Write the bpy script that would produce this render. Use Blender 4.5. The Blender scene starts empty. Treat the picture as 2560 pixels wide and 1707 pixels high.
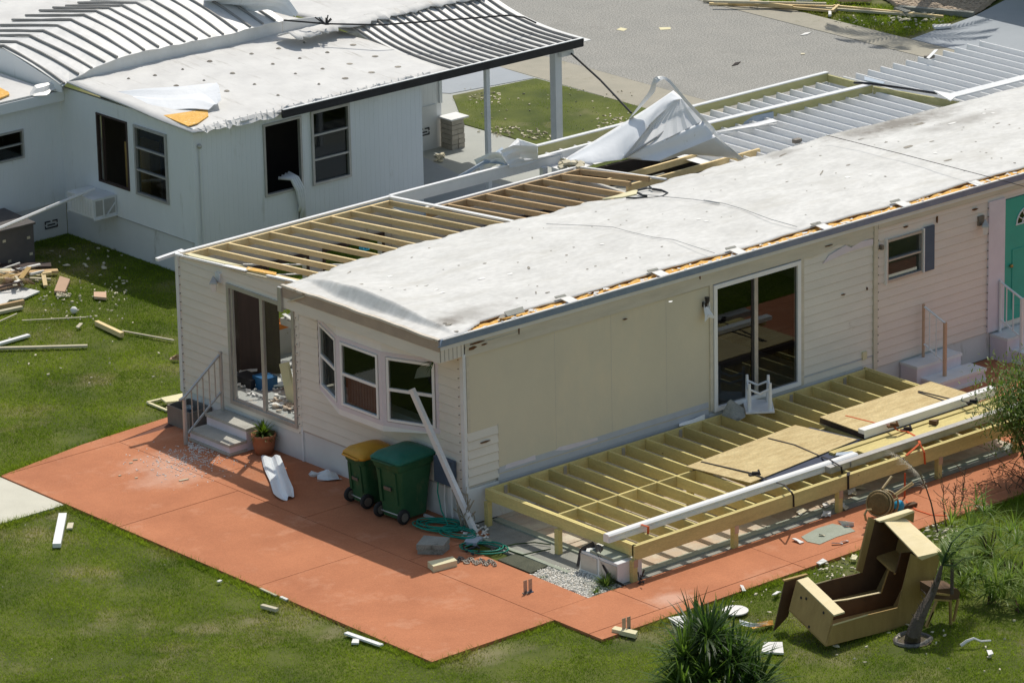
import bpy, bmesh, math, random
import numpy as np
from mathutils import Vector, Matrix
random.seed(7)
S = bpy.context.scene
# ---------------------------------------------------------------- camera
CX, CY = 1280.0, 853.5
FOC = 11520.0
LOC = Vector((-44.320184, -53.307372, 26.062903))
PITCH, ROLL, YAW = 0.319974576, -0.0211504744, 0.865919092
_fw = Vector((math.cos(YAW)*math.cos(PITCH), math.sin(YAW)*math.cos(PITCH), -math.sin(PITCH)))
_rt = Vector((math.sin(YAW), -math.cos(YAW), 0))
_up = _rt.cross(_fw)
RT = math.cos(ROLL)*_rt + math.sin(ROLL)*_up
UP = -math.sin(ROLL)*_rt + math.cos(ROLL)*_up
FW = _fw
cd = bpy.data.cameras.new('camera'); cam = bpy.data.objects.new('camera', cd); S.collection.objects.link(cam)
cd.sensor_width = 36.0; cd.lens = FOC/2560*36.0; cd.clip_end = 3000; cd.clip_start = 1
cam.matrix_world = Matrix(((RT.x, UP.x, -FW.x, LOC.x), (RT.y, UP.y, -FW.y, LOC.y), (RT.z, UP.z, -FW.z, LOC.z), (0, 0, 0, 1)))
S.camera = cam
S.render.resolution_x = 1024; S.render.resolution_y = 682
# ---------------------------------------------------------------- light
SUNV = Vector((0.48, 0.305, 1.0)).normalized()
w = bpy.data.worlds.new('World'); S.world = w; w.use_nodes = True
nt = w.node_tree; bg = nt.nodes['Background']
sky = nt.nodes.new('ShaderNodeTexSky'); sky.sky_type = 'NISHITA'; sky.sun_disc = False
sky.sun_elevation = math.asin(SUNV.z); sky.sun_rotation = math.atan2(SUNV.x, SUNV.y)
sky.air_density = 1.0; sky.dust_density = 1.5
wt = nt.nodes.new('ShaderNodeMix'); wt.data_type = 'RGBA'; wt.blend_type = 'MULTIPLY'; wt.inputs[0].default_value = 1; wt.inputs[7].default_value = (1.0, .93, .79, 1)
nt.links.new(sky.outputs[0], wt.inputs[6]); nt.links.new(wt.outputs[2], bg.inputs[0]); bg.inputs[1].default_value = 0.14
sd = bpy.data.lights.new('sun', 'SUN'); sd.energy = 3.15; sd.angle = math.radians(0.5); sd.color = (1.0, 0.95, 0.86)
so = bpy.data.objects.new('sun', sd); S.collection.objects.link(so)
so.rotation_euler = SUNV.to_track_quat('Z', 'Y').to_euler(); so.location = (0, 0, 40)
S.view_settings.view_transform = 'Standard'; S.view_settings.look = 'None'
S.view_settings.exposure = 0.1; S.view_settings.gamma = 1.0
S.render.engine = 'CYCLES'
S.cycles.max_bounces = 6; S.cycles.diffuse_bounces = 4; S.cycles.transparent_max_bounces = 6

# ---------------------------------------------------------------- survey helpers: a pixel of a 2560-wide view on a known plane
ZN = {1:(0,0,2.735),2:(850,0,2.735),3:(1700,0,2.735),4:(0,567,2.735),5:(850,567,2.735),6:(1700,567,2.735),7:(0,1134,2.735),8:(850,1134,2.735),9:(1700,1134,2.735),
 'A':(400,640,2.94),'B':(340,860,5.873),'C':(840,1060,5.873),'D':(1100,1160,5.873),'E':(1450,1200,5.873),'H':(1350,170,4.273),'K':(1900,1250,4.273),'L':(0,470,4.704),
 'W':(500,700,4.357),'N':(2300,900,3.485),'Q':(1600,1450,3.92),'R':(400,480,4.704),'T':(900,380,5.227),'U':(2050,1050,4.612),'S':(1200,370,3.92),'V':(0,0,0.91875),0:(0,0,1)}
def ray(k, x, y):
    a = ZN[k]; x = a[0]+x/a[2]; y = a[1]+y/a[2]
    return FW + RT*((x-CX)/FOC) - UP*((y-CY)/FOC)
def G(k, x, y, z=0.0): d = ray(k, x, y); return LOC + d*((z-LOC.z)/d.z)
def OX(k, x, y, X=0.0): d = ray(k, x, y); return LOC + d*((X-LOC.x)/d.x)
def OY(k, x, y, Y=0.0): d = ray(k, x, y); return LOC + d*((Y-LOC.y)/d.y)
def PJ(p):
    v = Vector(p)-LOC; k = v.dot(FW); return (CX+FOC*v.dot(RT)/k, CY-FOC*v.dot(UP)/k)
V = Vector

# ---------------------------------------------------------------- materials
def mat(name, c1, c2=None, scale=4.0, rough=0.75, metal=0.0, bump=0.0, bscale=60.0, fine=0.0, stretch=(1, 1, 1), c3=None, s3=(0.62, 0.7), sc3=1.5, spec=0.3, st3=(1,1,1), detail=6.0):
    m = bpy.data.materials.new(name); m.use_nodes = True; t = m.node_tree; N = t.nodes; L = t.links
    b = N['Principled BSDF']; b.inputs['Roughness'].default_value = rough; b.inputs['Metallic'].default_value = metal
    b.inputs['Specular IOR Level'].default_value = spec
    if c2 is None: c2 = tuple(x*0.82 for x in c1)
    tc = N.new('ShaderNodeTexCoord'); mp = N.new('ShaderNodeMapping'); mp.inputs['Scale'].default_value = stretch
    L.new(tc.outputs['Object'], mp.inputs[0])
    n = N.new('ShaderNodeTexNoise'); n.inputs['Scale'].default_value = scale; n.inputs['Detail'].default_value = detail; n.inputs['Roughness'].default_value = 0.65
    L.new(mp.outputs[0], n.inputs['Vector'])
    r = N.new('ShaderNodeValToRGB'); r.color_ramp.elements[0].position = 0.32; r.color_ramp.elements[1].position = 0.68
    r.color_ramp.elements[0].color = (*c1, 1); r.color_ramp.elements[1].color = (*c2, 1)
    L.new(n.outputs['Fac'], r.inputs[0]); col = r.outputs[0]
    if fine:
        n2 = N.new('ShaderNodeTexNoise'); n2.inputs['Scale'].default_value = bscale; n2.inputs['Detail'].default_value = 3; L.new(mp.outputs[0], n2.inputs['Vector'])
        r2 = N.new('ShaderNodeValToRGB'); a = 1-fine
        r2.color_ramp.elements[0].position = 0.35; r2.color_ramp.elements[1].position = 0.65
        r2.color_ramp.elements[0].color = (a, a, a, 1); r2.color_ramp.elements[1].color = (1+fine*.4, 1+fine*.4, 1+fine*.4, 1)
        L.new(n2.outputs['Fac'], r2.inputs[0])
        mx = N.new('ShaderNodeMix'); mx.data_type = 'RGBA'; mx.blend_type = 'MULTIPLY'; mx.inputs[0].default_value = 1
        L.new(col, mx.inputs[6]); L.new(r2.outputs[0], mx.inputs[7]); col = mx.outputs[2]
    if c3 is not None:
        mp3 = N.new('ShaderNodeMapping'); mp3.inputs['Scale'].default_value = st3; mp3.inputs['Location'].default_value = (3.3, 1.7, 5.1); L.new(tc.outputs['Object'], mp3.inputs[0])
        n3 = N.new('ShaderNodeTexNoise'); n3.inputs['Scale'].default_value = sc3; n3.inputs['Detail'].default_value = 8; n3.inputs['Roughness'].default_value = 0.7; L.new(mp3.outputs[0], n3.inputs['Vector'])
        r3 = N.new('ShaderNodeValToRGB'); r3.color_ramp.elements[0].position = s3[0]; r3.color_ramp.elements[1].position = s3[1]
        r3.color_ramp.elements[0].color = (0, 0, 0, 1); r3.color_ramp.elements[1].color = (1, 1, 1, 1); L.new(n3.outputs['Fac'], r3.inputs[0])
        mx = N.new('ShaderNodeMix'); mx.data_type = 'RGBA'; L.new(r3.outputs[0], mx.inputs[0]); L.new(col, mx.inputs[6]); mx.inputs[7].default_value = (*c3, 1); col = mx.outputs[2]
    L.new(col, b.inputs['Base Color'])
    if bump:
        nb = N.new('ShaderNodeTexNoise'); nb.inputs['Scale'].default_value = bscale; nb.inputs['Detail'].default_value = 4; L.new(mp.outputs[0], nb.inputs['Vector'])
        bp = N.new('ShaderNodeBump'); bp.inputs['Strength'].default_value = min(1, bump); bp.inputs['Distance'].default_value = 0.02*max(1, bump)
        L.new(nb.outputs['Fac'], bp.inputs['Height']); L.new(bp.outputs[0], b.inputs['Normal'])
    return m
def glass(name, tint, alpha, rough=0.03, gl=.6):
    m = bpy.data.materials.new(name); m.use_nodes = True; t = m.node_tree; N = t.nodes; L = t.links
    for n in list(N): N.remove(n)
    o = N.new('ShaderNodeOutputMaterial'); g = N.new('ShaderNodeBsdfGlossy'); g.inputs['Roughness'].default_value = rough; g.inputs['Color'].default_value = (gl*.85, gl*.95, gl, 1)
    tr = N.new('ShaderNodeBsdfTransparent'); tr.inputs[0].default_value = (*tint, 1)
    fr = N.new('ShaderNodeFresnel'); fr.inputs[0].default_value = 1.5
    ge = N.new('ShaderNodeNewGeometry'); io = N.new('ShaderNodeMapRange'); io.inputs[3].default_value = 1.5; io.inputs[4].default_value = 1/1.5
    L.new(ge.outputs['Backfacing'], io.inputs[0]); L.new(io.outputs[0], fr.inputs[0])
    ad = N.new('ShaderNodeMath'); ad.operation = 'ADD'; ad.inputs[1].default_value = alpha; L.new(fr.outputs[0], ad.inputs[0])
    mx = N.new('ShaderNodeMixShader'); L.new(ad.outputs[0], mx.inputs[0]); L.new(tr.outputs[0], mx.inputs[1]); L.new(g.outputs[0], mx.inputs[2]); L.new(mx.outputs[0], o.inputs[0])
    return m
M = {}
M['lap'] = mat('vinyl_siding', (.77, .73, .645), (.70, .665, .59), 1.2, .6, bump=.15, bscale=25, stretch=(1, 1, 3), c3=(.48, .42, .33), s3=(.66, .8), sc3=2.2)
M['lowlap'] = mat('cool_grey_siding', (.50, .52, .55), (.44, .46, .49), 3, .5)
M['shadejoint'] = mat('shadow_joint_line', (.54, .50, .43), (.64, .60, .53), 3, .8, stretch=(1, 1, 9))  # painted shade under the siding laps; also colours the real panel joints
M['pinklap'] = mat('pink_siding', (.77, .69, .61), (.71, .63, .56), 1.2, .6, bump=.15, bscale=25, stretch=(1, 1, 3), c3=(.5, .42, .34), s3=(.66, .8), sc3=2.2)
M['panel'] = mat('bare_backer_panel', (.68, .62, .47), (.62, .57, .44), .7, .8, bump=.1, bscale=18, c3=(.70, .62, .46), s3=(.5, .7), sc3=1.1, st3=(1, 1, .5))
M['band'] = mat('weathered_trim_board', (.68, .62, .50), (.57, .52, .41), 2.5, .75, bump=.2, bscale=30, stretch=(.5, 1, 3), c3=(.16, .13, .08), s3=(.72, .76), sc3=4)
M['roof'] = mat('white_roof_membrane', (.67, .665, .64), (.54, .535, .51), 1.7, .6, bump=.14, bscale=9, fine=.08, stretch=(.8, 1.3, 1), c3=(.48, .465, .42), s3=(.52, .78), sc3=1.5, st3=(.45, 1.9, 1), spec=.4)
M['roofstain'] = mat('sooty_stain', (.20, .18, .15), (.42, .39, .33), 8, .8, fine=.3)
M['membrane_patch'] = mat('bright_patch', (.83, .82, .79), (.78, .77, .73), 9, .6, bump=.3, bscale=40)
M['fascia'] = mat('tan_fascia', (.46, .37, .29), (.38, .31, .25), 3, .6, c3=(.62, .56, .46), s3=(.6, .7), sc3=6, st3=(1, .6, 4))
M['capmetal'] = mat('aged_drip_metal', (.68, .62, .52), (.56, .49, .40), 6, .5, c3=(.34, .24, .15), s3=(.6, .68), sc3=7)
M['gutter'] = mat('blue_grey_gutter', (.16, .25, .42), (.21, .31, .48), 5, .4, metal=.2, c3=(.55, .57, .58), s3=(.66, .72), sc3=5)
M['white'] = mat('white_painted_metal', (.76, .77, .77), (.68, .69, .69), 3, .45, bump=.1, bscale=20, c3=(.5, .48, .42), s3=(.68, .78), sc3=3)
M['whitebright'] = mat('bright_white_vinyl', (.83, .83, .82), (.79, .79, .78), 5, .4)
M['lilac'] = mat('lilac_white_paint', (.72, .67, .72), (.66, .61, .66), 4, .5)
M['sheetmetal'] = mat('torn_white_sheet_metal', (.84, .86, .88), (.78, .80, .82), 2.2, .38, metal=.0, bump=.25, bscale=9, c3=(.50, .48, .42), s3=(.62, .72), sc3=3)
M['alu'] = mat('aluminium_frame', (.50, .49, .47), (.42, .41, .39), 6, .4, metal=.4)
M['darkalu'] = mat('bronze_aluminium', (.16, .14, .12), (.22, .20, .17), 6, .5, metal=.3)
M['insul'] = mat('yellow_insulation', (.82, .50, .15), (.74, .42, .11), 6, .95, bump=.6, bscale=30, fine=.15, c3=(.80, .72, .5), s3=(.58, .66), sc3=10)
M['torn'] = mat('torn_brown_edge', (.20, .10, .04), (.12, .06, .03), 12, .95, bump=1, bscale=40)
M['rafter'] = mat('new_pine_lumber', (.82, .65, .36), (.72, .54, .27), 3, .7, bump=.2, bscale=30, stretch=(4, .6, 4), c3=(.30, .18, .08), s3=(.76, .79), sc3=5, fine=.08)
M['rafter2'] = mat('old_pine_lumber', (.68, .48, .26), (.56, .38, .20), 3, .75, bump=.2, bscale=30, stretch=(4, .6, 4), c3=(.25, .14, .07), s3=(.74, .78), sc3=5, fine=.1)
M['treated'] = mat('treated_yellow_lumber', (.70, .59, .24), (.57, .475, .19), 2.2, .75, bump=.25, bscale=26, stretch=(3, .7, 4), c3=(.20, .14, .05), s3=(.685, .71), sc3=6, fine=.12)
M['treatedx'] = mat('treated_yellow_beam', (.72, .60, .25), (.58, .48, .195), 2.2, .75, bump=.25, bscale=26, stretch=(.7, 3, 4), c3=(.20, .14, .05), s3=(.685, .71), sc3=6, fine=.12)
M['ply'] = mat('plywood_sheet', (.68, .55, .29), (.50, .37, .17), 2.4, .7, bump=.3, bscale=20, stretch=(1, 4, 4), c3=(.36, .25, .11), s3=(.60, .68), sc3=3, st3=(1, 4, 3), fine=.2)
M['olive'] = mat('olive_carport_timber', (.40, .38, .16), (.48, .45, .24), 3, .7, stretch=(.6, 3, 3))
M['terra'] = mat('terracotta_painted_concrete', (.515, .20, .095), (.405, .150, .070), .75, .85, bump=.15, bscale=45, fine=.10, c3=(.575, .285, .17), s3=(.54, .80), sc3=1.3, st3=(1, 1, 1))
M['joint'] = mat('dark_joint', (.16, .07, .045), (.12, .055, .04), 6, .9)
M['concrete'] = mat('pale_concrete_walk', (.62, .60, .50), (.55, .53, .44), 2, .85, fine=.08)
M['slab'] = mat('grey_concrete', (.34, .34, .30), (.26, .26, .23), 3, .9, bump=.3, fine=.15, c3=(.12, .12, .10), s3=(.6, .7), sc3=3)
M['slabgreen'] = mat('grey_green_slab', (.30, .33, .26), (.36, .39, .32), 4, .9, fine=.12)
M['dslab'] = mat('dark_mossy_slab', (.075, .08, .055), (.11, .115, .08), 5, .9, bump=.4, fine=.3)
M['tile'] = mat('peach_paver', (.56, .40, .27), (.50, .46, .38), 1.7, .85, fine=.1, c3=(.60, .54, .42), s3=(.5, .6), sc3=1.9)
M['asphalt'] = mat('weathered_asphalt', (.325, .32, .295), (.365, .355, .325), 1.2, .95, bump=.5, bscale=30, fine=.42, c3=(.24, .235, .215), s3=(.58, .75), sc3=.9)
M['gutterconc'] = mat('street_gutter_concrete', (.34, .32, .26), (.40, .37, .30), 1.5, .9, fine=.15, c3=(.27, .25, .18), s3=(.6, .72), sc3=2)
M['bluepave'] = mat('grey_blue_painted_drive', (.36, .39, .42), (.32, .35, .38), .8, .75, fine=.05, c3=(.27, .29, .32), s3=(.62, .8), sc3=2)
M['greydrive'] = mat('grey_painted_drive', (.42, .43, .40), (.37, .385, .36), .9, .8, fine=.05)
M['nwall'] = mat('neighbour_white_metal', (.80, .82, .83), (.74, .76, .77), .8, .55, stretch=(1, 1, .4), c3=(.50, .50, .44), s3=(.62, .78), sc3=1.6, st3=(2, 2, .3))
M['nskirt'] = mat('neighbour_skirting', (.70, .71, .70), (.62, .63, .62), .8, .6, c3=(.35, .33, .28), s3=(.6, .75), sc3=1.8, st3=(1.5, 1.5, .5))
M['nroof'] = mat('neighbour_coated_roof', (.66, .655, .635), (.55, .545, .53), 1.6, .6, bump=.15, bscale=10, c3=(.38, .365, .33), s3=(.57, .74), sc3=1.6, st3=(3.5, .45, 1))
M['nmetal'] = mat('neighbour_standing_seam', (.74, .74, .73), (.64, .64, .62), 2, .45, metal=.1, bump=.2, bscale=10, c3=(.48, .47, .44), s3=(.6, .72), sc3=2.2, st3=(1, .6, 1))
M['seam'] = mat('weathered_seam', (.25, .24, .225), (.33, .32, .30), 5, .6, stretch=(1, .3, 1))
M['black'] = mat('black_metal', (.022, .022, .025), (.035, .035, .04), 5, .35)
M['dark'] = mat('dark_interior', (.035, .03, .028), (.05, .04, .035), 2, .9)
M['paneling'] = mat('brown_wood_panelling', (.075, .05, .045), (.055, .04, .035), 2, .6, stretch=(8, 8, .5))
M['floor'] = mat('interior_floor', (.40, .41, .40), (.30, .32, .31), 1.5, .7, c3=(.5, .45, .38), s3=(.58, .62), sc3=4)
M['drywall'] = mat('drywall', (.62, .60, .55), (.54, .52, .47), 2, .9, c3=(.38, .31, .2), s3=(.62, .7), sc3=3)
M['greenhouse'] = mat('green_cabinet_paint', (.06, .085, .04), (.045, .06, .03), 2, .6)
M['teal'] = mat('teal_door_paint', (.05, .40, .31), (.045, .36, .28), 2, .45)
M['shutter'] = mat('slate_blue_shutter', (.07, .10, .15), (.085, .12, .17), 4, .5)
M['brass'] = mat('aged_brass', (.45, .30, .10), (.35, .22, .08), 10, .3, metal=.9)
M['glass'] = glass('dark_window_glass', (.50, .53, .50), .02)
M['gdark'] = glass('smoked_door_glass', (.38, .38, .36), .05, .01)
M['clear'] = glass('clear_door_glass', (.93, .95, .94), .0)
M['binG'] = mat('green_bin_plastic', (.018, .085, .035), (.03, .105, .045), 3, .55, c3=(.085, .12, .055), s3=(.55, .68), sc3=3.2, st3=(1, 1, .5), fine=.12)
M['binLid'] = mat('teal_green_lid', (.012, .12, .08), (.025, .15, .105), 4, .5, c3=(.07, .16, .12), s3=(.6, .7), sc3=5)
M['yellow'] = mat('yellow_lid', (.62, .33, .035), (.54, .27, .03), 3, .45)
M['rubber'] = mat('black_rubber', (.02, .02, .02), (.035, .035, .035), 8, .8)
M['hose'] = mat('green_garden_hose', (.01, .22, .15), (.015, .27, .19), 9, .4)
M['pot'] = mat('terracotta_pot', (.38, .15, .075), (.31, .12, .06), 6, .8)
M['leaf'] = mat('strap_leaf', (.07, .135, .022), (.12, .19, .04), 1.5, .5)
M['sedge'] = mat('sedge_leaf', (.13, .21, .04), (.20, .28, .07), 1.5, .45); M['sedge2'] = mat('sedge_leaf_yellow', (.22, .29, .06), (.16, .24, .05), 2, .45)
M['leafdark'] = mat('dark_leaf', (.028, .065, .016), (.05, .095, .025), 3, .45)
M['leaflime'] = mat('lime_leaf', (.14, .22, .02), (.10, .17, .02), 4, .5)
M['leafb'] = mat('bush_leaf', (.09, .15, .03), (.15, .21, .055), 4, .45)
M['dead'] = mat('dead_grey_frond', (.28, .25, .19), (.38, .35, .28), 8, .9)
M['bark'] = mat('grey_brown_bark', (.13, .105, .08), (.09, .07, .055), 9, .9, bump=1, bscale=30)
M['twig'] = mat('brown_twig', (.12, .075, .045), (.17, .11, .07), 9, .9)
M['cream'] = mat('cream_board', (.72, .66, .42), (.66, .60, .38), 5, .7)
M['tan'] = mat('tan_panel', (.62, .42, .29), (.56, .38, .26), 2, .8)
M['woodold'] = mat('varnished_pine', (.46, .31, .11), (.36, .235, .08), 2.4, .6, stretch=(3, 3, .7), c3=(.12, .07, .03), s3=(.74, .77), sc3=6, fine=.1)
M['woodtop'] = mat('pale_pine_board', (.80, .68, .42), (.72, .60, .34), 3, .6, stretch=(1, 3, 3), fine=.06)
M['woodin'] = mat('red_brown_interior', (.13, .07, .033), (.085, .045, .022), 3, .7)
M['wicker'] = mat('woven_brown_seat', (.24, .16, .06), (.17, .11, .04), 12, .7, bump=1, bscale=60)
M['bamboo'] = mat('bent_rattan_tube', (.36, .27, .13), (.26, .19, .085), 7, .45)
M['red'] = mat('orange_strap_webbing', (.60, .12, .035), (.5, .09, .03), 9, .8)
M['strap'] = mat('black_strap_webbing', (.025, .022, .022), (.04, .035, .035), 9, .8)
M['gravel'] = mat('white_pebbles', (.84, .81, .74), (.70, .67, .60), 14, .9, detail=2)
M['rgravel'] = mat('river_gravel', (.50, .40, .30), (.34, .27, .20), 14, .9, detail=2)
M['soil'] = mat('sandy_bare_soil', (.28, .235, .17), (.20, .165, .115), 5, .95, bump=.6, bscale=40, fine=.3)
M['blue'] = mat('blue_plastic', (.02, .10, .24), (.03, .13, .28), 5, .4)
M['cyan'] = mat('cyan_plastic', (.02, .30, .50), (.03, .34, .55), 5, .4)
M['bluegrey'] = mat('blue_grey_plastic', (.35, .42, .50), (.42, .48, .55), 6, .5)
M['ringstone'] = mat('weathered_ring', (.22, .21, .19), (.10, .095, .085), 7, .9, fine=.2)
M['shed'] = mat('dark_grey_box', (.10, .095, .095), (.13, .12, .115), 3, .8, c3=(.25, .23, .2), s3=(.7, .73), sc3=5)
M['planter'] = mat('taupe_planter', (.22, .195, .17), (.18, .16, .14), 5, .8)
M['brick'] = mat('buff_brick', (.40, .36, .30), (.52, .47, .40), 6, .9, bump=.5)
M['wire'] = mat('black_cable', (.02, .02, .02), (.03, .03, .03), 5, .6)
M['foam'] = mat('pale_debris', (.66, .61, .46), (.56, .50, .36), 8, .9)
M['styro'] = mat('white_debris', (.78, .77, .74), (.70, .69, .66), 8, .8)
M['navy'] = mat('navy_tarp', (.025, .035, .07), (.035, .05, .09), 4, .6)
M['orange'] = mat('orange_cloth', (.75, .22, .03), (.65, .18, .03), 5, .8)
M['hand'] = mat('beige_cloth', (.58, .48, .38), (.50, .41, .32), 6, .9)

# grass materials: base sheet and blades, coloured by where they stand (patches of lush, dry and bare)
def grassmat(name, blades):
    m = bpy.data.materials.new(name); m.use_nodes = True; t = m.node_tree; N = t.nodes; L = t.links
    b = N['Principled BSDF']; b.inputs['Roughness'].default_value = .7; b.inputs['Specular IOR Level'].default_value = .12
    g = N.new('ShaderNodeNewGeometry')
    def noise(sc, det, lo, hi, ca, cb, loc=0):
        mp = N.new('ShaderNodeMapping'); mp.inputs['Location'].default_value = (loc, loc, 0); L.new(g.outputs['Position'], mp.inputs[0])
        n = N.new('ShaderNodeTexNoise'); n.inputs['Scale'].default_value = sc; n.inputs['Detail'].default_value = det; n.inputs['Roughness'].default_value = .6; L.new(mp.outputs[0], n.inputs['Vector'])
        r = N.new('ShaderNodeValToRGB'); r.color_ramp.elements[0].position = lo; r.color_ramp.elements[1].position = hi
        r.color_ramp.elements[0].color = (*ca, 1); r.color_ramp.elements[1].color = (*cb, 1); L.new(n.outputs['Fac'], r.inputs[0]); return r.outputs[0]
    if blades:
        base = noise(.55, 5, .35, .68, (.105, .172, .016), (.27, .345, .038))
        dry = (.33, .27, .12)
    else:
        base = noise(.8, 6, .35, .65, (.055, .075, .012), (.115, .135, .022)); dry = (.30, .25, .16)
    f = noise(.45, 9, .53, .74, (0, 0, 0), (.9, .9, .9), 11.3)
    mx = N.new('ShaderNodeMix'); mx.data_type = 'RGBA'; L.new(f, mx.inputs[0]); L.new(base, mx.inputs[6]); mx.inputs[7].default_value = (*dry, 1); col = mx.outputs[2]
    if blades:
        f2 = noise(16, 4, .3, .7, (.60, .62, .6), (1.45, 1.4, 1.35), 3.1)
        mm = N.new('ShaderNodeMix'); mm.data_type = 'RGBA'; mm.blend_type = 'MULTIPLY'; mm.inputs[0].default_value = 1; L.new(col, mm.inputs[6]); L.new(f2, mm.inputs[7]); col = mm.outputs[2]
    L.new(col, b.inputs['Base Color'])
    return m
M['lawn'] = grassmat('lawn_soil', False); M['blade'] = grassmat('grass_blades', True)

def translucent(m, f=.45, gain=1.5):
    t = m.node_tree; N = t.nodes; L = t.links; b = N['Principled BSDF']; out = [n for n in N if n.type == 'OUTPUT_MATERIAL'][0]
    tr = N.new('ShaderNodeBsdfTranslucent'); mx = N.new('ShaderNodeMixShader'); mx.inputs[0].default_value = f
    g = N.new('ShaderNodeMix'); g.data_type = 'RGBA'; g.blend_type = 'MULTIPLY'; g.inputs[0].default_value = 1; g.inputs[7].default_value = (gain, gain*1.05, gain*.6, 1)
    src = b.inputs['Base Color'].links[0].from_socket; L.new(src, g.inputs[6]); L.new(g.outputs[2], tr.inputs[0])
    L.new(b.outputs[0], mx.inputs[1]); L.new(tr.outputs[0], mx.inputs[2]); L.new(mx.outputs[0], out.inputs[0])
for k_ in ('sedge', 'sedge2', 'blade', 'leaf', 'leafdark', 'leafb', 'leaflime'): translucent(M[k_])
def stain(m, spots, colr):
    t = m.node_tree; N = t.nodes; L = t.links; b = N['Principled BSDF']; g = N.new('ShaderNodeNewGeometry')
    nz_ = N.new('ShaderNodeTexNoise'); nz_.inputs['Scale'].default_value = 2.6; nz_.inputs['Detail'].default_value = 7; nz_.inputs['Roughness'].default_value = .7; L.new(g.outputs['Position'], nz_.inputs['Vector'])
    for (cx_, cy_, rx, ry, st) in spots:
        mp = N.new('ShaderNodeMapping'); mp.vector_type = 'POINT'; mp.inputs['Location'].default_value = (-cx_/rx, -cy_/ry, 0); mp.inputs['Scale'].default_value = (1/rx, 1/ry, 0); L.new(g.outputs['Position'], mp.inputs[0])
        ln = N.new('ShaderNodeVectorMath'); ln.operation = 'LENGTH'; L.new(mp.outputs[0], ln.inputs[0])
        ad = N.new('ShaderNodeMath'); ad.operation = 'MULTIPLY_ADD'; L.new(nz_.outputs['Fac'], ad.inputs[0]); ad.inputs[1].default_value = 1.9; L.new(ln.outputs['Value'], ad.inputs[2])
        mr = N.new('ShaderNodeMapRange'); mr.inputs[1].default_value = 2.0; mr.inputs[2].default_value = 1.15; mr.inputs[3].default_value = 0; mr.inputs[4].default_value = st; L.new(ad.outputs[0], mr.inputs[0])
        mx = N.new('ShaderNodeMix'); mx.data_type = 'RGBA'; L.new(mr.outputs[0], mx.inputs[0]); L.new(b.inputs['Base Color'].links[0].from_socket, mx.inputs[6]); mx.inputs[7].default_value = (*colr, 1); L.new(mx.outputs[2], b.inputs['Base Color'])
_p = [G(3, 1480, 840, 3.3), G(5, 900, 600, 3.3), G(5, 760, 650, 3.3), G(3, 700, 1040, 3.3), G(3, 1950, 830, 3.3)]
stain(M['roof'], [(_p[0].x, _p[0].y, 1.9, .55, .9), (_p[1].x, _p[1].y, .9, .4, .5), (_p[2].x, _p[2].y, .3, .2, .8), (_p[3].x, _p[3].y, .7, .25, .5), (_p[4].x, _p[4].y, 1.2, .35, .5)], (.17, .15, .125))
_p = [G(7, 1170, 150, 0), G(7, 1080, 60, 0), G(2, 1560, 1500, 0)]
stain(M['terra'], [(_p[0].x, _p[0].y, .9, .6, .35), (_p[1].x, _p[1].y, .8, .5, .3), (.2, -4.6, .5, .3, .4)], (.72, .52, .42))
def vary(m, lo=.78, hi=1.12):
    t = m.node_tree; N = t.nodes; L = t.links; b = N['Principled BSDF']; oi = N.new('ShaderNodeObjectInfo'); mr = N.new('ShaderNodeMapRange'); mr.inputs[3].default_value = lo; mr.inputs[4].default_value = hi
    L.new(oi.outputs['Random'], mr.inputs[0]); mx = N.new('ShaderNodeMix'); mx.data_type = 'RGBA'; mx.blend_type = 'MULTIPLY'; mx.inputs[0].default_value = 1
    L.new(b.inputs['Base Color'].links[0].from_socket, mx.inputs[6]); L.new(mr.outputs[0], mx.inputs[7]); L.new(mx.outputs[2], b.inputs['Base Color'])
for k_ in ('rafter', 'rafter2', 'treated', 'treatedx', 'ply', 'foam', 'tan', 'woodold', 'terra'): vary(M[k_], *((.97, 1.03) if k_ == 'terra' else (.8, 1.1)))
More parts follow.
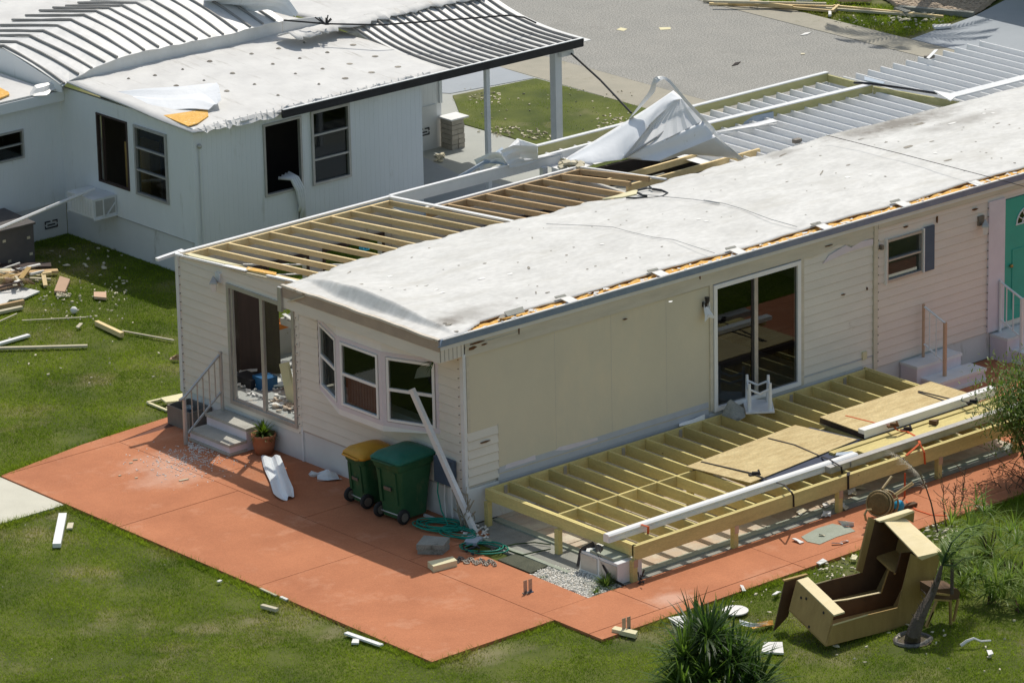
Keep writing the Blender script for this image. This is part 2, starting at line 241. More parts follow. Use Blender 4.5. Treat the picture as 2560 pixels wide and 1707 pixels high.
# ---------------------------------------------------------------- mesh helpers
def wloc(o):
    p = V((0, 0, 0))
    while o is not None: p = p + o.location; o = o.parent
    return p
class MB:
    def __init__(s): s.v = []; s.f = []
    def poly(s, pts):
        n = len(s.v); s.v += [V(p) for p in pts]; s.f.append(tuple(range(n, n+len(pts)))); return s
    def hexa(s, a, b):      # two quads, bottom and top
        n = len(s.v); s.v += [V(p) for p in a]+[V(p) for p in b]
        s.f += [(n+3, n+2, n+1, n), (n+4, n+5, n+6, n+7)]+[(n+i, n+(i+1) % 4, n+4+(i+1) % 4, n+4+i) for i in range(4)]; return s
    def box(s, x0, x1, y0, y1, z0, z1):
        return s.hexa([(x0, y0, z0), (x1, y0, z0), (x1, y1, z0), (x0, y1, z0)], [(x0, y0, z1), (x1, y0, z1), (x1, y1, z1), (x0, y1, z1)])
    def bar(s, p, q, w, h, up=(0, 0, 1), drop=True):  # p,q lie on top centre line when drop
        p = V(p); q = V(q); d = (q-p).normalized(); u = V(up); sd = d.cross(u)
        if sd.length < 1e-5: sd = d.cross(V((1, 0, 0)))
        sd.normalize(); u = sd.cross(d).normalized(); a = sd*(w/2); hb = -u*h if drop else -u*(h/2); ht = V((0, 0, 0)) if drop else u*(h/2)
        return s.hexa([p-a+hb, q-a+hb, q+a+hb, p+a+hb], [p-a+ht, q-a+ht, q+a+ht, p+a+ht])
    def prism(s, pts, vec):
        n = len(s.v); k = len(pts); vec = V(vec); s.v += [V(p) for p in pts]+[V(p)+vec for p in pts]
        s.f += [tuple(range(n+k-1, n-1, -1)), tuple(range(n+k, n+2*k))]+[(n+i, n+(i+1) % k, n+k+(i+1) % k, n+k+i) for i in range(k)]; return s
    def tube(s, pts, r, n=7, r2=None, closed=False):
        pts = [V(p) for p in pts]; K = len(pts); base = len(s.v); prev = None
        for i, p in enumerate(pts):
            a = pts[(i-1) % K] if (i or closed) else p; b = pts[(i+1) % K] if (i < K-1 or closed) else p
            d = (b-a).normalized()
            if prev is None:
                u = d.cross(V((0, 0, 1)))
                if u.length < .05: u = d.cross(V((1, 0, 0)))
            else: u = prev - d*prev.dot(d)
            u.normalize(); prev = u; v = d.cross(u)
            rr = r if r2 is None else r+(r2-r)*i/max(1, K-1)
            for j in range(n):
                t = 2*math.pi*j/n; s.v.append(p+u*(rr*math.cos(t))+v*(rr*math.sin(t)))
        for i in range(K if closed else K-1):
            for j in range(n):
                a = base+i*n; b = base+((i+1) % K)*n; s.f.append((a+j, a+(j+1) % n, b+(j+1) % n, b+j))
        if not closed: s.f += [tuple(base+j for j in range(n-1, -1, -1)), tuple(base+(K-1)*n+j for j in range(n))]
        return s
    def lathe(s, c, prof, n=20, axis='z', cap=True):
        c = V(c); base = len(s.v); ax = {'z': (V((1,0,0)), V((0,1,0)), V((0,0,1))), 'y': (V((1,0,0)), V((0,0,1)), V((0,1,0))), 'x': (V((0,1,0)), V((0,0,1)), V((1,0,0)))}[axis] if isinstance(axis, str) else axis
        for r, z in prof:
            for j in range(n):
                t = 2*math.pi*j/n; s.v.append(c+ax[0]*(r*math.cos(t))+ax[1]*(r*math.sin(t))+ax[2]*z)
        for i in range(len(prof)-1):
            for j in range(n): a = base+i*n; s.f.append((a+j, a+(j+1) % n, a+n+(j+1) % n, a+n+j))
        if cap: s.f += [tuple(base+j for j in range(n-1, -1, -1)), tuple(base+(len(prof)-1)*n+j for j in range(n))]
        return s
    def grid(s, P, thick=None):      # P[i][j] points; thick: vector for a solid sheet
        R = len(P); Cn = len(P[0]); n = len(s.v); s.v += [V(p) for r in P for p in r]
        id = lambda i, j: n+i*Cn+j
        s.f += [(id(i, j), id(i, j+1), id(i+1, j+1), id(i+1, j)) for i in range(R-1) for j in range(Cn-1)]
        if thick is not None:
            t = V(thick); m = len(s.v); s.v += [V(p)+t for r in P for p in r]; k = m-n
            s.f += [(id(i+1, j)+k, id(i+1, j+1)+k, id(i, j+1)+k, id(i, j)+k) for i in range(R-1) for j in range(Cn-1)]
            rim = [id(0, j) for j in range(Cn)]+[id(i, Cn-1) for i in range(1, R)]+[id(R-1, j) for j in range(Cn-2, -1, -1)]+[id(i, 0) for i in range(R-2, 0, -1)]
            s.f += [(rim[(a+1) % len(rim)], rim[a], rim[a]+k, rim[(a+1) % len(rim)]+k) for a in range(len(rim))]
        return s
    def build(s, name, m, parent=None, smooth=False, fix=True):
        me = bpy.data.meshes.new(name); off = wloc(parent) if parent else V((0, 0, 0))
        if parent is None and s.v:
            xs = [v.x for v in s.v]; ys = [v.y for v in s.v]; off = V(((min(xs)+max(xs))/2, (min(ys)+max(ys))/2, min(v.z for v in s.v)))
        me.from_pydata([tuple(v-off) for v in s.v], [], s.f)
        if fix:
            bm = bmesh.new(); bm.from_mesh(me); bmesh.ops.recalc_face_normals(bm, faces=bm.faces); bm.to_mesh(me); bm.free()
        if smooth:
            me.polygons.foreach_set('use_smooth', [True]*len(me.polygons))
        me.materials.append(M[m] if isinstance(m, str) else m)
        o = bpy.data.objects.new(name, me); S.collection.objects.link(o)
        if parent is not None: o.parent = parent
        else: o.location = off
        return o
def each(mb, name, m, parent=None, **kw):      # every connected piece becomes an object of its own
    n = len(mb.v); par = list(range(n))
    def fd(a):
        while par[a] != a: par[a] = par[par[a]]; a = par[a]
        return a
    for f in mb.f:
        for q in f[1:]: par[fd(q)] = fd(f[0])
    comp = {}
    for f in mb.f: comp.setdefault(fd(f[0]), []).append(f)
    out = []
    for fs in comp.values():
        ids = sorted({q for f in fs for q in f}); mp = {q: i for i, q in enumerate(ids)}
        k = MB(); k.v = [mb.v[q] for q in ids]; k.f = [tuple(mp[q] for q in f) for f in fs]; out.append(k.build(name, m, parent, **kw))
    return out
def tag(o, label, cat, group=None, kind=None):
    if label: o['label'] = label
    if cat: o['category'] = cat
    if group: o['group'] = group
    if kind: o['kind'] = kind
    return o
def thing(name, loc, label, cat, group=None):
    o = bpy.data.objects.new(name, None); S.collection.objects.link(o); o.location = loc; o.empty_display_size = .1
    return tag(o, label, cat, group)
def struct(name, mb, m): o = mb.build(name, m); o['kind'] = 'structure'; return o
def sheet(name, pts, m, z0, z1, structure=True):
    b = MB().prism([V((p[0], p[1], z0)) for p in pts], (0, 0, z1-z0)); return struct(name, b, m) if structure else b.build(name, m)
def jit(a): return random.uniform(-a, a)
def sph(mb, c, r, n=8, flat=1.0):
    mb.lathe(c, [(r*math.sin(math.pi*i/6)+1e-4, -r*flat*math.cos(math.pi*i/6)) for i in range(7)], n)
    return mb
# rectangles of a wall minus its openings, each (u0,u1,z0,z1)
def cells(u0, u1, z0, z1, holes, top=None):
    us = sorted({u0, u1, *[max(u0, min(u1, h[0])) for h in holes], *[max(u0, min(u1, h[1])) for h in holes]})
    zs = sorted({z0, z1, *[max(z0, min(z1, h[2])) for h in holes], *[max(z0, min(z1, h[3])) for h in holes]})
    out = []
    for a, b in zip(us, us[1:]):
        for c, d in zip(zs, zs[1:]):
            if b-a < 1e-4 or d-c < 1e-4: continue
            m_, n_ = (a+b)/2, (c+d)/2
            if any(h[0] < m_ < h[1] and h[2] < n_ < h[3] for h in holes): continue
            out.append((a, b, c, d))
    return out
JB = MB()  # collects darker strips that paint the shade line below each siding course
def lap(mb, P, u0, u1, z0, z1, holes=(), pitch=.16, out=.022, topf=None):
    # P(u, z, n): world point, n outward
    z = z0
    while z < z1-1e-3:
        ze = min(z+pitch, z1)
        for a, b, c, d in cells(u0, u1, z, ze, holes):
            f0 = out*(1-(c-z)/pitch)+.004; f1 = out*(1-(d-z)/pitch)+.004
            ta = tb = d
            if topf:
                ta = min(d, topf(a)); tb = min(d, topf(b))
                if ta <= c and tb <= c: continue
                ta = max(ta, c); tb = max(tb, c)
            mb.poly([P(a, c, f0), P(b, c, f0), P(b, tb, f1), P(a, ta, f1)])
            if abs(c-z) < 1e-4:
                mb.poly([P(a, c, 0), P(b, c, 0), P(b, c, f0), P(a, c, f0)])
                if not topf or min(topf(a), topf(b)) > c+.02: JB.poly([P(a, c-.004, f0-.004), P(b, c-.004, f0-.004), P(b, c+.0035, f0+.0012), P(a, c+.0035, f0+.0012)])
        z = ze
def ribs(mb, P, u0, u1, z0, z1, holes=(), pitch=.1, groove=.014, dep=.0035):
    for a, b, c, d in cells(u0, u1, z0, z1, holes):
        k = math.floor(a/pitch); pts = [(a, 0)]
        while k*pitch < b:
            for uu, n in ((k*pitch, 0), (k*pitch+.006, -dep), (k*pitch+groove, -dep), (k*pitch+groove+.006, 0)):
                if a+.001 < uu < b-.001: pts.append((uu, n))
            k += 1
        pts.append((b, 0))
        for (p, n1), (q, n2) in zip(pts, pts[1:]): mb.poly([P(p, c, n1), P(q, c, n2), P(q, d, n2), P(p, d, n1)])
def window(parent, P, u0, u1, z0, z1, fm='whitebright', gm='glass', fw=.06, bars=(), vb=(), proud=.03, name='window', inset=.05):
    f = MB()
    def rect(a, b, c, d, n0, n1):
        f.hexa([P(a, c, n0), P(b, c, n0), P(b, d, n0), P(a, d, n0)], [P(a, c, n1), P(b, c, n1), P(b, d, n1), P(a, d, n1)])
    rect(u0, u1, z0, z0+fw, -inset, proud); rect(u0, u1, z1-fw, z1, -inset, proud)
    rect(u0, u0+fw, z0+fw, z1-fw, -inset, proud-.002); rect(u1-fw, u1, z0+fw, z1-fw, -inset, proud-.002)
    for t in bars: rect(u0+fw, u1-fw, z0+(z1-z0)*t-fw*.35, z0+(z1-z0)*t+fw*.35, -inset, proud-.012)
    for t in vb: rect(u0+(u1-u0)*t-fw*.35, u0+(u1-u0)*t+fw*.35, z0+fw, z1-fw, -inset, proud-.01)
    o = f.build(name, fm, parent)
    if gm: MB().poly([P(u0+fw, z0+fw, -.02), P(u1-fw, z0+fw, -.02), P(u1-fw, z1-fw, -.02), P(u0+fw, z1-fw, -.02)]).build('pane', gm, o, fix=False)
    return o
PX = lambda y, z, n=0: V((-n, y, z))            # gable wall plane, outward is -x
PY = lambda x, z, n=0: V((x, -n, z))            # long wall plane, outward is -y
# ================================================================ SETTING
LZ = -0.055
struct('ground', MB().prism([(-400, -400, LZ), (600, -400, LZ), (600, 800, LZ), (-400, 800, LZ)], (0, 0, -.3)), 'lawn')
TX = 30.0
patio = MB()
def slabs(xs, ys, holes=(), z0=-.12, z1=0.0, g=.006, mb=None):
    for a, b in zip(xs, xs[1:]):
        for c, d in zip(ys, ys[1:]): (mb or patio).box(a+g, b-g, c+g, d-g, z0, z1+jit(.0015))
slabs([-4.1, -1.67], [-4.03, .22, 3.85, 7.17])
patio.prism([(-4.094, 7.182, -.12), (-1.676, 7.182, -.12), (-.3, 7.42, -.12), (-.3, 7.62, -.12), (-2.2, 7.5, -.12)], (0, 0, .119))
slabs([-1.67, .02], [-.55, 2.1, 4.7, 7.17])
patio.prism([(-1.664, -3.7, -.12), (-.7, -3.7, -.12), (-.67, -.56, -.12), (-1.664, -.56, -.12)], (0, 0, .12))
slabs([-1.67, 2.6, 6.2, 9.8, 13.4, 17, 20.0], [-5.12, -4.81])
slabs([-1.67, -.2, 2.6, 6.2, 9.8, 13.4, 17, 20.0], [-4.81, -3.7])
slabs([9.1, 12.6, 16.4, 20.0], [-3.7, 0.0])
struct('patio', patio, 'terra')
struct('patio_bed', MB().prism([(-4.09, -4.02, -.13), (-1.66, -4.02, -.13), (-1.66, -5.11, -.13), (19.9, -5.11, -.13), (19.9, .0, -.13), (9.12, 0, -.13), (9.12, -3.72, -.13), (-.72, -3.72, -.13), (-.7, .0, -.13), (-.3, 7.4, -.13), (-4.09, 7.16, -.13)], (0, 0, .121)), 'joint')
sheet('concrete_patch', [(3.5, -4.08), (3.95, -3.98), (4.27, -4.0), (4.36, -4.3), (4.30, -4.49), (3.9, -4.47), (3.48, -4.52), (3.42, -4.3)], 'slabgreen', .003, .007)
sheet('concrete_walk', [(-12, 7.2), (-4.11, 7.2), (-4.11, 5.35), (-12, 5.35)], 'concrete', -.12, -.02)
# ground under the deck: stone pavers, grey strips
pv = MB()
y = -3.35
while y < -.1:
    x = .62
    while x < 9.05:
        pv.box(x+.006, x+.394, y+.006, y+.394, -.06, -.004+jit(.004)); x += .4
    y += .4
struct('paving_stones', pv, 'tile')
struct('deck_footing_slab', MB().box(-.3, 9.08, -3.66, -.02, -.13, -.015), 'slab')
struct('concrete_edging', MB().box(.62, 9.08, -3.52, -3.37, -.06, .012).box(.46, .6, -3.6, -.1, -.06, .015).box(-.24, -.16, -2.7, -.3, -.06, .012), 'slabgreen')
sheet('mossy_slab', [(-.64, -1.5), (-.26, -1.5), (-.25, -2.24), (-.64, -2.29)], 'dslab', -.05, .004)
# street and drives
sheet('neighbour_drive', [(9.6, 6.7), (20.2, 6.7), (20.2, 24), (10.5, 24), (9.6, 13.3)], 'greydrive', LZ, -.03)
sheet('blue_drive', [(9.0, 7.7), (13.0, 8.2), (13.4, 12.5), (12.9, 15.4), (13.3, 17.4), (9.0, 17.4)], 'bluepave', LZ, -.025)
sheet('street_gutter', [(18.9, 4), (20.3, 4), (20.3, 60), (19.2, 60)], 'gutterconc', LZ, -.022)
sheet('street', [(20.3, -6), (26.1, -6), (26.1, 70), (20.3, 70)], 'asphalt', LZ-.1, -.02)
sheet('street_gutter', [(26.1, -6), (27.0, -6), (27.0, 70), (26.1, 70)], 'gutterconc', LZ, -.01)
sheet('driveway', [(27.0, 16.6), (29.4, 17.0), (36, 19.2), (36, 4), (27.0, 4)], 'bluepave', LZ, .0)
PATCH = [(16.7, 20.22), (18.9, 20.02), (18.95, 15.9), (17.87, 15.3), (17.0, 10.5), (14.6, 10.5), (15.0, 16.06), (15.44, 16.7), (15.41, 18.31)]
sheet('lawn_patch', PATCH, 'lawn', LZ+.01, -.012)
sheet('drive_apron', [(17.5, 21.6), (19.0, 21.6), (18.9, 20.1), (16.8, 20.4), (16.0, 21.6)], 'bluepave', LZ, -.018)
def inpoly(x, y, P):
    c = False; n = len(P); j = n-1
    c = np.zeros(x.shape, bool)
    for i in range(n):
        xi, yi = P[i]; xj, yj = P[j]
        k = ((yi > y) != (yj > y)) & (x < (xj-xi)*(y-yi)/(yj-yi+1e-12)+xi); c ^= k; j = i
    return c
HARD = [[(-4.12, -4.05), (-1.66, -4.05), (-1.66, -5.14), (20, -5.14), (20, 0), (13, 0), (13, 4.3), (8.3, 4.3), (8.3, 6.62), (4.7, 6.62), (4.7, 7.6), (-.3, 7.62), (-2.2, 7.5), (-4.12, 7.2)],
        [(-12, 7.2), (-4.1, 7.2), (-4.1, 5.33), (-12, 5.33)], [(8.9, 6.6), (20.3, 6.6), (20.3, 30), (4.9, 30), (4.9, 13.6), (9.6, 13.6)], [(20.3, -6), (27, -6), (27, 70), (20.3, 70)], [(27.0, 16.6), (29.4, 17.0), (36, 19.2), (36, 4), (27.0, 4)], [(28.9, 16.5), (60, 16.5), (60, 60), (28.9, 60)], [(2, 17.85), (5, 17.85), (5, 30), (2, 30)]]
BARE = []   # bare spots (x, y, r)
def grass(name, x0, x1, y0, y1, dens, hard, only=None, h=(.045, .10), w_=.017, seed=1):
    rng = np.random.default_rng(seed); n = int((x1-x0)*(y1-y0)*dens)
    x = rng.uniform(x0, x1, n); y = rng.uniform(y0, y1, n)
    v = np.stack([x-LOC.x, y-LOC.y, np.full(n, LZ-LOC.z)], 1); k = v@np.array(FW)
    px = CX+FOC*(v@np.array(RT))/k; py = CY-FOC*(v@np.array(UP))/k
    keep = (px > -500) & (px < 3300) & (py > -160) & (py < 1900)
    for P in hard: keep &= ~inpoly(x, y, P)
    if only is not None: keep &= inpoly(x, y, only)
    # thin where noise says bare
    nz = np.sin(x*1.7+np.sin(y*1.3)*1.5)*np.sin(y*2.1+np.sin(x*.9)*1.7)
    keep &= ~((nz > .55) & (rng.random(n) < .35))
    for bx, by, br in BARE:
        d = np.hypot(x-bx, (y-by)*1.0)/br; keep &= ~((d < 1) & (rng.random(n) < .97-.55*d))
    x = x[keep]; y = y[keep]; n = len(x)
    a = rng.uniform(0, 2*math.pi, n); hh = rng.uniform(h[0], h[1], n)*(1+.25*np.sin(x*3.1)*np.sin(y*2.7)); ww = w_*rng.uniform(.6, 1.4, n)
    la = rng.uniform(0, 2*math.pi, n); lm = hh*rng.uniform(.2, 1.6, n)
    P = np.empty((n, 3, 3)); c, s = np.cos(a)*ww/2, np.sin(a)*ww/2
    z0 = np.full(n, LZ-.01)
    P[:, 0] = np.stack([x-c, y-s, z0], 1); P[:, 1] = np.stack([x+c, y+s, z0], 1); P[:, 2] = np.stack([x+np.cos(la)*lm, y+np.sin(la)*lm, LZ+hh], 1)
    me = bpy.data.meshes.new(name); me.vertices.add(3*n); me.vertices.foreach_set('co', P.ravel())
    me.loops.add(3*n); me.loops.foreach_set('vertex_index', np.arange(3*n, dtype=np.int32)); me.polygons.add(n)
    me.polygons.foreach_set('loop_start', np.arange(0, 3*n, 3, dtype=np.int32)); me.update(calc_edges=True); me.materials.append(M['blade'])
    o = bpy.data.objects.new(name, me); S.collection.objects.link(o); return tag(o, 'short green lawn grass growing round the houses', 'grass', kind='stuff')
def bareG(k, x, y, r): p = G(k, x, y, LZ); BARE.append((p.x, p.y, r))
for a in [(4, 770, 820, .42), (4, 540, 1440, .5), (4, 980, 1310, .35), (7, 1640, 1030, .3), (7, 1700, 1150, .16), (7, 2250, 1200, .45), (7, 1900, 1390, .4), (8, 1080, 1360, .55), (8, 1400, 1380, .45), (8, 1090, 1470, .35), (8, 2040, 1290, .4), (9, 1100, 760, .5), (9, 2200, 1030, .7), (9, 1750, 520, .3), (9, 1500, 1340, .3), (7, 590, 870, .12), (4, 60, 1040, .3)]: bareG(*a)

# ================================================================ MAIN HOUSE
H = thing('damaged_mobile_home', (4, 2, 0), 'long beige mobile home with bare rafters at one end and a white membrane roof', 'mobile home')
FL = .60
# gable wall, main part and addition
gtop = lambda y_: 3.12 if y_ < 4.2 else 3.10-(y_-4.2)*(.27/3.38)
hole_g = [(4.33, 6.16, .55, 2.69), (.62, 3.72, 1.42, 2.72)]
b = MB(); lap(b, PX, 0.04, 4.22, .56, 3.1, hole_g, .155, .014, gtop); b.build('gable_wall', 'lap', H)
b = MB(); lap(b, PX, 4.22, 7.52, .46, 3.1, hole_g, .155, .014, gtop)
b.build('extension_wall', 'lap', H)
b = MB()
for a_, b_, c_, d_ in cells(0, 7.5, .5, 2.8, hole_g): b.box(.012, .10, a_, b_, c_, d_)
each(b, 'wall_backing', 'drywall', H)
b = MB().box(-.035, .03, 7.50, 7.585, .42, 2.86).box(-.04, .02, -.035, .045, .56, 2.9).box(-.018, .02, 4.20, 4.245, .0, .6)
each(b, 'corner_trim', 'white', H)
b = MB().box(-.004, .03, 4.25, 7.56, .0, .47).box(.004, .03, .02, 4.2, .0, .57)
b.build('skirting', 'nskirt', H)
MB().box(-.012, .0, .03, 4.2, .535, .56).build('skirting_ledge', 'alu', H)
MB().box(-.012, .004, 1.3, 1.325, .0, .54).box(-.012, .004, 2.75, 2.775, 0, .54).box(-.012, .004, 5.9, 5.92, 0, .45).build('skirting_seam', 'white', H)
# long wall
hl = [(5.41, 7.42, .62, 2.84), (9.46, 10.36, 1.98, 2.75), (12.40, 13.35, .60, 2.85)]
b = MB(); lap(b, PY, .66, 9.16, .60, .84, hl+[(5.3, 5.42, .5, 3)], .12, .012)
b.box(.68, 5.32, -.012, -.002, .50, .602); b.build('lower_siding', 'lowlap', H)
b = MB(); b.box(.05, 5.34, -.006, .02, .66, 2.84); b.build('bare_panel', 'panel', H)
b = MB()
for x in (1.92, 3.14, 4.36): b.box(x, x+.006, -.0085, -.005, .72, 2.84)
each(b, 'panel_joint', 'shadejoint', H)
MB().prism([OY(8, x, y_, -.012) for x, y_ in [(1125, 105), (1135, 75), (1210, 50), (1260, 38), (1335, 8), (1338, 40), (1200, 88)]], (0, .005, 0)).build('torn_siding_scrap', 'lilac', H)
MB().prism([OY(5, x, y_, -.012) for x, y_ in [(1470, 1530), (1500, 1505), (1620, 1475), (1760, 1440), (1765, 1470), (1600, 1520)]], (0, .005, 0)).build('torn_siding_scrap', 'lilac', H)
b = MB(); lap(b, PY, .04, .68, .66, 1.56, (), .15, .02); b.poly([(.68, -.022, .66), (.68, 0, .66), (.68, 0, 1.56), (.68, -.022, 1.56)]); b.build('siding_remnant', 'lap', H)
b = MB(); lap(b, PY, 7.50, 9.16, .60, 2.92, hl, .15, .013); b.build('long_wall', 'lap', H)
b = MB(); lap(b, PY, 9.26, 22.0, .50, 2.98, hl, .15, .013); b.build('long_wall', 'pinklap', H)
b = MB()
for a_, b_, c_, d_ in cells(0, 22, .5, 3.1, hl): b.box(a_, b_, .021, .11, c_, d_)
each(b, 'wall_backing', 'drywall', H)
# top band of torn trim: lower edge ragged where the siding has ripped
top = [(.02, 2.85), (2, 2.845), (3.6, 2.85), (5.3, 2.86), (7.45, 2.86), (7.7, 2.83), (8.0, 2.86), (8.3, 2.92), (8.52, 2.88), (8.66, 2.82), (8.86, 2.86), (9.0, 2.89), (9.16, 2.86)]
b = MB()
for (x0, z0), (x1, z1) in zip(top, top[1:]):
    for k in range(3):
        za, zb = z0+(3.2-z0)*k/3, z1+(3.2-z1)*k/3; zc, zd = z0+(3.2-z0)*(k+1)/3, z1+(3.2-z1)*(k+1)/3
        b.poly([(x0, -.034+.008*0, za), (x1, -.034, zb), (x1, -.022, zd), (x0, -.022, zc)])
    b.poly([(x0, -.034, z0), (x1, -.034, z1), (x1, 0, z1), (x0, 0, z0)])
b.box(.02, 1.12, -.040, -.03, 3.00, 3.02); b.build('upper_trim_band', 'band', H)
MB().box(9.26, 22, -.05, -.0, 3.0, 3.2).build('upper_trim_band', 'band', H)
MB().prism([(7.95, -.028, 2.66), (8.1, -.03, 2.78), (8.5, -.03, 2.87), (8.62, -.03, 2.80), (8.85, -.03, 2.86), (9.15, -.03, 2.84), (9.15, -.028, 2.74), (8.6, -.028, 2.74)], (0, .01, 0)).build('torn_pink_strip', 'lilac', H)
each(MB().box(9.165, 9.255, -.045, .02, .48, 3.15).box(.045, .10, -.022, .01, 1.56, 2.86).box(5.33, 5.40, -.03, .0, .66, 2.86).box(7.43, 7.50, -.035, 0, .6, 2.86), 'vertical_trim', 'band', H)
MB().box(11.99, 12.40, -.05, 0, .5, 2.9).build('door_side_panel', 'lilac', H)
MB().box(.03, 9.3, -.01, .02, 0, .6).box(9.3, 22, .02, .05, 0, .52).build('skirting', 'nskirt', H)
b = MB()
for i in range(15): b.tube([(9.262, -.03, .62+i*.155), (9.262, -.05, .625+i*.155)], .012, 5); b.tube([(-.024, .03+.06, .62+i*.155), (-.045, .09, .62+i*.155)], .008, 5)
for i in range(15): b.tube([(-.024, 7.47, .5+i*.155), (-.042, 7.47, .5+i*.155)], .01, 5); b.tube([(-.024, 4.27, .5+i*.155), (-.042, 4.27, .5+i*.155)], .008, 5); b.tube([(11.975, -.03, .62+i*.155), (11.975, -.05, .625+i*.155)], .01, 5)
each(b, 'siding_clips', 'darkalu', H)
# blackish tears and scratches on the trim and walls
b = MB()
for x_, z_, l, hh in [(.13, 3.03, .30, .02), (.10, 2.95, .16, .05), (.36, 2.97, .12, .02), (1.14, 2.98, .015, .16), (5.1, 3.02, .015, .25), (9.9, 2.88, .10, .02), (10.7, 2.8, .015, .12), (11.6, 2.83, .12, .025), (8.0, 2.95, .18, .012), (8.4, 2.0, .08, .012), (9.0, 1.96, .012, .05), (.30, 1.33, .2, .015), (3.4, 2.7, .08, .01)]:
    b.prism([(x_, -.047, z_), (x_+l*.5, -.047, z_-.006), (x_+l, -.047, z_+hh*.5), (x_+l*.6, -.047, z_+hh), (x_, -.047, z_+hh*.7)], (0, .04, 0))
each(b, 'tear_mark', 'torn', H)
MB().box(8.90, 9.0, -.045, 0, .72, .86).build('outlet_cover', 'cream', H)
JB.build('siding_shadow_lines', 'shadejoint', H, fix=False)  # lap shade put in as coloured strips
# ---- openings
sg = window(H, PX, 4.33, 6.16, .55, 2.69, 'alu', None, .07, name='sliding_door', proud=.04)
MB().box(-.022, .03, 5.19, 5.27, .62, 2.62).box(-.02, .02, 6.02, 6.06, .62, 2.62).box(-.012, .03, 4.40, 6.09, .62, .66).build('door_frame', 'alu', sg)
MB().box(.035, .055, 5.3, 6.0, .66, 2.6).build('screen_track', 'darkalu', sg) if False else None
MB().poly([(.005, 4.40, .62), (.005, 5.19, .62), (.005, 5.19, 2.62), (.005, 4.40, 2.62)]).build('glass_panel', 'clear', sg, fix=False)
sl = window(H, PY, 5.41, 7.42, .62, 2.84, 'whitebright', None, .075, name='sliding_door', proud=.05)
MB().box(6.35, 6.43, -.03, .03, .69, 2.77).build('door_frame', 'alu', sl)
MB().box(6.30, 6.35, -.01, .03, .69, 2.77).build('door_frame', 'black', sl)
MB().poly([PY(5.48, .69), PY(6.36, .69), PY(6.36, 2.77), PY(5.48, 2.77)]).build('glass_panel', 'gdark', sl, fix=False)
MB().poly([PY(6.43, .69, .01), PY(7.35, .69, .01), PY(7.35, 2.77, .01), PY(6.43, 2.77, .01)]).build('glass_panel', 'gdark', sl, fix=False)
window(H, PY, 9.46, 10.36, 1.98, 2.75, 'alu', 'glass', .045, bars=(.5,), proud=.05)
MB().box(10.345, 10.365, -.075, 0, 1.98, 2.78).box(9.44, 9.455, -.07, 0, 1.95, 2.78).build('window_trim', 'whitebright', H)
MB().box(10.368, 10.63, -.05, -.022, 1.98, 2.78).build('shutter', 'shutter', H)
d = MB().box(12.42, 13.33, -.03, .03, .60, 2.84).build('front_door', 'teal', H)
sph(MB(), (12.55, -.07, 1.62), .035, 8).build('door_knob', 'brass', d, True)
b = MB(); c0 = V((12.98, -.04, 2.34))
for r in (.28, .13): b.tube([c0+V((r*math.cos(math.pi*i/12), 0, r*math.sin(math.pi*i/12))) for i in range(13)], .014, 5)
b.tube([c0-V((.3, 0, 0)), c0+V((.3, 0, 0))], .014, 5)
for i in range(1, 6): b.tube([c0, c0+V((.28*math.cos(math.pi*i/6), 0, .28*math.sin(math.pi*i/6)))], .01, 5)
b.build('fanlight', 'white', d)
MB().prism([c0+V((.27*math.cos(math.pi*i/12), .005, .27*math.sin(math.pi*i/12))) for i in range(13)], (0, .01, 0)).build('fanlight_glass', 'leafdark', d)
MB().box(12.60, 12.64, -.045, -.03, .8, 1.9).box(13.1, 13.14, -.045, -.03, .8, 1.9).box(12.64, 13.1, -.045, -.03, 1.86, 1.9).box(12.64, 13.1, -.045, -.03, .8, .84).build('door_moulding', 'teal', d)
# bay window: three lites on a bowed plan
bay = MB().prism([(0, 3.72, 1.38), (-.40, 2.72, 1.30), (-.40, 1.58, 1.30), (0, .60, 1.40)], (0, 0, .10)).prism([(0, 3.72, 2.60), (-.40, 2.72, 2.66), (-.40, 1.58, 2.66), (0, .60, 2.60)], (0, 0, .22)).build('bay_window', 'whitebright', H)
bp = [V((0, 3.72, 0)), V((-.40, 2.72, 0)), V((-.40, 1.58, 0)), V((0, .60, 0))]
for i in range(3):
    p, q = bp[i], bp[i+1]; L_ = (q-p).length; dd = (q-p)/L_; nn = V((dd.y, -dd.x, 0)); nn = nn if nn.x < 0 else -nn
    PF = lambda u, z, n=0, p=p, dd=dd, nn=nn: p+dd*u+nn*n+V((0, 0, z))
    mm = window(bay, PF, .0, L_, 1.40, 2.66, 'lilac', None, .075, name='window', inset=.06, proud=.005)
    f = MB()
    def rc(a, b_, c, d_, n0, n1): f.hexa([PF(a, c, n0), PF(b_, c, n0), PF(b_, d_, n0), PF(a, d_, n0)], [PF(a, c, n1), PF(b_, c, n1), PF(b_, d_, n1), PF(a, d_, n1)])
    u0, u1, z0, z1 = .09, L_-.09, 1.49, 2.58
    rc(u0, u1, z0, z0+.04, -.04, .02); rc(u0, u1, z1-.045, z1, -.04, .02); rc(u0, u0+.045, z0+.04, z1-.045, -.04, .018); rc(u1-.045, u1, z0+.04, z1-.045, -.04, .018); rc(u0+.045, u1-.045, 2.01, 2.06, -.04, .016)
    f.build('window_frame', 'whitebright', bay)
    for (za, zb, nm) in ((1.53, 2.01, -.02), (2.06, 2.535, -.005)):
        MB().poly([PF(u0+.045, za, nm), PF(u1-.045, za, nm), PF(u1-.045, zb, nm), PF(u0+.045, zb, nm)]).build('pane', 'glass', bay, fix=False)
MB().box(.02, .30, .62, 3.7, 1.40, 1.44).build('window_sill', 'drywall', bay)
MB().box(.50, .52, .3, 3.8, .62, 3.0).build('window_backdrop_wall', 'dark', H)
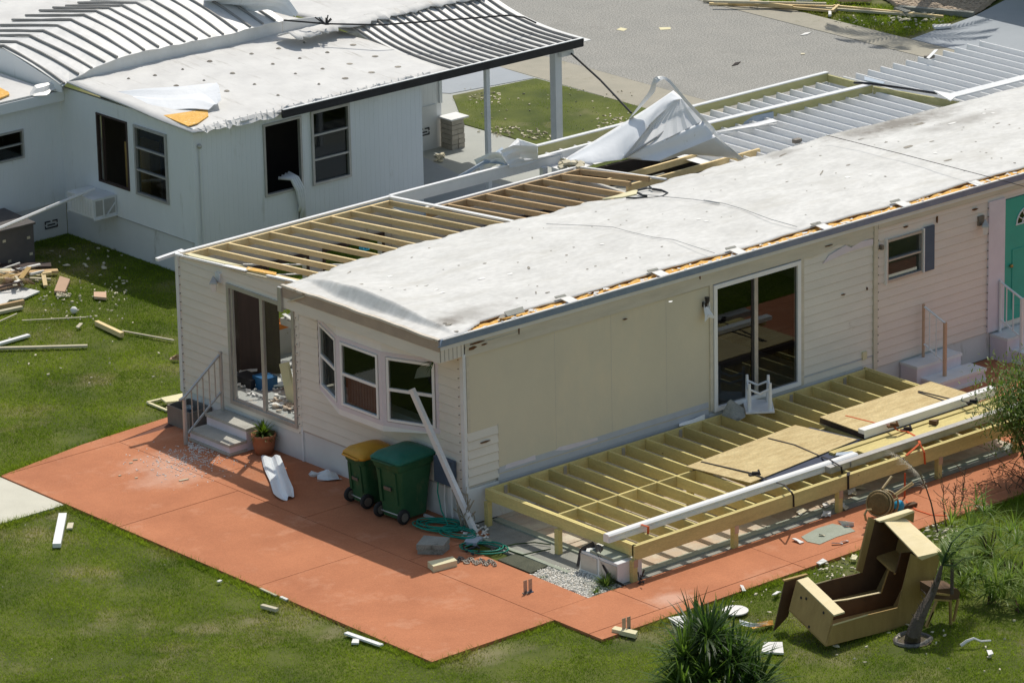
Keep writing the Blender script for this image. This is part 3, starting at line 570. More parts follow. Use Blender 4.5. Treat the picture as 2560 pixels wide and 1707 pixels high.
M['curtain'] = mat('mauve_curtain', (.17, .165, .19), (.23, .22, .25), 6, .9)
b = MB()
for i in range(26): y_ = 1.72+i*.036; b.box(-.26+.012*(i % 2), -.245+.012*(i % 2), y_, y_+.037, 1.5, 1.92)
b.build('curtain', 'curtain', H)
tag(MB().prism([OX('A', x, y_, .05) for x, y_ in [(1890, 830), (1925, 800), (1990, 812), (1985, 885), (1870, 900)]], (.02, 0, 0)).build('torn_sheet', 'styro'), 'torn white sheet seen through the upper right pane of the bay window', 'sheet')
# ---- overhang at the gable
pass
b = MB().box(-.515, -.495, -.03, 4.03, 2.87, 3.058).box(-.495, -.002, -.028, 4.0, 2.872, 2.89).box(-.50, -.005, -.03, -.012, 2.87, 3.2).box(-.50, -.0, 3.99, 4.01, 2.87, 3.2)
b.build('soffit_box', 'lap', H)
MB().box(-.56, -.516, 3.96, 4.06, 2.80, 3.22).box(-.50, -.515+.0, 3.9, 3.99, 2.84, 2.87).build('torn_trim_end', 'alu', H)
b = MB()
for i in range(6): b.box(-.49+i*.085, -.485+i*.085, -.034, -.031, 2.88, 3.18)
b.build('soffit_groove', 'darkalu', H)
MB().bar((-.55, 3.80, 3.03), (-.54, 3.35, 3.22), .02, .02).build('bent_wire', 'foam', H)
# ---- gutter along the long side
b = MB()
for x0, x1 in ((-.56, 3.35), (3.352, 8.8), (8.802, 15.4), (15.402, 22)):
    b.prism([(x0, -.055, 3.15), (x0, -.13, 3.17), (x0, -.17, 3.285), (x0, -.175, 3.30), (x0, -.16, 3.30), (x0, -.155, 3.285), (x0, -.12, 3.185), (x0, -.055, 3.165)], (x1-x0, 0, 0))
b.build('gutter', 'gutter', H)
MB().box(-.55, 22, -.182, -.168, 3.296, 3.312).build('gutter_lip', 'whitebright', H)
MB().box(-.5, 22, -.056, -.02, 3.08, 3.26).build('eave_board', 'white', H)
# ---- roof
back = [G(*k, 3.27) for k in [('R', 1530, 1035), ('R', 1690, 1020), ('R', 1900, 940), ('R', 2130, 850), ('R', 2350, 790), ('T', 250, 1330), ('T', 480, 1262), ('T', 700, 1190), ('T', 960, 1130), ('T', 1250, 1060), ('T', 1500, 1003), ('T', 1700, 948), ('T', 2050, 890),
      ('S', 480, 682), ('S', 580, 655), ('S', 700, 628), ('S', 780, 600), ('S', 900, 572), ('S', 980, 555), ('S', 1060, 520), ('S', 1200, 512), ('S', 1400, 500), ('S', 1560, 420), ('S', 1720, 350), ('S', 1850, 312), ('S', 2050, 262), ('S', 2350, 185), ('H', 1400, 1180), ('H', 1700, 1100), ('H', 1900, 1040), ('H', 2170, 972), (3, 650, 1035), (3, 1010, 925), (3, 1890, 705), (3, 2352, 590), (3, 3200, 370)]]
bx = [p.x for p in back]; by = [p.y for p in back]
def ysm(x):
    return float(np.interp(x, bx, by))
def rz(x, y_):
    z = 3.262+(.018+.057*max(0, min(1, (x+.3)/2.2)))*math.sin(math.pi*min(1, max(0, (y_+.1)/4.1)))
    xa = float(np.interp(y_, [.1, .3, .8, 1.4, 2.1, 2.8, 3.3, 3.8], [-.2, -.18, -.27, -.31, -.34, -.33, -.20, -.10]))
    hh = float(np.interp(y_, [-.05, .15, .8, 1.5, 2.4, 3.1, 3.7, 4.0], [0, .03, .10, .19, .215, .155, .05, 0]))
    wd = .04+.62*hh; t = (x-xa)/wd; s_ = max(0, min(1, t)); dec = max(0, 1-max(0, x-xa-wd)/1.9); z += hh*s_*dec*dec
    z += .010*math.sin(x*2.3+y_*1.1)*math.sin(y_*2.9+x*.7)+.006*math.sin(x*7.1+2*math.sin(y_*3))*math.sin(y_*5.3)
    return z
P = [[V((-.53, y_, z_)) for y_, z_ in ((yy, 3.06), (yy, rz(-.5, yy)-.028))] for yy in np.linspace(-.04, 3.96, 24)]
MB().grid(P, (.03, 0, 0)).build('gable_fascia', 'fascia', H)
P = [[V((-.55, yy, rz(-.5, yy)-.03)), V((-.545, yy, rz(-.5, yy)+.004)), V((-.49, yy, rz(-.5, yy)+.008+.004*math.sin(yy*9)))] for yy in np.linspace(-.05, 3.98, 60)]
MB().grid(P, (.004, 0, -.006)).build('fascia_cap', 'capmetal', H)
rng = random.Random(3)
P = []; xs = list(np.arange(-.5, .6, .03))+list(np.arange(.6, 22, .12))
for x in xs:
    yb = ysm(x)+.035*math.sin(x*9)*math.sin(x*3.7)+rng.uniform(-.03, .03)
    if x < 0: yb = 3.98-(0 if x > -.3 else .06)
    if x > 10.9: yb = ysm(x)
    y0 = -.05 if x < .0 else (.16+.025*math.sin(x*1.7)+rng.uniform(-.004, .004))
    if 0 <= x < .5: y0 = -.05+.2*x/.5+rng.uniform(-.01, .01)
    P.append([V((x, y0+(yb-y0)*j/44, rz(x, y0+(yb-y0)*j/44))) for j in range(45)])
MB().grid(P, (0, 0, -.022)).build('roof', 'roof', H, True)
edge = MB()
for i, x in enumerate(xs[:-1]):
    if x < .1: continue
    a, c = P[i][0], P[i+1][0]
    edge.hexa([a+V((0, .004, -.075)), c+V((0, .004, -.075)), c+V((0, .05, -.075)), a+V((0, .05, -.075))], [a+V((0, .004, -.022)), c+V((0, .004, -.022)), c+V((0, .05, -.022)), a+V((0, .05, -.022))])
edge.build('torn_membrane_edge', 'torn', H)
b = MB(); Pq = []
for x in np.arange(-.1, 22, .11): Pq.append([V((x, yy, 3.235+.014*math.sin(x*17+yy*40)+rng.uniform(-.006, .006))) for yy in (-.055, .0, .07, .14, .25)])
b.grid(Pq, (0, 0, -.03)); b.build('exposed_insulation', 'insul', H)
b = MB()
for i in range(150):
    x = rng.uniform(.3, 21); y_ = rng.uniform(-.05, .10); r = rng.uniform(.012, .045)
    b.prism([(x+r*rng.uniform(.6, 2)*math.cos(t), y_+r*math.sin(t)*.8, 3.255+rng.uniform(0, .02)) for t in (0, 1.2, 2.3, 3.6, 5)], (0, 0, .006))
o = b.build('torn_foil_scraps', 'styro', H); o['kind'] = 'stuff'
b = MB()
for x in (2.15, 4.15, 5.9, 7.9, 9.8, 11.6, 13.5):
    b.prism([(x, -.12, 3.285), (x+.20, -.12, 3.285), (x+.23, .13, 3.29), (x+.04, .14, 3.29)], (0, 0, .012))
each(b, 'metal_clip_strip', 'styro', H)
b = MB()
for x in (2.1, 4.12, 5.88, 7.86, 9.76): b.prism([(x, .16, 3.312), (x+.22, .14, 3.312), (x+.24, .20, 3.32), (x+.03, .22, 3.32)], (0, 0, .01))
b.prism([(.97, .03, 3.29), (1.30, .0, 3.30), (1.38, .13, 3.34), (1.0, .15, 3.33)], (0, 0, .012))
each(b, 'loose_flashing', 'slab', H)
# marks, holes and patches in the membrane
b = MB(); b2 = MB()
def mark(mb, k, x, y_, w_, h_, ang=0):
    p = G(k, x, y_, 3.34); z = rz(p.x, p.y)+.0035; pts = []
    for i in range(8):
        t = 2*math.pi*i/8; r = rng.uniform(.7, 1.15); u, v_ = w_/2*r*math.cos(t), h_/2*r*math.sin(t)
        pts.append(V((p.x+u*math.cos(ang)-v_*math.sin(ang), p.y+u*math.sin(ang)+v_*math.cos(ang), z)))
    mb.prism(pts, (0, 0, .002))
for a in [(5, 145, 432, .1, .05), (5, 990, 252, .08, .06), (5, 1315, 68, .13, .03, .9), (5, 1290, 280, .13, .06, .8), (5, 1340, 436, .15, .03, .9), (5, 1418, 432, .10, .05), (5, 60, 305, .20, .03, .5), (5, 445, 450, .06, .02), (5, 740, 660, .16, .10, .2), (5, 795, 690, .10, .10, .2), (5, 715, 655, .08, .06), (5, 1550, 190, .06, .06), (5, 1690, 280, .05, .04), (5, 1747, 260, .05, .04), (5, 590, 402, .10, .03), (5, 1957, 207, .04, .04), (5, 2200, 130, .06, .04), (3, 1635, 832, .32, .12), (3, 1560, 1003, .26, .12), (3, 1830, 1093, .22, .09), (3, 1150, 1130, .13, .05), (3, 680, 1110, .16, .05), (3, 1405, 1200, .05, .05), (3, 1720, 968, .13, .05), (3, 1410, 968, .10, .04), (3, 2290, 1100, .05, .05), (3, 2175, 848, .13, .03), (3, 700, 1040, .3, .05, .3), (3, 970, 1182, .35, .03, .6), (3, 730, 1242, .08, .03), (5, 280, 473, .05, .03), (5, 490, 186, .05, .04), (5, 610, 120, .05, .04), (5, 1120, 590, .25, .12, .15), (3, 1240, 937, .2, .03)]: mark(b, *a)
for i in range(70):
    x = rng.uniform(.3, 16); y_ = rng.uniform(.4, 3.7); z = rz(x, y_)+.003; r = rng.uniform(.008, .022)
    b.prism([(x+r*rng.uniform(.6, 1.6)*math.cos(t), y_+r*math.sin(t), z) for t in (0, 1.2, 2.3, 3.6, 5)], (0, 0, .002))
b.build('membrane_holes', 'roofstain', H)['kind'] = 'stuff'
for a in [(5, 970, 353, .16, .09), (5, 1165, 323, .14, .09), (5, 690, 455, .16, .08), (5, 655, 435, .12, .07), (5, 340, 335, .12, .08), (5, 350, 440, .10, .05), (3, 1145, 1213, .12, .10), (3, 1300, 1190, .10, .08), (3, 75, 870, .1, .08), (3, 1745, 1043, .1, .08), (3, 1860, 840, .25, .08), (3, 2080, 770, .1, .07), (3, 2140, 770, .1, .07), (5, 1795, 118, .1, .07), (5, 2260, 480, .1, .06), (3, 130, 1500, .12, .06), (3, 180, 1512, .12, .06)]: mark(b2, *a)
each(b2, 'membrane_patch', 'membrane_patch', H)
# black torn ring where a vent was
c = G('S', 1690, 445, 3.31); b = MB()
ring = [(1545, 420), (1640, 405), (1700, 410), (1780, 420), (1840, 447), (1790, 480), (1700, 492), (1580, 495), (1430, 497)]
b.tube([G('S', x, y_, 3.30)+V((0, 0, .012+jit(.006))) for x, y_ in ring], .015, 6)
b.tube([G('S', x, y_, 3.33) for x, y_ in [(1660, 378), (1690, 405), (1780, 415)]], .018, 5); b.tube([G('S', x, y_, 3.33) for x, y_ in [(1545, 440), (1600, 468), (1640, 470)]], .022, 5)
b.build('torn_flashing_ring', 'black', H)
b = MB(); b.prism([G('S', x, y_, 3.285) for x, y_ in [(1350, 470), (1500, 425), (1550, 420), (1535, 460), (1400, 490), (1200, 508)]], (0, 0, .02)); b.build('torn_wood_strip', 'cream', H)
# service cable lying on the roof
b = MB()
b.tube([G('S', x, y_, 3.36) for x, y_ in [(1590, 455), (1850, 482), (2100, 505), (2350, 545)]]+[G(3, x, y_, 3.36) for x, y_ in [(160, 1368), (300, 1392), (430, 1430), (620, 1500)]]+[G(6, 800, 0, 3.32)], .006, 5)
b.tube([G('S', x, y_, 3.36) for x, y_ in [(650, 745), (1000, 758), (1300, 775), (1480, 825), (1700, 875), (1900, 900), (2050, 950), (2300, 1030)]], .005, 5)
b.build('roof_cable', 'alu', H)
b = MB()
b.tube([G(3, x, y_, 3.45) for x, y_ in [(1000, 925), (1500, 1050), (2130, 1215), (2352, 1275)]], .006, 5)
tag(b.build('fallen_cable', 'wire'), 'thin dark cable lying slantwise across the right end of the white roof', 'cable')
# ---- addition: rafters and open room
for i, x in enumerate([.10]+[.17+.4505*k for k in range(1, 10)]+[4.66]):
    y0 = 7.50; MB().bar((x+jit(.012), y0, 2.865+jit(.006)), (x+jit(.02), 4.0, 3.155+jit(.012)), .045, .092).build('rafter', 'rafter', H)
MB().bar((.02, 7.1, 2.92), (.02, 4.1, 3.165), .05, .05).build('rafter', 'rafter', H)
for i in range(8):
    x = 5.18+.4435*i; MB().bar((x, 6.53, 2.90), (x, 3.9 if i < 6 else 4.7, 3.14), .045, .092).build('rafter', 'rafter2', H)
MB().box(0, 4.72, 7.50, 7.545, 2.71, 2.862).build('rim_board', 'rafter', H)
MB().box(4.70, 8.32, 6.53, 6.57, 2.74, 2.898).build('rim_board', 'rafter2', H)
b = MB().bar((-.02, 7.58, 2.895), (4.72, 7.60, 2.92), .07, .03).bar((4.72, 7.58, 2.92), (4.735, 4.1, 3.19), .08, .03).bar((4.74, 6.62, 2.92), (8.34, 6.64, 2.93), .06, .03).bar((8.33, 6.62, 2.93), (8.33, 4.3, 3.18), .05, .03)
b.bar((-.02, 7.55, 2.90), (-.02, 6.2, 3.0), .07, .035).bar((-.03, 6.18, 3.005), (-.03, 5.55, 3.055), .10, .02).bar((-.03, 5.0, 3.10), (-.03, 4.1, 3.175), .07, .03)
each(b, 'drip_edge', 'whitebright', H)
MB().bar((-.035, 6.15, 2.97), (-.035, 4.5, 3.10), .05, .02).build('gable_trim_gap', 'panel', H)
b = MB(); b.prism([(-.02, 7.35, 2.915), (.10, 7.3, 2.925), (.08, 5.8, 3.04), (.0, 6.2, 3.0)], (0, 0, .012)); b.build('torn_insulation', 'cream', H)
MB().prism([(-.02, 5.6, 3.04), (.10, 5.7, 3.04), (.09, 4.9, 3.12), (-.01, 4.8, 3.12)], (0, 0, .012)).build('torn_insulation', 'insul', H)
MB().bar((-.36, 7.66, 2.86), (.2, 7.66, 2.90), .08, .05).build('broken_gutter_end', 'whitebright', H)
# walls of the addition seen from inside
hw = [(.9, 1.75, 1.15, 2.3), (1.85, 2.7, 1.15, 2.3), (3.1, 4.4, .7, 2.3)]
b = MB()
for a_, b_, c_, d_ in cells(0, 4.7, .0, 2.72, hw): b.box(a_, b_, 7.46, 7.58, c_, d_)
for a_, b_, c_, d_ in cells(4.7, 8.3, .0, 2.74, [(5.1, 6.2, 1.2, 2.35), (6.5, 7.6, 1.2, 2.35)]): b.box(a_, b_, 6.48, 6.60, c_, d_)
b.box(4.62, 4.70, 6.3, 7.45, 0, 2.72).box(8.2, 8.3, 4.3, 6.47, 0, 2.74)
b.build('rear_wall', 'drywall', H)
b = MB()
for (x0, x1, y_) in ((.9, 1.75, 7.44), (1.85, 2.7, 7.44), (3.1, 4.4, 7.44), (5.1, 6.2, 6.46), (6.5, 7.6, 6.46)):
    b.box(x0-.04, x1+.04, y_-.02, y_+.015, 2.27, 2.35); b.box(x0-.04, x0, y_-.02, y_+.015, 1.15, 2.27); b.box(x1, x1+.04, y_-.02, y_+.015, 1.15, 2.27)
each(b, 'window_casing', 'paneling', H)
b = MB()
for x in np.arange(.3, 4.6, .45): b.box(x, x+.04, 4.26, 4.34, .6, 2.95)
for x in np.arange(5.0, 8.2, .45): b.box(x, x+.04, 4.26, 4.34, .6, 2.95)
b.box(0.1, 8.2, 4.26, 4.34, 2.5, 2.55); b.build('stud_wall', 'rafter2', H)
MB().box(.1, 8.2, 4.16, 4.24, .6, 2.95).build('partition_wall', 'paneling', H)
MB().box(.1, 8.2, .12, 7.46, .50, FL).build('floor', 'floor', H)
MB().box(8.2, 21.8, .12, 4.2, .50, FL).box(8.2, 21.8, 4.1, 4.2, .0, 3.1).build('floor', 'floor', H)
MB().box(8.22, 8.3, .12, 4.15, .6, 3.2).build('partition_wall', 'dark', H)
b = MB()
for k in range(12): x = 8.3+k*.0; 
for (x0, y0, x1, y1, z) in [(8.3, 4.4, 12, 4.45, 3.02), (8.3, 5.3, 11.6, 5.35, 2.86), (8.3, 6.1, 11.2, 6.2, 2.75)]: b.bar((x0, y0, z), (x1, y1, z), .05, .12)
each(b, 'roof_plate', 'rafter', H)
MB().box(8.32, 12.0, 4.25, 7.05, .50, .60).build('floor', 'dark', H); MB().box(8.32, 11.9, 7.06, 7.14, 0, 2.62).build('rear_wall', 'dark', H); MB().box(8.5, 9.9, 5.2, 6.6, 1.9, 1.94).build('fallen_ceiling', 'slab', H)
b = MB()
for k in ((8.6, 5.7, 1.4, .5), (9.2, 4.8, 1.6, .4)): b.box(k[0], k[0]+k[2], k[1], k[1]+k[3], 2.16, 2.55)
each(b, 'duct', 'slab', H)
# wall lamps
def lantern(parent, P, u, z, m1='white'):
    o = MB().hexa([P(u-.07, z, 0), P(u+.07, z, 0), P(u+.07, z+.17, 0), P(u-.07, z+.17, 0)], [P(u-.07, z, .05), P(u+.07, z, .05), P(u+.07, z+.17, .05), P(u-.07, z+.17, .05)]).build('wall_lamp', m1, parent)
    c = P(u, z, .14); MB().lathe(c, [(.05, -.14), (.07, .0)], 4).build('lamp_glass', 'styro', o)
    MB().lathe(c, [(.095, .0), (.085, .03), (.03, .10), (.012, .13)], 4).build('lamp_cap', 'alu', o)
lantern(H, PX, 6.36, 2.66); lantern(H, PY, 11.80, 2.52, 'darkalu')
b = MB().lathe((5.20, -.10, 2.60), [(.03, 0), (.045, .10)], 8).box(5.17, 5.23, -.08, 0, 2.52, 2.60); b.build('floodlight', 'black', H)
b = MB().box(9.30, 9.35, -.09, -.02, 2.62, 2.70); b.build('wall_sensor', 'darkalu', H)
# ================================================================ CARPORT between the houses
CP = thing('carport', (13, 6.5, 0), 'open carport frame of pale metal roof pans and olive timber beams behind the white roof', 'carport')
for i in range(34):
    x = 8.75+.345*i
    y1 = 8.02 if x < 15.9 else 7.98; y0 = 4.05 if x > 10.7 else 7.1
    z = 2.70
    MB().prism([(x-.30, y0, z), (x-.02, y0, z), (x-.005, y0, z+.11), (x+.012, y0, z+.118), (x+.03, y0, z+.112), (x+.028, y0, z+.10), (x+.012, y0, z+.105), (x, y0, z+.09), (x-.012, y0, z-.006), (x-.30, y0, z-.006)], (0, y1-y0+jit(.01), 0)).build('roof_pan', 'whitebright', CP)
each(MB().bar((8.3, 8.12, 2.93), (16.0, 8.06, 2.93), .05, .16).bar((11.9, 7.05, 2.93), (16.0, 6.86, 2.93), .07, .16).bar((16.0, 8.04, 2.90), (16.0, 6.90, 2.90), .05, .14).bar((16.0, 6.80, 2.90), (16.35, 4.9, 2.90), .05, .14), 'beam', 'olive', CP)
each(MB().bar((8.3, 8.13, 2.955), (16.0, 8.07, 2.955), .09, .022).bar((11.9, 7.05, 2.955), (16.0, 6.86, 2.955), .13, .022).bar((16.2, 5.02, 3.02), (22, 4.85, 3.02), .24, .03), 'beam_cap', 'white', CP)
MB().box(4.76, 9.6, 7.60, 7.65, 2.70, 2.90).build('fascia_beam', 'white', CP)
MB().box(4.74, 9.6, 7.585, 7.66, 2.903, 2.925).build('beam_cap', 'whitebright', CP)
MB().prism([G(3, 250, 905, 2.86), G(3, 640, 820, 2.86), G(3, 670, 840, 2.86), G(3, 655, 850, 2.80), G(3, 260, 925, 2.80)], (0, .02, .02)).build('peeled_fascia', 'whitebright', CP)
MB().prism([G(3, 235, 850, 2.88), G(3, 640, 765, 2.88), G(3, 640, 815, 2.74), G(3, 250, 900, 2.74)], (0, .02, 0)).build('peeled_fascia', 'bluegrey', CP)
MB().prism([G(3, 1730, 625, 2.98), G(3, 1900, 655, 3.0), G(3, 1850, 695, 3.02)], (0, 0, .02)).build('bent_flap', 'whitebright', CP)
MB().tube([G(3, 1190, 566, 2.95), G(3, 1300, 572, 2.98), G(3, 1500, 600, 2.95), G(3, 1760, 640, 2.95)], .025, 5).build('torn_gasket', 'black', CP)
MB().prism([G(3, 1260, 530, 2.92), G(3, 1400, 568, 2.92), G(3, 1390, 582, 2.92), G(3, 1262, 556, 2.92)], (0, 0, .02)).build('bent_flap', 'bluegrey', CP)
each(MB().box(16.0, 16.1, 4.95, 5.05, -.03, 2.7).box(8.25, 8.36, 7.52, 7.62, -.03, 2.72).box(12.2, 12.3, 8.0, 8.1, -.03, 2.75).box(15.9, 16.0, 8.0, 8.1, -.03, 2.75), 'post', 'white', CP)
b = MB()
o = MB().prism([G(3, 1685, 400, 2.95), G(3, 1740, 345, 2.95), G(3, 1765, 342, 2.95), G(3, 1705, 404, 2.95)], (0, 0, .01)).build('loose_strap', 'whitebright', CP)
each(MB().box(*[v for p in (G(3, 1700, 385, 2.85), ) for v in (p.x-.08, p.x+.12, p.y-.05, p.y+.05, 2.8, 2.86)]).box(*[v for p in (G(3, 800, 965, 2.83), ) for v in (p.x-.08, p.x+.08, p.y-.05, p.y+.05, 2.8, 2.87)]), 'clamp', 'darkalu', CP)
# twisted sheet
def ruled(A, B, nu=10, nv=6, rip=0.0, fr=5, thick=(0, .004, .004), mb=None):
    def samp(P, t):
        L_ = [0]
        for a, c in zip(P, P[1:]): L_.append(L_[-1]+(c-a).length)
        d = t*L_[-1]
        for i in range(len(P)-1):
            if d <= L_[i+1]+1e-9: return P[i].lerp(P[i+1], (d-L_[i])/max(1e-9, L_[i+1]-L_[i]))
        return P[-1]
    n = (A[-1]-A[0]).cross(B[0]-A[0]); n = n.normalized() if n.length > 1e-6 else V((0, 0, 1))
    g_ = []
    for j in range(nv+1):
        row = []
        for i in range(nu+1):
            t = i/nu; s_ = j/nv; p = samp(A, t).lerp(samp(B, t), s_)
            row.append(p+n*(rip*math.sin(fr*math.pi*s_+t*2)))
        g_.append(row)
    mb = mb or MB(); mb.grid(g_, thick); return mb
def HP(*a): return [G('H', x, y_, z) for x, y_, z in a]
TW = thing('twisted_roof_sheet', (10, 5.6, 2.8), 'huge peeled sheet of white metal roofing twisted up into a peak behind the roof', 'roof sheet')
ruled(HP((250, 985, 2.86), (400, 890, 3.0), (960, 540, 3.55), (1150, 420, 3.75), (1420, 235, 4.05), (1530, 330, 4.0)), HP((330, 1010, 2.86), (500, 1022, 2.92), (870, 975, 3.0), (1010, 800, 3.3), (1200, 560, 3.6), (1412, 372, 3.9)), 24, 8, .02, 2).build('folded_panel', 'sheetmetal', TW, True)
ruled(HP((1530, 330, 4.0), (1600, 420, 3.9), (1740, 572, 3.7)), HP((1412, 372, 3.9), (1100, 690, 3.35), (890, 972, 3.0)), 16, 16, .012, 15).build('ribbed_panel', 'whitebright', TW)
ruled(HP((1740, 572, 3.7), (1340, 770, 3.35), (900, 965, 3.0)), HP((1880, 745, 3.45), (1500, 900, 3.15), (1270, 1000, 2.98)), 16, 8, .02, 2).build('folded_panel', 'sheetmetal', TW, True)
ruled(HP((1270, 1000, 2.98), (1500, 900, 3.15), (1880, 745, 3.45)), HP((1290, 998, 2.96), (1560, 925, 3.0), (2170, 980, 3.0)), 12, 6, .012, 2).build('folded_panel', 'white', TW, True)
ruled(HP((1255, 95, 4.45), (1330, 90, 4.45), (1400, 140, 4.38), (1560, 330, 4.1), (1760, 545, 3.75), (1870, 650, 3.55), (1895, 735, 3.45), (2180, 975, 3.02)), HP((1270, 122, 4.42), (1330, 118, 4.41), (1385, 165, 4.34), (1530, 345, 4.06), (1735, 572, 3.70), (1835, 690, 3.48), (1860, 760, 3.38), (2120, 985, 2.98)), 26, 2).build('rolled_flange', 'white', TW)
ruled(HP((1255, 95, 4.45), (1215, 110, 4.42), (1170, 250, 4.15), (1060, 400, 3.85), (950, 545, 3.55)), HP((1330, 118, 4.42), (1250, 150, 4.38), (1230, 255, 4.12), (1100, 400, 3.82), (965, 540, 3.53)), 14, 2).build('rolled_flange', 'white', TW)
MB().tube(HP((900, 965, 3.03), (1250, 740, 3.38), (1390, 630, 3.52)), .02, 5).build('fold_crease', 'alu', TW)
# crumpled awning pieces hanging on the beam
CR = thing('crumpled_awning', (8, 8, 2.6), 'crumpled white sheet metal draped over the carport beam beside the twisted sheet', 'metal scrap')
def SP(*a): return [G('S', x, y_, z) for x, y_, z in a]
ruled(SP((-60, 120, 2.9), (90, 40, 3.15), (200, 30, 3.2), (280, 160, 2.95)), SP((20, 240, 2.75), (60, 200, 2.8), (170, 150, 2.9), (275, 200, 2.85)), 12, 6, .04, 4).build('crumpled_panel', 'whitebright', CR)
ruled(SP((200, 30, 3.2), (330, -20, 3.3), (560, -10, 3.3)), SP((280, 160, 2.95), (400, 90, 3.0), (570, 110, 2.95)), 8, 5, .03, 3).build('crumpled_panel', 'sheetmetal', CR)
ruled(SP((280, 160, 2.95), (360, 110, 3.0), (570, 90, 2.95), (800, 40, 2.9)), SP((290, 200, 2.88), (400, 180, 2.86), (560, 130, 2.86), (800, 70, 2.85)), 10, 3, .02, 3).build('crumpled_panel', 'white', CR)
ruled([G(2, x, y_, z) for x, y_, z in [(805, 1205, 2.8), (960, 1110, 2.95), (1110, 1000, 3.1)]], [G(2, x, y_, z) for x, y_, z in [(860, 1200, 2.8), (1000, 1120, 2.9), (1150, 1140, 2.9)]], 8, 4, .03, 3).build('crumpled_panel', 'bluegrey', CR)
ruled([G(2, x, y_, z) for x, y_, z in [(1110, 1050, 3.0), (1210, 940, 3.2), (1355, 985, 3.15)]], [G(2, x, y_, z) for x, y_, z in [(1150, 1070, 3.0), (1250, 1010, 3.05), (1350, 1080, 2.95)]], 8, 4, .03, 3).build('crumpled_panel', 'whitebright', CR)
MB().prism([G(2, x, y_, 2.96) for x, y_ in [(1140, 1065), (1290, 1005), (1310, 1020), (1180, 1080)]], (0, 0, .03)).build('timber_stub', 'olive', CR)
b = MB(); rng = random.Random(5)
for i in range(26):
    p = G('H', rng.uniform(220, 440), rng.uniform(1020, 1075), 2.9); q = p+V((0, 0, rng.uniform(-.05, .08))); r = rng.uniform(.03, .08); b.prism([q+V((r*rng.uniform(.6, 1.7)*math.cos(t), r*rng.uniform(.6, 1.3)*math.sin(t), rng.uniform(-.02, .03))) for t in (0, 1.1, 2.4, 3.6, 5)], (rng.uniform(-.02, .02), 0, rng.uniform(.02, .05)))
tag(b.build('torn_insulation', 'foam'), 'pale yellow clump of torn insulation under the twisted sheet', 'insulation')

# ================================================================ NEIGHBOUR HOUSE
NX, NY = 4.89, 13.6
N_ = thing('neighbour_house', (8, 16, 0), 'white ribbed metal house with shaded walls and battered pale roof behind the beige home', 'house')
NPX = lambda y_, z, n=0: V((NX-n, y_, z)); NPY = lambda x, z, n=0: V((x, NY-n, z)); NPW = lambda x, z, n=0: V((x, 17.85-n, z))
f1 = [(15.69, 16.69, 1.26, 2.63), (14.43, 15.46, 1.26, 2.64)]; f2 = [(6.52, 7.44, 1.24, 2.67), (7.67, 8.61, 1.23, 2.7)]
wp0 = OY(1, 0, 910, 17.85); wp1 = OY(1, 155, 880, 17.85); wz0 = OY(1, 155, 1080, 17.85).z
f3 = [(wp0.x-.6, wp1.x, wz0, wp1.z)]
b = MB(); ribs(b, NPX, NY, 17.85, .66, 2.92, f1); b.build('end_wall', 'nwall', N_)
b = MB(); ribs(b, NPY, NX, 10.42, .62, 2.86, f2, .115); b.build('side_wall', 'nwall', N_)
b = MB(); ribs(b, NPW, -1.5, NX, .62, 2.86, f3, .115); b.build('wing_wall', 'nwall', N_)
b = MB()
for a_, b_, c_, d_ in cells(NY+.02, 17.85, .6, 2.9, f1): b.box(NX+.012, NX+.10, a_, b_, c_, d_)
for a_, b_, c_, d_ in cells(NX, 10.4, .6, 2.84, f2): b.box(a_+.1, b_, NY+.012, NY+.1, c_, d_)
for a_, b_, c_, d_ in cells(-1.5, NX, .6, 2.84, f3): b.box(a_, b_, 17.862, 17.95, c_, d_)
b.box(10.30, 10.40, NY+.1, 17.4, -.05, 2.84).build('wall_backing', 'nwall', N_)
each(MB().box(NX+.01, NX+.04, NY+.01, 17.85, LZ, .66).box(NX+.02, 10.42, NY+.008, NY+.04, LZ, .62).box(-1.5, NX, 17.86, 17.9, LZ, .62), 'skirting', 'nskirt', N_)
MB().box(NX-.014, NX+.07, NY-.014, NY+.07, .0, 2.86).build('corner_trim', 'nwall', N_)
MB().tube([(NX+.12, NY-.03, .02), (NX+.12, NY-.03, 2.55)], .02, 6).build('conduit', 'white', N_)
sph(MB(), (NX+.11, NY-.04, 2.56), .05, 6).build('junction_box', 'alu', N_)
MB().box(7.3, 7.35, NY-.02, NY, .62, 1.24).build('wall_seam', 'alu', N_)
MB().box(NX-.012, NX, 13.62, 17.8, .655, .668).build('skirting_ledge', 'alu', N_)
window(N_, NPX, 14.43, 15.46, 1.26, 2.64, 'alu', 'glass', .05, bars=(.36, .68), proud=.04)
window(N_, NPX, 15.69, 16.69, 1.26, 2.63, 'paneling', None, .035, vb=(.16+.66,), proud=.02)
window(N_, NPY, 6.52, 7.44, 1.24, 2.67, 'alu', None, .045, proud=.03)
window(N_, NPY, 7.67, 8.61, 1.23, 2.70, 'alu', 'glass', .05, bars=(.34, .67), proud=.04)
window(N_, NPW, f3[0][0], f3[0][1], f3[0][2], f3[0][3], 'alu', 'glass', .04, bars=(.5,), proud=.03)
MB().box(NX+.12, 10.25, NY+1.2, NY+1.25, .6, 2.85).box(NX+.9, NX+.95, NY+.2, 17.8, .6, 2.85).build('inner_wall', 'dark', N_)
MB().box(NX+.35, NX+.8, 15.5, 16.3, .7, 2.05).build('inner_cabinet', 'woodold', N_)
MB().box(NX+.1, 10.3, NY+.1, 17.8, .5, .6).build('floor', 'floor', N_)
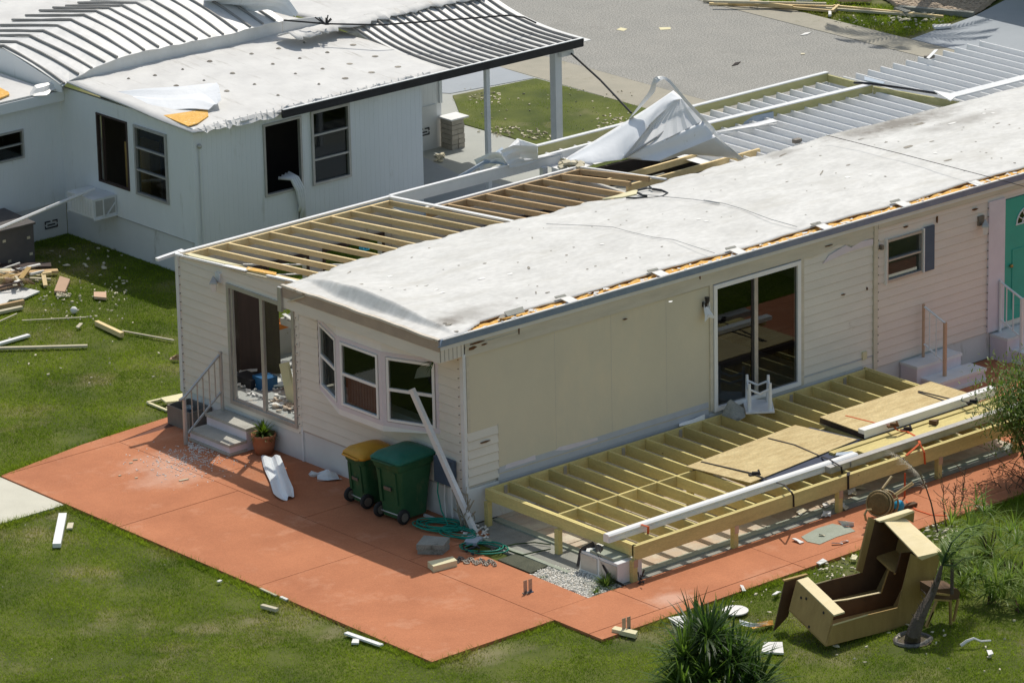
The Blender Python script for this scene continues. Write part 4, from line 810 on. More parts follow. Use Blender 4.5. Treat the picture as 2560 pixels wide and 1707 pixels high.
# crumpled curtain hanging out of the open window
b = MB()
for k in range(4):
    x = 7.22+.05*k; b.tube([(x-.25+.03*k, NY+.15, 1.50+.02*k), (x-.08, NY-.03, 1.48), (x, NY-.10, 1.25), (x+.05+jit(.03), NY-.08, .95+jit(.05)), (x+.06+jit(.06), NY-.06, .62+jit(.2))], .034, 6)
tag(b.build('torn_curtain', 'white', None, True), 'torn pale fabric hanging out of the open window of the white house', 'curtain')
# set-back wall and stone planter
MB().box(-1.5, NX, 18.35, 18.4, .5, 2.85).build('inner_wall', 'dark', N_)
W2 = lambda x, z, n=0: V((x, 17.4-n, z))
b = MB(); ribs(b, W2, 10.4, 14.05, .9, 2.8, (), .12); b.box(10.4, 14.05, 17.402, 17.5, -.05, 2.8); b.box(13.98, 14.05, 17.36, 17.40, .9, 2.8); b.build('porch_wall', 'nwall', N_)
MB().box(10.4, 13.9, 17.37, 17.4, -.05, .9).build('porch_skirting', 'nskirt', N_)
b = MB(); zz = -.03
while zz < .50:
    x = 13.92+ (.12 if int(zz*100) % 2 else 0)
    for k in range(2): b.box(13.98+.17*k+.004, 13.98+.17*(k+1)-.004+jit(.01), 17.0+jit(.012), 17.36, zz, zz+.095)
    zz += .105
b.build('brick_pier', 'brick', N_)
MB().box(13.94, 14.42, 16.96, 17.38, .60, .63).build('pier_cap', 'whitebright', N_)
b = MB()
for dx, dz, w_, h_ in [(0, 0, .16, .03), (0, 0, .03, .10), (0, .13, .03, .12), (.0, .24, .16, .03), (.1, .02, .03, .1), (.16, .12, .03, .1)]: b.box(13.32+dx, 13.32+dx+w_, 17.345, 17.37, .40+dz, .40+dz+h_)
b2 = MB()
def ventmark(mb, P, u, z):
    for a, c, d_, e in [(0, .30, 0, .025), (0, .13, .13, .155), (.18, .30, .13, .155), (0, .02, .02, .06), (0, .02, .09, .13), (.28, .30, .02, .06), (.28, .30, .09, .13), (.06, .24, .06, .085)]:
        mb.hexa([P(u+a, z+d_, .001), P(u+c, z+d_, .001), P(u+c, z+e, .001), P(u+a, z+e, .001)], [P(u+a, z+d_, .01), P(u+c, z+d_, .01), P(u+c, z+e, .01), P(u+a, z+e, .01)])
vp_ = OY('L', 530, 490, 17.85); ventmark(b2, NPW, vp_.x, vp_.z); b2.build('skirting_vent', 'black', N_)
b = MB(); vq = OY(2, 545, 935, 17.37); ventmark(b, lambda u, z, n=0: V((u, 17.36-n, z)), vq.x-.05, vq.z); b.build('skirting_vent', 'black', N_)
# roofs
def nz(x, y_): return 2.89+.20*min(1, (y_-13.45)/4.0)+.01*math.sin(x*2.1+y_)+.008*math.sin(y_*3+x)
XS = OY(2, 750, 470, 13.5).x
P = [[V((x, y_+(.05*math.sin(x*7) if y_ < 13.5 else 0), nz(x, y_))) for y_ in np.arange(13.45, 24.1, .35)] for x in np.linspace(4.80, XS, 28)]
MB().grid(P, (0, 0, -.03)).build('roof', 'nroof', N_, True)
P = [[V((x, y_, nz(x, y_)+.06)) for y_ in np.linspace(16.55, 24.1, 22)] for x in np.linspace(XS+.002, 15.0, 18)]
MB().grid(P, (0, 0, -.03)).build('roof', 'nroof', N_, True)
b = MB()
for x_, y_ in [(1060, 535), (1250, 497), (1435, 447), (1720, 390), (1905, 350), (2080, 310), (1205, 590), (1395, 553), (1590, 508), (1865, 447), (2050, 405), (2238, 365), (1550, 615), (1740, 570), (2020, 500), (2205, 463), (1900, 628), (2180, 560), (880, 560)]:
    p = G(1, x_, y_, 3.0); p.z = nz(p.x, p.y)+.004; r = random.uniform(.03, .065); b.lathe(p, [(r, 0), (r*.4, .02)], 6)
for x_, y_ in [(90, 318), (240, 375), (65, 423), (215, 475), (395, 433), (35, 520)]:
    p = G(2, x_, y_, 3.0); p.z = nz(p.x, p.y)+.004; b.lathe(p, [(.07, 0), (.04, .008)], 7)
each(b, 'roof_fastener', 'roofstain', N_)
# torn eave strip: crushed fold of sheet along the bottom edge
rng = random.Random(9); x = 5.0; g0 = []
while x < 10.6:
    g0.append([V((x, 13.62+rng.uniform(-.03, .03), nz(x, 13.6)+.01)), V((x+rng.uniform(-.05, .05), 13.48, 2.93+rng.uniform(-.03, .05))), V((x+rng.uniform(-.06, .06), 13.40+rng.uniform(-.04, .03), 2.86+rng.uniform(-.05, .03)))])
    x += rng.uniform(.06, .17)
MB().grid(g0, (0, 0, -.01)).build('crushed_eave', 'nroof', N_)
b = MB()
for i in range(34):
    x = 5.1+i*.16+rng.uniform(-.03, .03); b.tube([(x, 13.40, 2.90), (x+rng.uniform(.03, .1), 13.55, 2.955)], .014, 4)
each(b, 'eave_wrinkle', 'nroof', N_)
# standing seam gable on top
ev = [(430, 590), (540, 515), (725, 430), (920, 365), (1205, 308), (1385, 270), (1570, 235), (1760, 182), (1945, 140)]
rd = [(7, 330), (115, 295), (215, 250), (320, 215), (510, 135), (690, 75), (890, 40), (980, 15), (1090, -20), (1300, -90)]
EV = [OY(1, x, y_, 17.45) for x, y_ in ev]; RD = [OY(1, x, y_, 19.45) for x, y_ in rd]
ze = lambda x: float(np.interp(x, [p.x for p in EV], [p.z for p in EV])); zr = lambda x: float(np.interp(x, [p.x for p in RD], [p.z for p in RD]))
x0 = EV[0].x; x1 = EV[-1].x
def mz(x, t):   # t 0 eave .. 1 ridge .. 2 back
    if t <= 1: return ze(x)+(zr(x)-ze(x))*t+.03*math.sin(math.pi*t)
    return zr(x)-(.36)*(t-1)
P = []; ns = int((x1-x0)/.16)
for i in range(ns+1):
    x = x0+(x1-x0)*i/ns; P.append([V((x, 17.45+2.0*t+.03*math.sin(i*1.7)*(t < .01), mz(x, t)+.006*math.sin(i*2.1+t*3)*(1 if t < 1 else 0))) for t in (0, .12, .25, .4, .55, .7, .85, 1, 1.15, 1.4, 1.7, 2.0)])
MB().grid(P, (0, 0, -.015)).build('raised_metal_roof', 'nmetal', N_)
sb = MB(); k = 0; x = x0+.05
while x < x1:
    sb.tube([V((x+.02*math.sin(k+t*3), 17.47+2.0*t, mz(x, t)+.022+.006*math.sin(k*2+t*9))) for t in (0, .2, .4, .6, .8, 1, 1.2, 1.5, 2.0)], .027, 6); x += .322; k += 1
each(sb, 'roof_seam', 'seam', N_)
P = [[V((x, 17.5, nz(x, 17.5)-.02)), V((x, 17.5+.01, ze(x)-.012))] for x in np.arange(x0, x1+.01, .2)]
MB().grid(P, (0, .02, 0)).build('roof_riser', 'nmetal', N_)
MB().prism([V((x0, 17.5, 2.9)), V((x0, 17.5, ze(x0))), V((x0, 19.45, zr(x0))), V((x0, 21.4, zr(x0)-.36)), V((x0, 21.4, 2.7))], (.02, 0, 0)).build('gable_end', 'nwall', N_)
tp = [OY(1, *a, 17.45) for a in ((1940, 145), (2200, 115), (2230, 180))]
MB().prism([V((x1, 17.5, ze(x1)-.01)), OY(1, 2200, 115, 17.5), OY(1, 2230, 180, 17.5), V((x1, 17.5, 3.05))], (0, .03, 0)).build('bent_riser_end', 'nmetal', N_)
# wing roof and cover
MB().prism([V((-1.5, 17.75, 2.87)), V((4.6, 17.75, 2.87)), V((4.6, 21.5, 2.95)), V((-1.5, 21.5, 2.95))], (0, 0, .03)).build('wing_roof', 'nroof', N_)
MB().prism([V((-1.5, 17.72, 2.66)), V((4.88, 17.72, 2.66)), V((4.88, 17.72, 2.86)), V((-1.5, 17.72, 2.86))], (0, .03, 0)).build('wing_fascia', 'nwall', N_)
MB().prism([G(1, x, y_, 2.92) for x, y_ in [(-20, 600), (60, 640), (65, 655), (-20, 690)]], (0, 0, .03)).build('torn_insulation', 'insul', N_)
ruled([G(1, x, y_, z) for x, y_, z in [(205, 640, 2.92), (240, 580, 3.05), (350, 560, 3.05), (440, 575, 3.0)]], [G(1, x, y_, z) for x, y_, z in [(215, 660, 2.88), (330, 655, 2.86), (350, 625, 2.9), (445, 590, 2.98)]], 8, 3, .015, 3).build('bent_corner_flashing', 'nmetal', N_)
# lifted flap and exposed insulation at the front corner
ruled([G(1, x, y_, z) for x, y_, z in [(740, 640, 3.0), (980, 612, 3.12), (1240, 600, 3.18), (1490, 575, 3.22), (1510, 690, 3.1)]], [G(1, x, y_, z) for x, y_, z in [(760, 650, 2.97), (980, 735, 2.96), (1060, 750, 2.95), (1320, 735, 3.0), (1430, 745, 3.0)]], 18, 6, .03, 3).build('lifted_flap', 'sheetmetal', N_)
MB().prism([G(1, x, y_, 2.925) for x, y_ in [(1045, 765), (1180, 720), (1420, 760), (1425, 800), (1350, 850), (1285, 868)]], (0, 0, .02)).build('exposed_insulation', 'insul', N_)
# carport roof
def cz(y_, x): t = (y_-13.5)/3.1; return 2.80+.30*t*t*t+.10*t-.03*math.sin(math.pi*t)
XL, XR = 7.4, 14.75
P = [[V((x, y_, cz(y_, x)+.05*max(0, 1-(x-XL)/.8)*0+.02)) for y_ in np.linspace(13.5, 16.6, 12)] for x in np.linspace(XS+.01, XR, 30)]
MB().grid(P, (0, 0, -.012)).build('carport_roof', 'nmetal', N_)
sb = MB()
for k in range(17):
    a_ = G(2, 20+88.5*k, 195-17*k, 3.2); bq = OY(2, 760+ (905*k/16), 472-(205*k/16), 13.5)
    xx = bq.x; t1 = 3.1
    sb.tube([V((xx+.02*math.sin(k+t), 13.5+t, cz(13.5+t, 0)+.045)) for t in (0, .4, .9, 1.4, 1.9, 2.4, 2.8, 3.1)], .026, 6)
each(sb, 'roof_seam', 'seam', N_)
fa, fb = OY(0, 708, 276, 13.32), OY(0, 1459, 96, 13.32)
MB().prism([V((fa.x, 13.32, fa.z-.16)), V((fb.x, 13.32, fb.z-.17)), V((fb.x, 13.32, fb.z)), V((fa.x, 13.32, fa.z))], (0, .06, 0)).build('black_fascia', 'black', N_)
MB().bar((fa.x, 13.33, fa.z+.012), (fb.x, 13.33, fb.z+.012), .05, .012).build('fascia_lip', 'whitebright', N_)
b = MB(); rng = random.Random(12); g0 = []
for i in range(60):
    x = 9.6+i*.095; yy = 16.45
    g0.append([V((x, yy+rng.uniform(-.12, .1), 3.25+rng.uniform(-.02, .03))), V((x, yy+.25, 3.33+rng.uniform(-.02, .03))), V((x, yy+.65+rng.uniform(-.05, .05), 3.2))])
MB().grid(g0, (0, 0, -.02)).build('roof_tape_ridge', 'nroof', N_, True)
for px_, w_ in ((1222, .09), (1397, .17)):
    p = OY(0, px_, 200, 13.6 if w_ < .1 else 13.62); MB().box(p.x-w_/2, p.x+w_/2, 13.62, 13.62+w_, -.03, 2.72).build('post', 'bluegrey' if False else 'white', N_)
MB().tube([OY(0, 1423, 130, 13.6), OY(0, 1500, 200, 12.2), OY(0, 1578, 283, 10.6)], .022, 5).build('guy_wire', 'wire', N_)
MB().box(*[v for p in (OY(0, 1415, 135, 13.55), ) for v in (p.x-.16, p.x+.16, 13.5, 13.6, 2.60, 2.70)]).build('post_bracket', 'nmetal', N_)
# cables over the neighbour roof
b = MB().tube([G(0, 709, 51, 3.5), G(0, 815, 60, 3.45), G(0, 950, 63, 3.45), G(0, 1100, 52, 3.45), G(0, 1270, 39, 3.35), G(0, 1310, 44, 3.2), G(0, 1340, 58, 3.05)], .018, 5)
tag(b.build('power_cable', 'wire'), 'thick black cable lying across the ribbed roof of the white house', 'cable')
b = MB(); rng = random.Random(2)
for i in range(12):
    p = G(0, 815, 62, 3.4); b.tube([p, p+V((rng.uniform(-.2, .2), rng.uniform(-.2, .2), rng.uniform(.02, .2)))], .014, 4)
tag(b.build('frayed_cable_end', 'wire'), 'frayed black cable end where the raised ribs of the white house stop', 'cable')
# rooftop unit and crumpled foil at the top edge
RU = thing('rooftop_vent', G(0, 555, 20, 3.5), 'square grey metal vent box on the ribbed roof at the top of the photo', 'roof vent')
p = G(0, 555, 18, 3.45); MB().box(p.x-.16, p.x+.16, p.y-.16, p.y+.16, p.z-.02, p.z+.5).build('vent_box', 'white', RU); MB().box(p.x-.2, p.x+.2, p.y-.2, p.y+.2, p.z-.04, p.z-.0).build('vent_collar', 'slab', RU)
b = ruled([G(1, x, y_, z) for x, y_, z in [(1380, 40, 3.5), (1500, 60, 3.45), (1680, 75, 3.5), (1830, 50, 3.6), (1990, 100, 3.5)]], [G(1, x, y_, z) for x, y_, z in [(1400, -10, 3.8), (1560, -30, 3.9), (1800, -20, 3.9), (1960, 0, 3.8), (2035, 105, 3.5)]], 20, 8, .05, 5)
tag(b.build('crumpled_foil_sheet', 'sheetmetal'), 'crumpled silver white sheet metal heaped beside the square roof vent', 'metal scrap')
# air conditioner in its bracket
a1 = OX('L', 1260, 365, NX-.6); AC = thing('air_conditioner', (NX-.3, 16.6, .7), 'white window air conditioner jutting from the end wall of the white house', 'air conditioner')
p1 = OX('L', 1440, 380, NX); p2 = OX('L', 1010, 280, NX)
yb0, yb1 = 16.15, 17.0
MB().box(NX-.55, NX-.01, yb0, yb1, .72, 1.10).build('case', 'white', AC)
MB().box(NX-.50, NX-.05, yb0-.006, yb0-.001, .76, 1.06).build('side_grille', 'alu', AC)
b = MB()
for i in range(8): b.box(NX-.557, NX-.551, yb0+.06+i*.09, yb0+.10+i*.09, .77, 1.06)
b.build('louvres', 'nskirt', AC)
each(MB().bar((NX-.56, yb0-.01, .72), (NX, yb0-.01, .72), .03, .03).bar((NX-.56, yb1+.01, .72), (NX, yb1+.01, .72), .03, .03).bar((NX-.32, yb0-.02, 1.08), (NX-.32, yb0-.02, .74), .02, .02).bar((NX-.05, yb0-.02, .98), (NX-.28, yb0-.02, .74), .02, .02), 'bracket', 'white', AC)
b = MB().tube([OX('L', 1110, 10, NX-.3), OY('L', 530, 250, 16.6), OY('L', -30, 485, 16.2)], .035, 6); tag(b.build('fallen_pole', 'white'), 'long thin white pole leaning from the air conditioner towards the left edge', 'pole')
# dark grey box shed at the left edge
p = G('L', 415, 880, LZ); q = G('L', 0, 890, LZ)
SH = thing('storage_box', (p.x-.6, p.y+.2, LZ), 'dark grey storage box half in shade at the left edge by the white house', 'storage box')
MB().box(p.x-1.6, p.x, p.y, p.y+.95, LZ, .72).build('body', 'shed', SH)
MB().prism([(p.x-1.65, p.y-.04, .72), (p.x+.03, p.y-.04, .72), (p.x+.03, p.y+1.0, .78), (p.x-1.65, p.y+1.0, .78)], (0, 0, .04)).build('lid', 'shed', SH)
MB().box(p.x-1.0, p.x-.97, p.y-.012, p.y, LZ+.1, .7).build('seam', 'darkalu', SH)
b = MB(); 
for x_, z_ in ((-.16, .45), (-.12, .12), (-.62, .08), (-.72, .5)): b.box(p.x+x_, p.x+x_+.07, p.y-.008, p.y+.004, z_, z_+.05)
each(b, 'label_patch', 'foam', SH)
q = OY('L', 180, 400, 18.0-.2); MB().bar(OY('L', 60, 470, 17.2), OY('L', 220, 320, 17.2), .35, .18).build('roof_flap', 'black', SH)
# ================================================================ DECK
DK = thing('wooden_deck', (4.5, -2, 0), 'unfinished deck frame of yellow treated joists along the beige wall', 'deck')
DT = .68
for i in range(21):
    x = .18+.4255*i
    MB().bar((x+jit(.006), -.36-abs(jit(.02)), DT+jit(.003)), (x+jit(.006), -3.83, DT), .04, .185).build('joist', 'treated', DK)
MB().bar((.13, -.33, DT), (.13, -3.90, DT), .04, .185).build('joist', 'treated', DK)
MB().bar((8.75, -.26, DT), (8.75, -3.90, DT), .04, .185).build('joist', 'treated', DK)
each(MB().bar((.15, -.345, DT-.002), (8.73, -.345, DT-.002), .038, .18).bar((.11, -3.86, DT), (8.77, -3.86, DT), .038, .235).bar((.10, -3.902, DT), (8.78, -3.902, DT), .038, .235), 'beam', 'treatedx', DK)
for i in range(20):
    x = .18+.4255*i
    if i < 20: MB().bar((x+.022, -2.02, DT-.001), (x+.4035, -2.02, DT-.001), .036, .18).build('blocking', 'treatedx', DK)
for i in range(20):
    x = .18+.4255*i
    MB().bar((x+.30, -.37, DT-.03), (x+.36, -.37, DT-.03), .02, .14).build('joist_hanger', 'alu', DK) if i % 3 == 0 else None
for x, y_ in [(.10, -3.95), (2.25, -3.95), (4.56, -3.95), (6.85, -3.95), (8.7, -3.95), (.07, -2.15), (.09, -.42), (3.0, -2.05), (6.0, -2.05), (8.7, -2.05)]:
    y_ += .07 if y_ < -3 else 0
    MB().box(x-.045, x+.045, y_-.045, y_+.045, -.02, DT-.19 if y_ > -3 else DT-.237).build('post', 'treated', DK)
    if y_ < -3: MB().box(x-.03, x+.052, y_-.0505, y_-.0455, .33, .46).build('bracket_plate', 'tan', DK)
# plywood on the deck
def board(name, pts, z, t, m, label, cat, group=None, kz=None):
    b = MB().prism([V((p[0], p[1], z)) for p in pts], (0, 0, t)); return tag(b.build(name, m), label, cat, group)
board('plywood_sheet', [(3.03, -1.92), (5.70, -1.70), (5.93, -2.92), (3.25, -3.20)], .725, .015, 'ply', 'sunlit plywood sheet with a strap across it, nearer the white corner of the deck', 'plywood sheet', 'plywood sheets lying on the deck joists')
board('plywood_sheet', [(6.12, -1.85), (8.74, -1.86), (8.76, -2.84), (6.08, -2.9)], .80, .015, 'ply', 'water-marked plywood sheet on top of a stack, behind the short white beam', 'plywood sheet', 'plywood sheets lying on the deck joists')
board('plywood_sheet', [(6.17, -1.8), (8.68, -1.82), (8.7, -2.88), (6.13, -2.95)], .683, .10, 'paneling', 'dark stack of boards under the water-marked plywood', 'board stack')
board('tarpaulin', [(3.1, -2.0), (5.85, -1.9), (6.05, -3.08), (3.6, -3.42)], .684, .03, 'navy', 'navy blue tarpaulin squashed under the strapped plywood', 'tarpaulin')
# strapped bundle along the outer edge of the deck
b = MB()
for x0, x1 in ((-.12, 5.30),):
    for y_ in (-3.50,): b.prism([(x0, -3.43, .69), (x0, -3.43, .80), (x0, -3.45, .825), (x0, -3.54, .825), (x0, -3.565, .80), (x0, -3.56, .765), (x0, -3.545, .76), (x0, -3.56, .75), (x0, -3.56, .69)], (x1-x0, -.02, 0))
tag(b.build('white_gutter_beam', 'whitebright'), 'longest white aluminium beam strapped along the outer edge of the deck', 'beam', 'white aluminium beams on the deck')
b = MB().box(6.0, 9.12, -3.02, -2.87, .83, .90).box(6.0, 9.12, -3.02, -3.012, .76, .83)
tag(b.build('white_gutter_beam', 'whitebright'), 'short white beam lying against the water-marked plywood under a black strap', 'beam', 'white aluminium beams on the deck')
b = MB().box(4.55, 9.3, -3.70, -3.57, .69, .795).box(5.0, 9.3, -3.735, -3.722, .80, .815).box(5.0, 9.3, -3.722, -3.71, .69, .80)
tag(b.build('grey_beam', 'alu'), 'dull grey metal beam with a thin white lip beside the treated boards', 'beam', 'white aluminium beams on the deck')
MB2 = MB().prism([(5.0, -3.36, .80), (5.28, -3.55, .80), (5.34, -3.40, .80), (5.1, -3.28, .80)], (0, 0, .01))
tag(MB2.build('beam_end_plate', 'bluegrey'), 'pale blue grey metal offcut at the end of the longest white beam', 'metal scrap')
for k, (ya, yb_, z, x0, lab) in enumerate([(-3.05, -3.17, .735, 5.15, 'upper treated board with an arrow-shaped notch, next to the short white beam'), (-3.19, -3.33, .72, 5.15, 'middle treated board between the notched board and the lowest board'), (-3.34, -3.50, .735, 5.32, 'lowest wide treated board beside the grey metal beam')]):
    tag(MB().box(x0+.1*k, 9.15-.1*k, yb_, ya, .684, z+.02).build('treated_board', 'treatedx'), lab, 'board', 'treated boards strapped on the deck')
p = G('N', 140, 560, .76); tag(MB().prism([(p.x-.08, p.y+.05, .757), (p.x+.08, p.y-.02, .757), (p.x-.04, p.y-.08, .757)], (0, 0, .08)).build('wood_wedge', 'woodin'), 'small dark wedge standing on the upper treated board', 'wedge')
# straps
def strap(pts, m, label, r=.012):
    b = MB()
    for a, c in zip(pts, pts[1:]): b.bar(a, c, r*2.6, r*.7)
    return tag(b.build('ratchet_strap', m), label, 'strap', 'straps tying the load to the deck')
Gz = lambda k, x, y_, z: G(k, x, y_, z)
strap([Gz(6, 610, 1445, .75), Gz(6, 790, 1490, .75), Gz(6, 960, 1565, .745)], 'strap', 'black strap across the nearer plywood sheet')
strap([Gz(9, 150, 55, .75), Gz(9, 500, 135, .76), Gz(9, 620, 185, .75), Gz(9, 720, 215, .83), Gz(9, 770, 265, .83), Gz(9, 783, 290, .70), OY(9, 785, 365, -3.93)], 'strap', 'black and red strap running from the nearer plywood over the longest white beam')
strap([Gz(6, 1640, 1122, .825), Gz(6, 1900, 1185, .825), Gz(6, 2000, 1200, .91), Gz(6, 2090, 1225, .85), Gz(6, 2170, 1275, .76)], 'strap', 'black strap over the water-marked plywood and short white beam')
strap([Gz(6, 1640, 1130, .825), Gz(6, 1900, 1215, .825)], 'strap', 'thinner black strap on the water-marked plywood beside the wider one')
strap([Gz(6, 1140, 1290, .82), Gz(6, 1400, 1355, .82), Gz(6, 1480, 1365, .91)], 'red', 'orange strap lying across the front of the water-marked plywood')
strap([Gz('U', 850, 60, .92), Gz('U', 920, 120, .84), Gz('U', 1020, 130, .76), Gz('U', 1140, 200, .76), Gz('U', 1170, 270, .80), Gz('U', 1010, 410, .69)], 'red', 'orange strap knotted over the treated boards', .016)
strap([Gz('U', 1170, 270, .82), Gz('U', 1220, 370, .70), OY('U', 1230, 510, -3.93)], 'red', 'orange strap end hanging over the outer deck beam')
strap([Gz('U', 30, 420, .74), Gz('U', 130, 460, .83), Gz('U', 260, 540, .83), OY('U', 275, 650, -3.6)], 'strap', 'black strap looped round the end of the longest white beam')
strap([Gz('U', 345, 600, .69), OY('U', 340, 640, -3.93), OY('U', 340, 800, -3.93)], 'strap', 'short black strap hanging over the outer beam beside a small hook', .02)
p = OY('U', 980, 610, -3.93); strap([p, OY('U', 975, 900, -3.95), G('U', 1010, 950, .01), G('U', 1110, 1030, .01), G('U', 1290, 1090, .01), G('U', 1530, 1100, .01)], 'red', 'orange strap hanging from the deck and trailing over the red path', .012)
strap([Gz('E', 905, 655, .83), Gz('E', 1010, 690, .83), OY('E', 1005, 830, -3.57)], 'red', 'short orange strap round the near end of the longest white beam', .014)
for k, (kk, x, y_, z, lab) in enumerate([(9, 515, 140, .76, 'black ratchet buckle on the nearer plywood sheet'), (6, 2010, 1195, .91, 'black ratchet buckle on the short white beam'), ('U', 855, 60, .92, 'dark red ratchet buckle at the tip of the short white beam'), ('U', 1010, 105, .77, 'rusty ratchet buckle on the treated boards')]):
    p = G(kk, x, y_, z); b = MB().bar(p+V((-.09, .03, 0)), p+V((.09, -.04, 0)), .07, .03).bar(p+V((-.03, .03, .03)), p+V((.06, -.05, .03)), .05, .03).tube([p+V((.05, -.06, .02)), p+V((.09, .0, .04))], .018, 6)
    tag(b.build('ratchet_buckle', 'strap' if k != 2 else 'torn'), lab, 'buckle', 'ratchet buckles on the deck load')
# upside-down white plastic table
TB = thing('plastic_table', (5.95, -.62, .72), 'small white plastic table upside down on the deck joists below the sliding door', 'table')
b = MB(); pts = [(5.56, -.66), (5.95, -.95), (6.32, -.50), (5.98, -.14)]
MB().prism([V((x, y_, .70)) for x, y_ in pts], (0, 0, .03)).build('tabletop', 'white', TB)
c_ = V((5.95, -.56, 0)); legs = [c_+(V((x, y_, 0))-c_)*.72 for x, y_ in pts]
for l in legs: MB().tube([l+V((0, 0, .73)), l+V((0, 0, 1.05)), l+V((0, 0, 1.20))], .035, 8, .024).build('leg', 'whitebright', TB)
b = MB()
for l, m_ in zip(legs, legs[1:]+legs[:1]): b.tube([l+V((0, 0, 1.10)), l.lerp(m_, .5)+V((0, 0, 1.02)), m_+V((0, 0, 1.10))], .02, 6)
b.build('apron', 'white', TB)
b = ruled([G(6, x, y_, z) for x, y_, z in [(290, 1290, .7), (330, 1190, .95), (350, 1180, .95)]], [G(6, x, y_, z) for x, y_, z in [(400, 1330, .69), (450, 1300, .69), (440, 1240, .75)]], 6, 4, .02, 2)
tag(b.build('grey_chair_back', 'slab'), 'grey curved plastic panel leaning beside the upside down white table', 'panel')
p = G(6, 255, 1255, .69); tag(MB().prism([p+V((-.12, .05, 0)), p+V((.05, -.1, 0)), p+V((.16, .0, 0)), p+V((.0, .12, 0))], (0, 0, .08)).build('crumpled_cloth', 'black'), 'crumpled black cloth between the sliding door corner and grey panel', 'cloth')
tag(ruled([G(6, 0, 1345, .70), G(6, 175, 1280, .76)], [G(6, 0, 1365, .69), G(6, 175, 1310, .69)], 6, 3, .02, 2).build('vinyl_strip', 'whitebright'), 'torn white vinyl strip on the joists against the wall', 'trim strip')
# the whole deck and its load sit a little lower and nearer the wall
for o in bpy.data.objects:
    if o.parent is None and o.name.split('.')[0] in ('wooden_deck', 'plywood_sheet', 'tarpaulin', 'white_gutter_beam', 'grey_beam', 'beam_end_plate', 'treated_board', 'wood_wedge', 'ratchet_strap', 'ratchet_buckle', 'plastic_table', 'grey_chair_back', 'crumpled_cloth', 'vinyl_strip') and 'trailing' not in o.get('label', ''):
        o.location = o.location+V((.187, .218, -.095))
# torn white trim at the sliding door
b = ruled([OY(6, x, y_, -.06) for x, y_ in [(165, 520), (180, 500), (215, 590)]], [OY(6, x, y_, -.14) for x, y_ in [(170, 650), (200, 620), (235, 610)]], 5, 3, .01, 2); b.bar(OY(6, 190, 595, -.12), OY(6, 230, 605, -.12), .05, .05).bar(OY(6, 200, 510, -.06), OY(6, 205, 560, -.06), .03, .02)
tag(b.build('bent_bracket', 'white'), 'bent white bracket dangling at the top corner of the dark sliding door', 'bracket')

# ================================================================ STEPS AND RAILINGS
def steps(label, x0, x1, y0, y1, axis, top=.40, n=2, dep=.36, m='concrete', group='concrete steps at the doors'):
    t = thing('steps', ((x0+x1)/2, (y0+y1)/2, 0), label, 'steps', group)
    b = MB(); b2 = MB()
    for k in range(n):
        zt = top*(n-k)/n; zb = 0
        if axis == 'x': a = (x1-dep*(k+1), x1-dep*k, y0, y1)
        else: a = (x0+(0 if k == 0 else .12), x1+(.0 if k == 0 else .2), y1-dep*(k+1), y1-dep*k)
        b.box(a[0], a[1], a[2], a[3], zb, zt-.05); 
        if axis == 'x': b2.box(a[0]-.02, a[1], a[2]-.015, a[3]+.015, zt-.05, zt)
        else: b2.box(a[0]-.015, a[1]+.015, a[2]-.02, a[3], zt-.05, zt)
        if k == n-1: b2.box(a[0]-.018, a[1]+(0 if axis == 'x' else .018), a[2]-(.018 if axis != 'x' else .012), a[3]+(0 if axis != 'x' else .012), 0, .05)
    each(b, 'riser', 'concrete' if m == 'concrete' else 'lilac', t); each(b2, 'tread', m, t)
    return t
M['steptop'] = mat('worn_step_tread', (.50, .48, .42), (.40, .385, .34), 4, .85, fine=.15, c3=(.25, .23, .19), s3=(.6, .68), sc3=5)
steps('pale concrete steps with a railing below the open glass door of the gable wall', -.78, -.03, 5.28, 6.38, 'x', .40, 2, .36, 'steptop')
steps('pinkish concrete steps just beyond the deck under the small shuttered window', 9.86, 10.95, -.78, .0, 'y', .46, 2, .40, 'white')
steps('concrete steps below the teal door at the right edge', 12.1, 13.4, -.82, .0, 'y', .46, 2, .42, 'white')
R1 = thing('step_railing', (-.5, 6.28, 0), 'grey metal railing of the steps at the gable door', 'railing', 'metal railings at the steps')
MB().tube([(-.12, 6.28, .40), (-.12, 6.28, 1.46)], .032, 8).build('post', 'alu', R1); MB().tube([(-.92, 6.28, 0), (-.92, 6.28, .80)], .038, 8).build('post', 'alu', R1)
MB().bar((-.10, 6.28, 1.46), (-.90, 6.28, .86), .04, .03).bar((-.90, 6.28, .86), (-1.02, 6.28, .82), .05, .03).build('handrail', 'alu', R1)
MB().bar((-.12, 6.28, .78), (-.88, 6.28, .19), .03, .03).build('lower_rail', 'alu', R1)
for t in (.17, .33, .5, .66, .82): x = -.12-.78*t; MB().tube([(x, 6.28, .78-.59*t), (x, 6.28, 1.44-.59*t)], .011, 6).build('baluster', 'alu', R1)
def rail2(label, x, y0, y1, dx=0):
    R = thing('step_railing', (x, (y0+y1)/2, 0), label, 'railing', 'metal railings at the steps')
    MB().tube([(x, y0, .42), (x, y0, 1.42)], .026, 8).build('post', 'tan' if dx == 0 else 'white', R); MB().tube([(x+.02, y1, .2), (x+.02, y1, 1.20)], .036, 8).build('post', 'tan' if dx == 0 else 'white', R)
    MB().bar((x, y0, 1.40), (x+.02, y1, 1.20), .035, .025).build('handrail', 'white', R)
    MB().bar((x, y0, .72), (x+.02, y1, .48), .03, .02).build('lower_rail', 'white', R)
    for t in (.3, .62): MB().tube([(x, y0+(y1-y0)*t, .70-.24*t), (x, y0+(y1-y0)*t, 1.38-.2*t)], .012, 6).build('baluster', 'white', R)
rail2('pinkish metal railing on the steps beyond the deck', 10.32, -.10, -.60); rail2('white metal railing in front of the teal door', 12.27, -.08, -.58, 1)

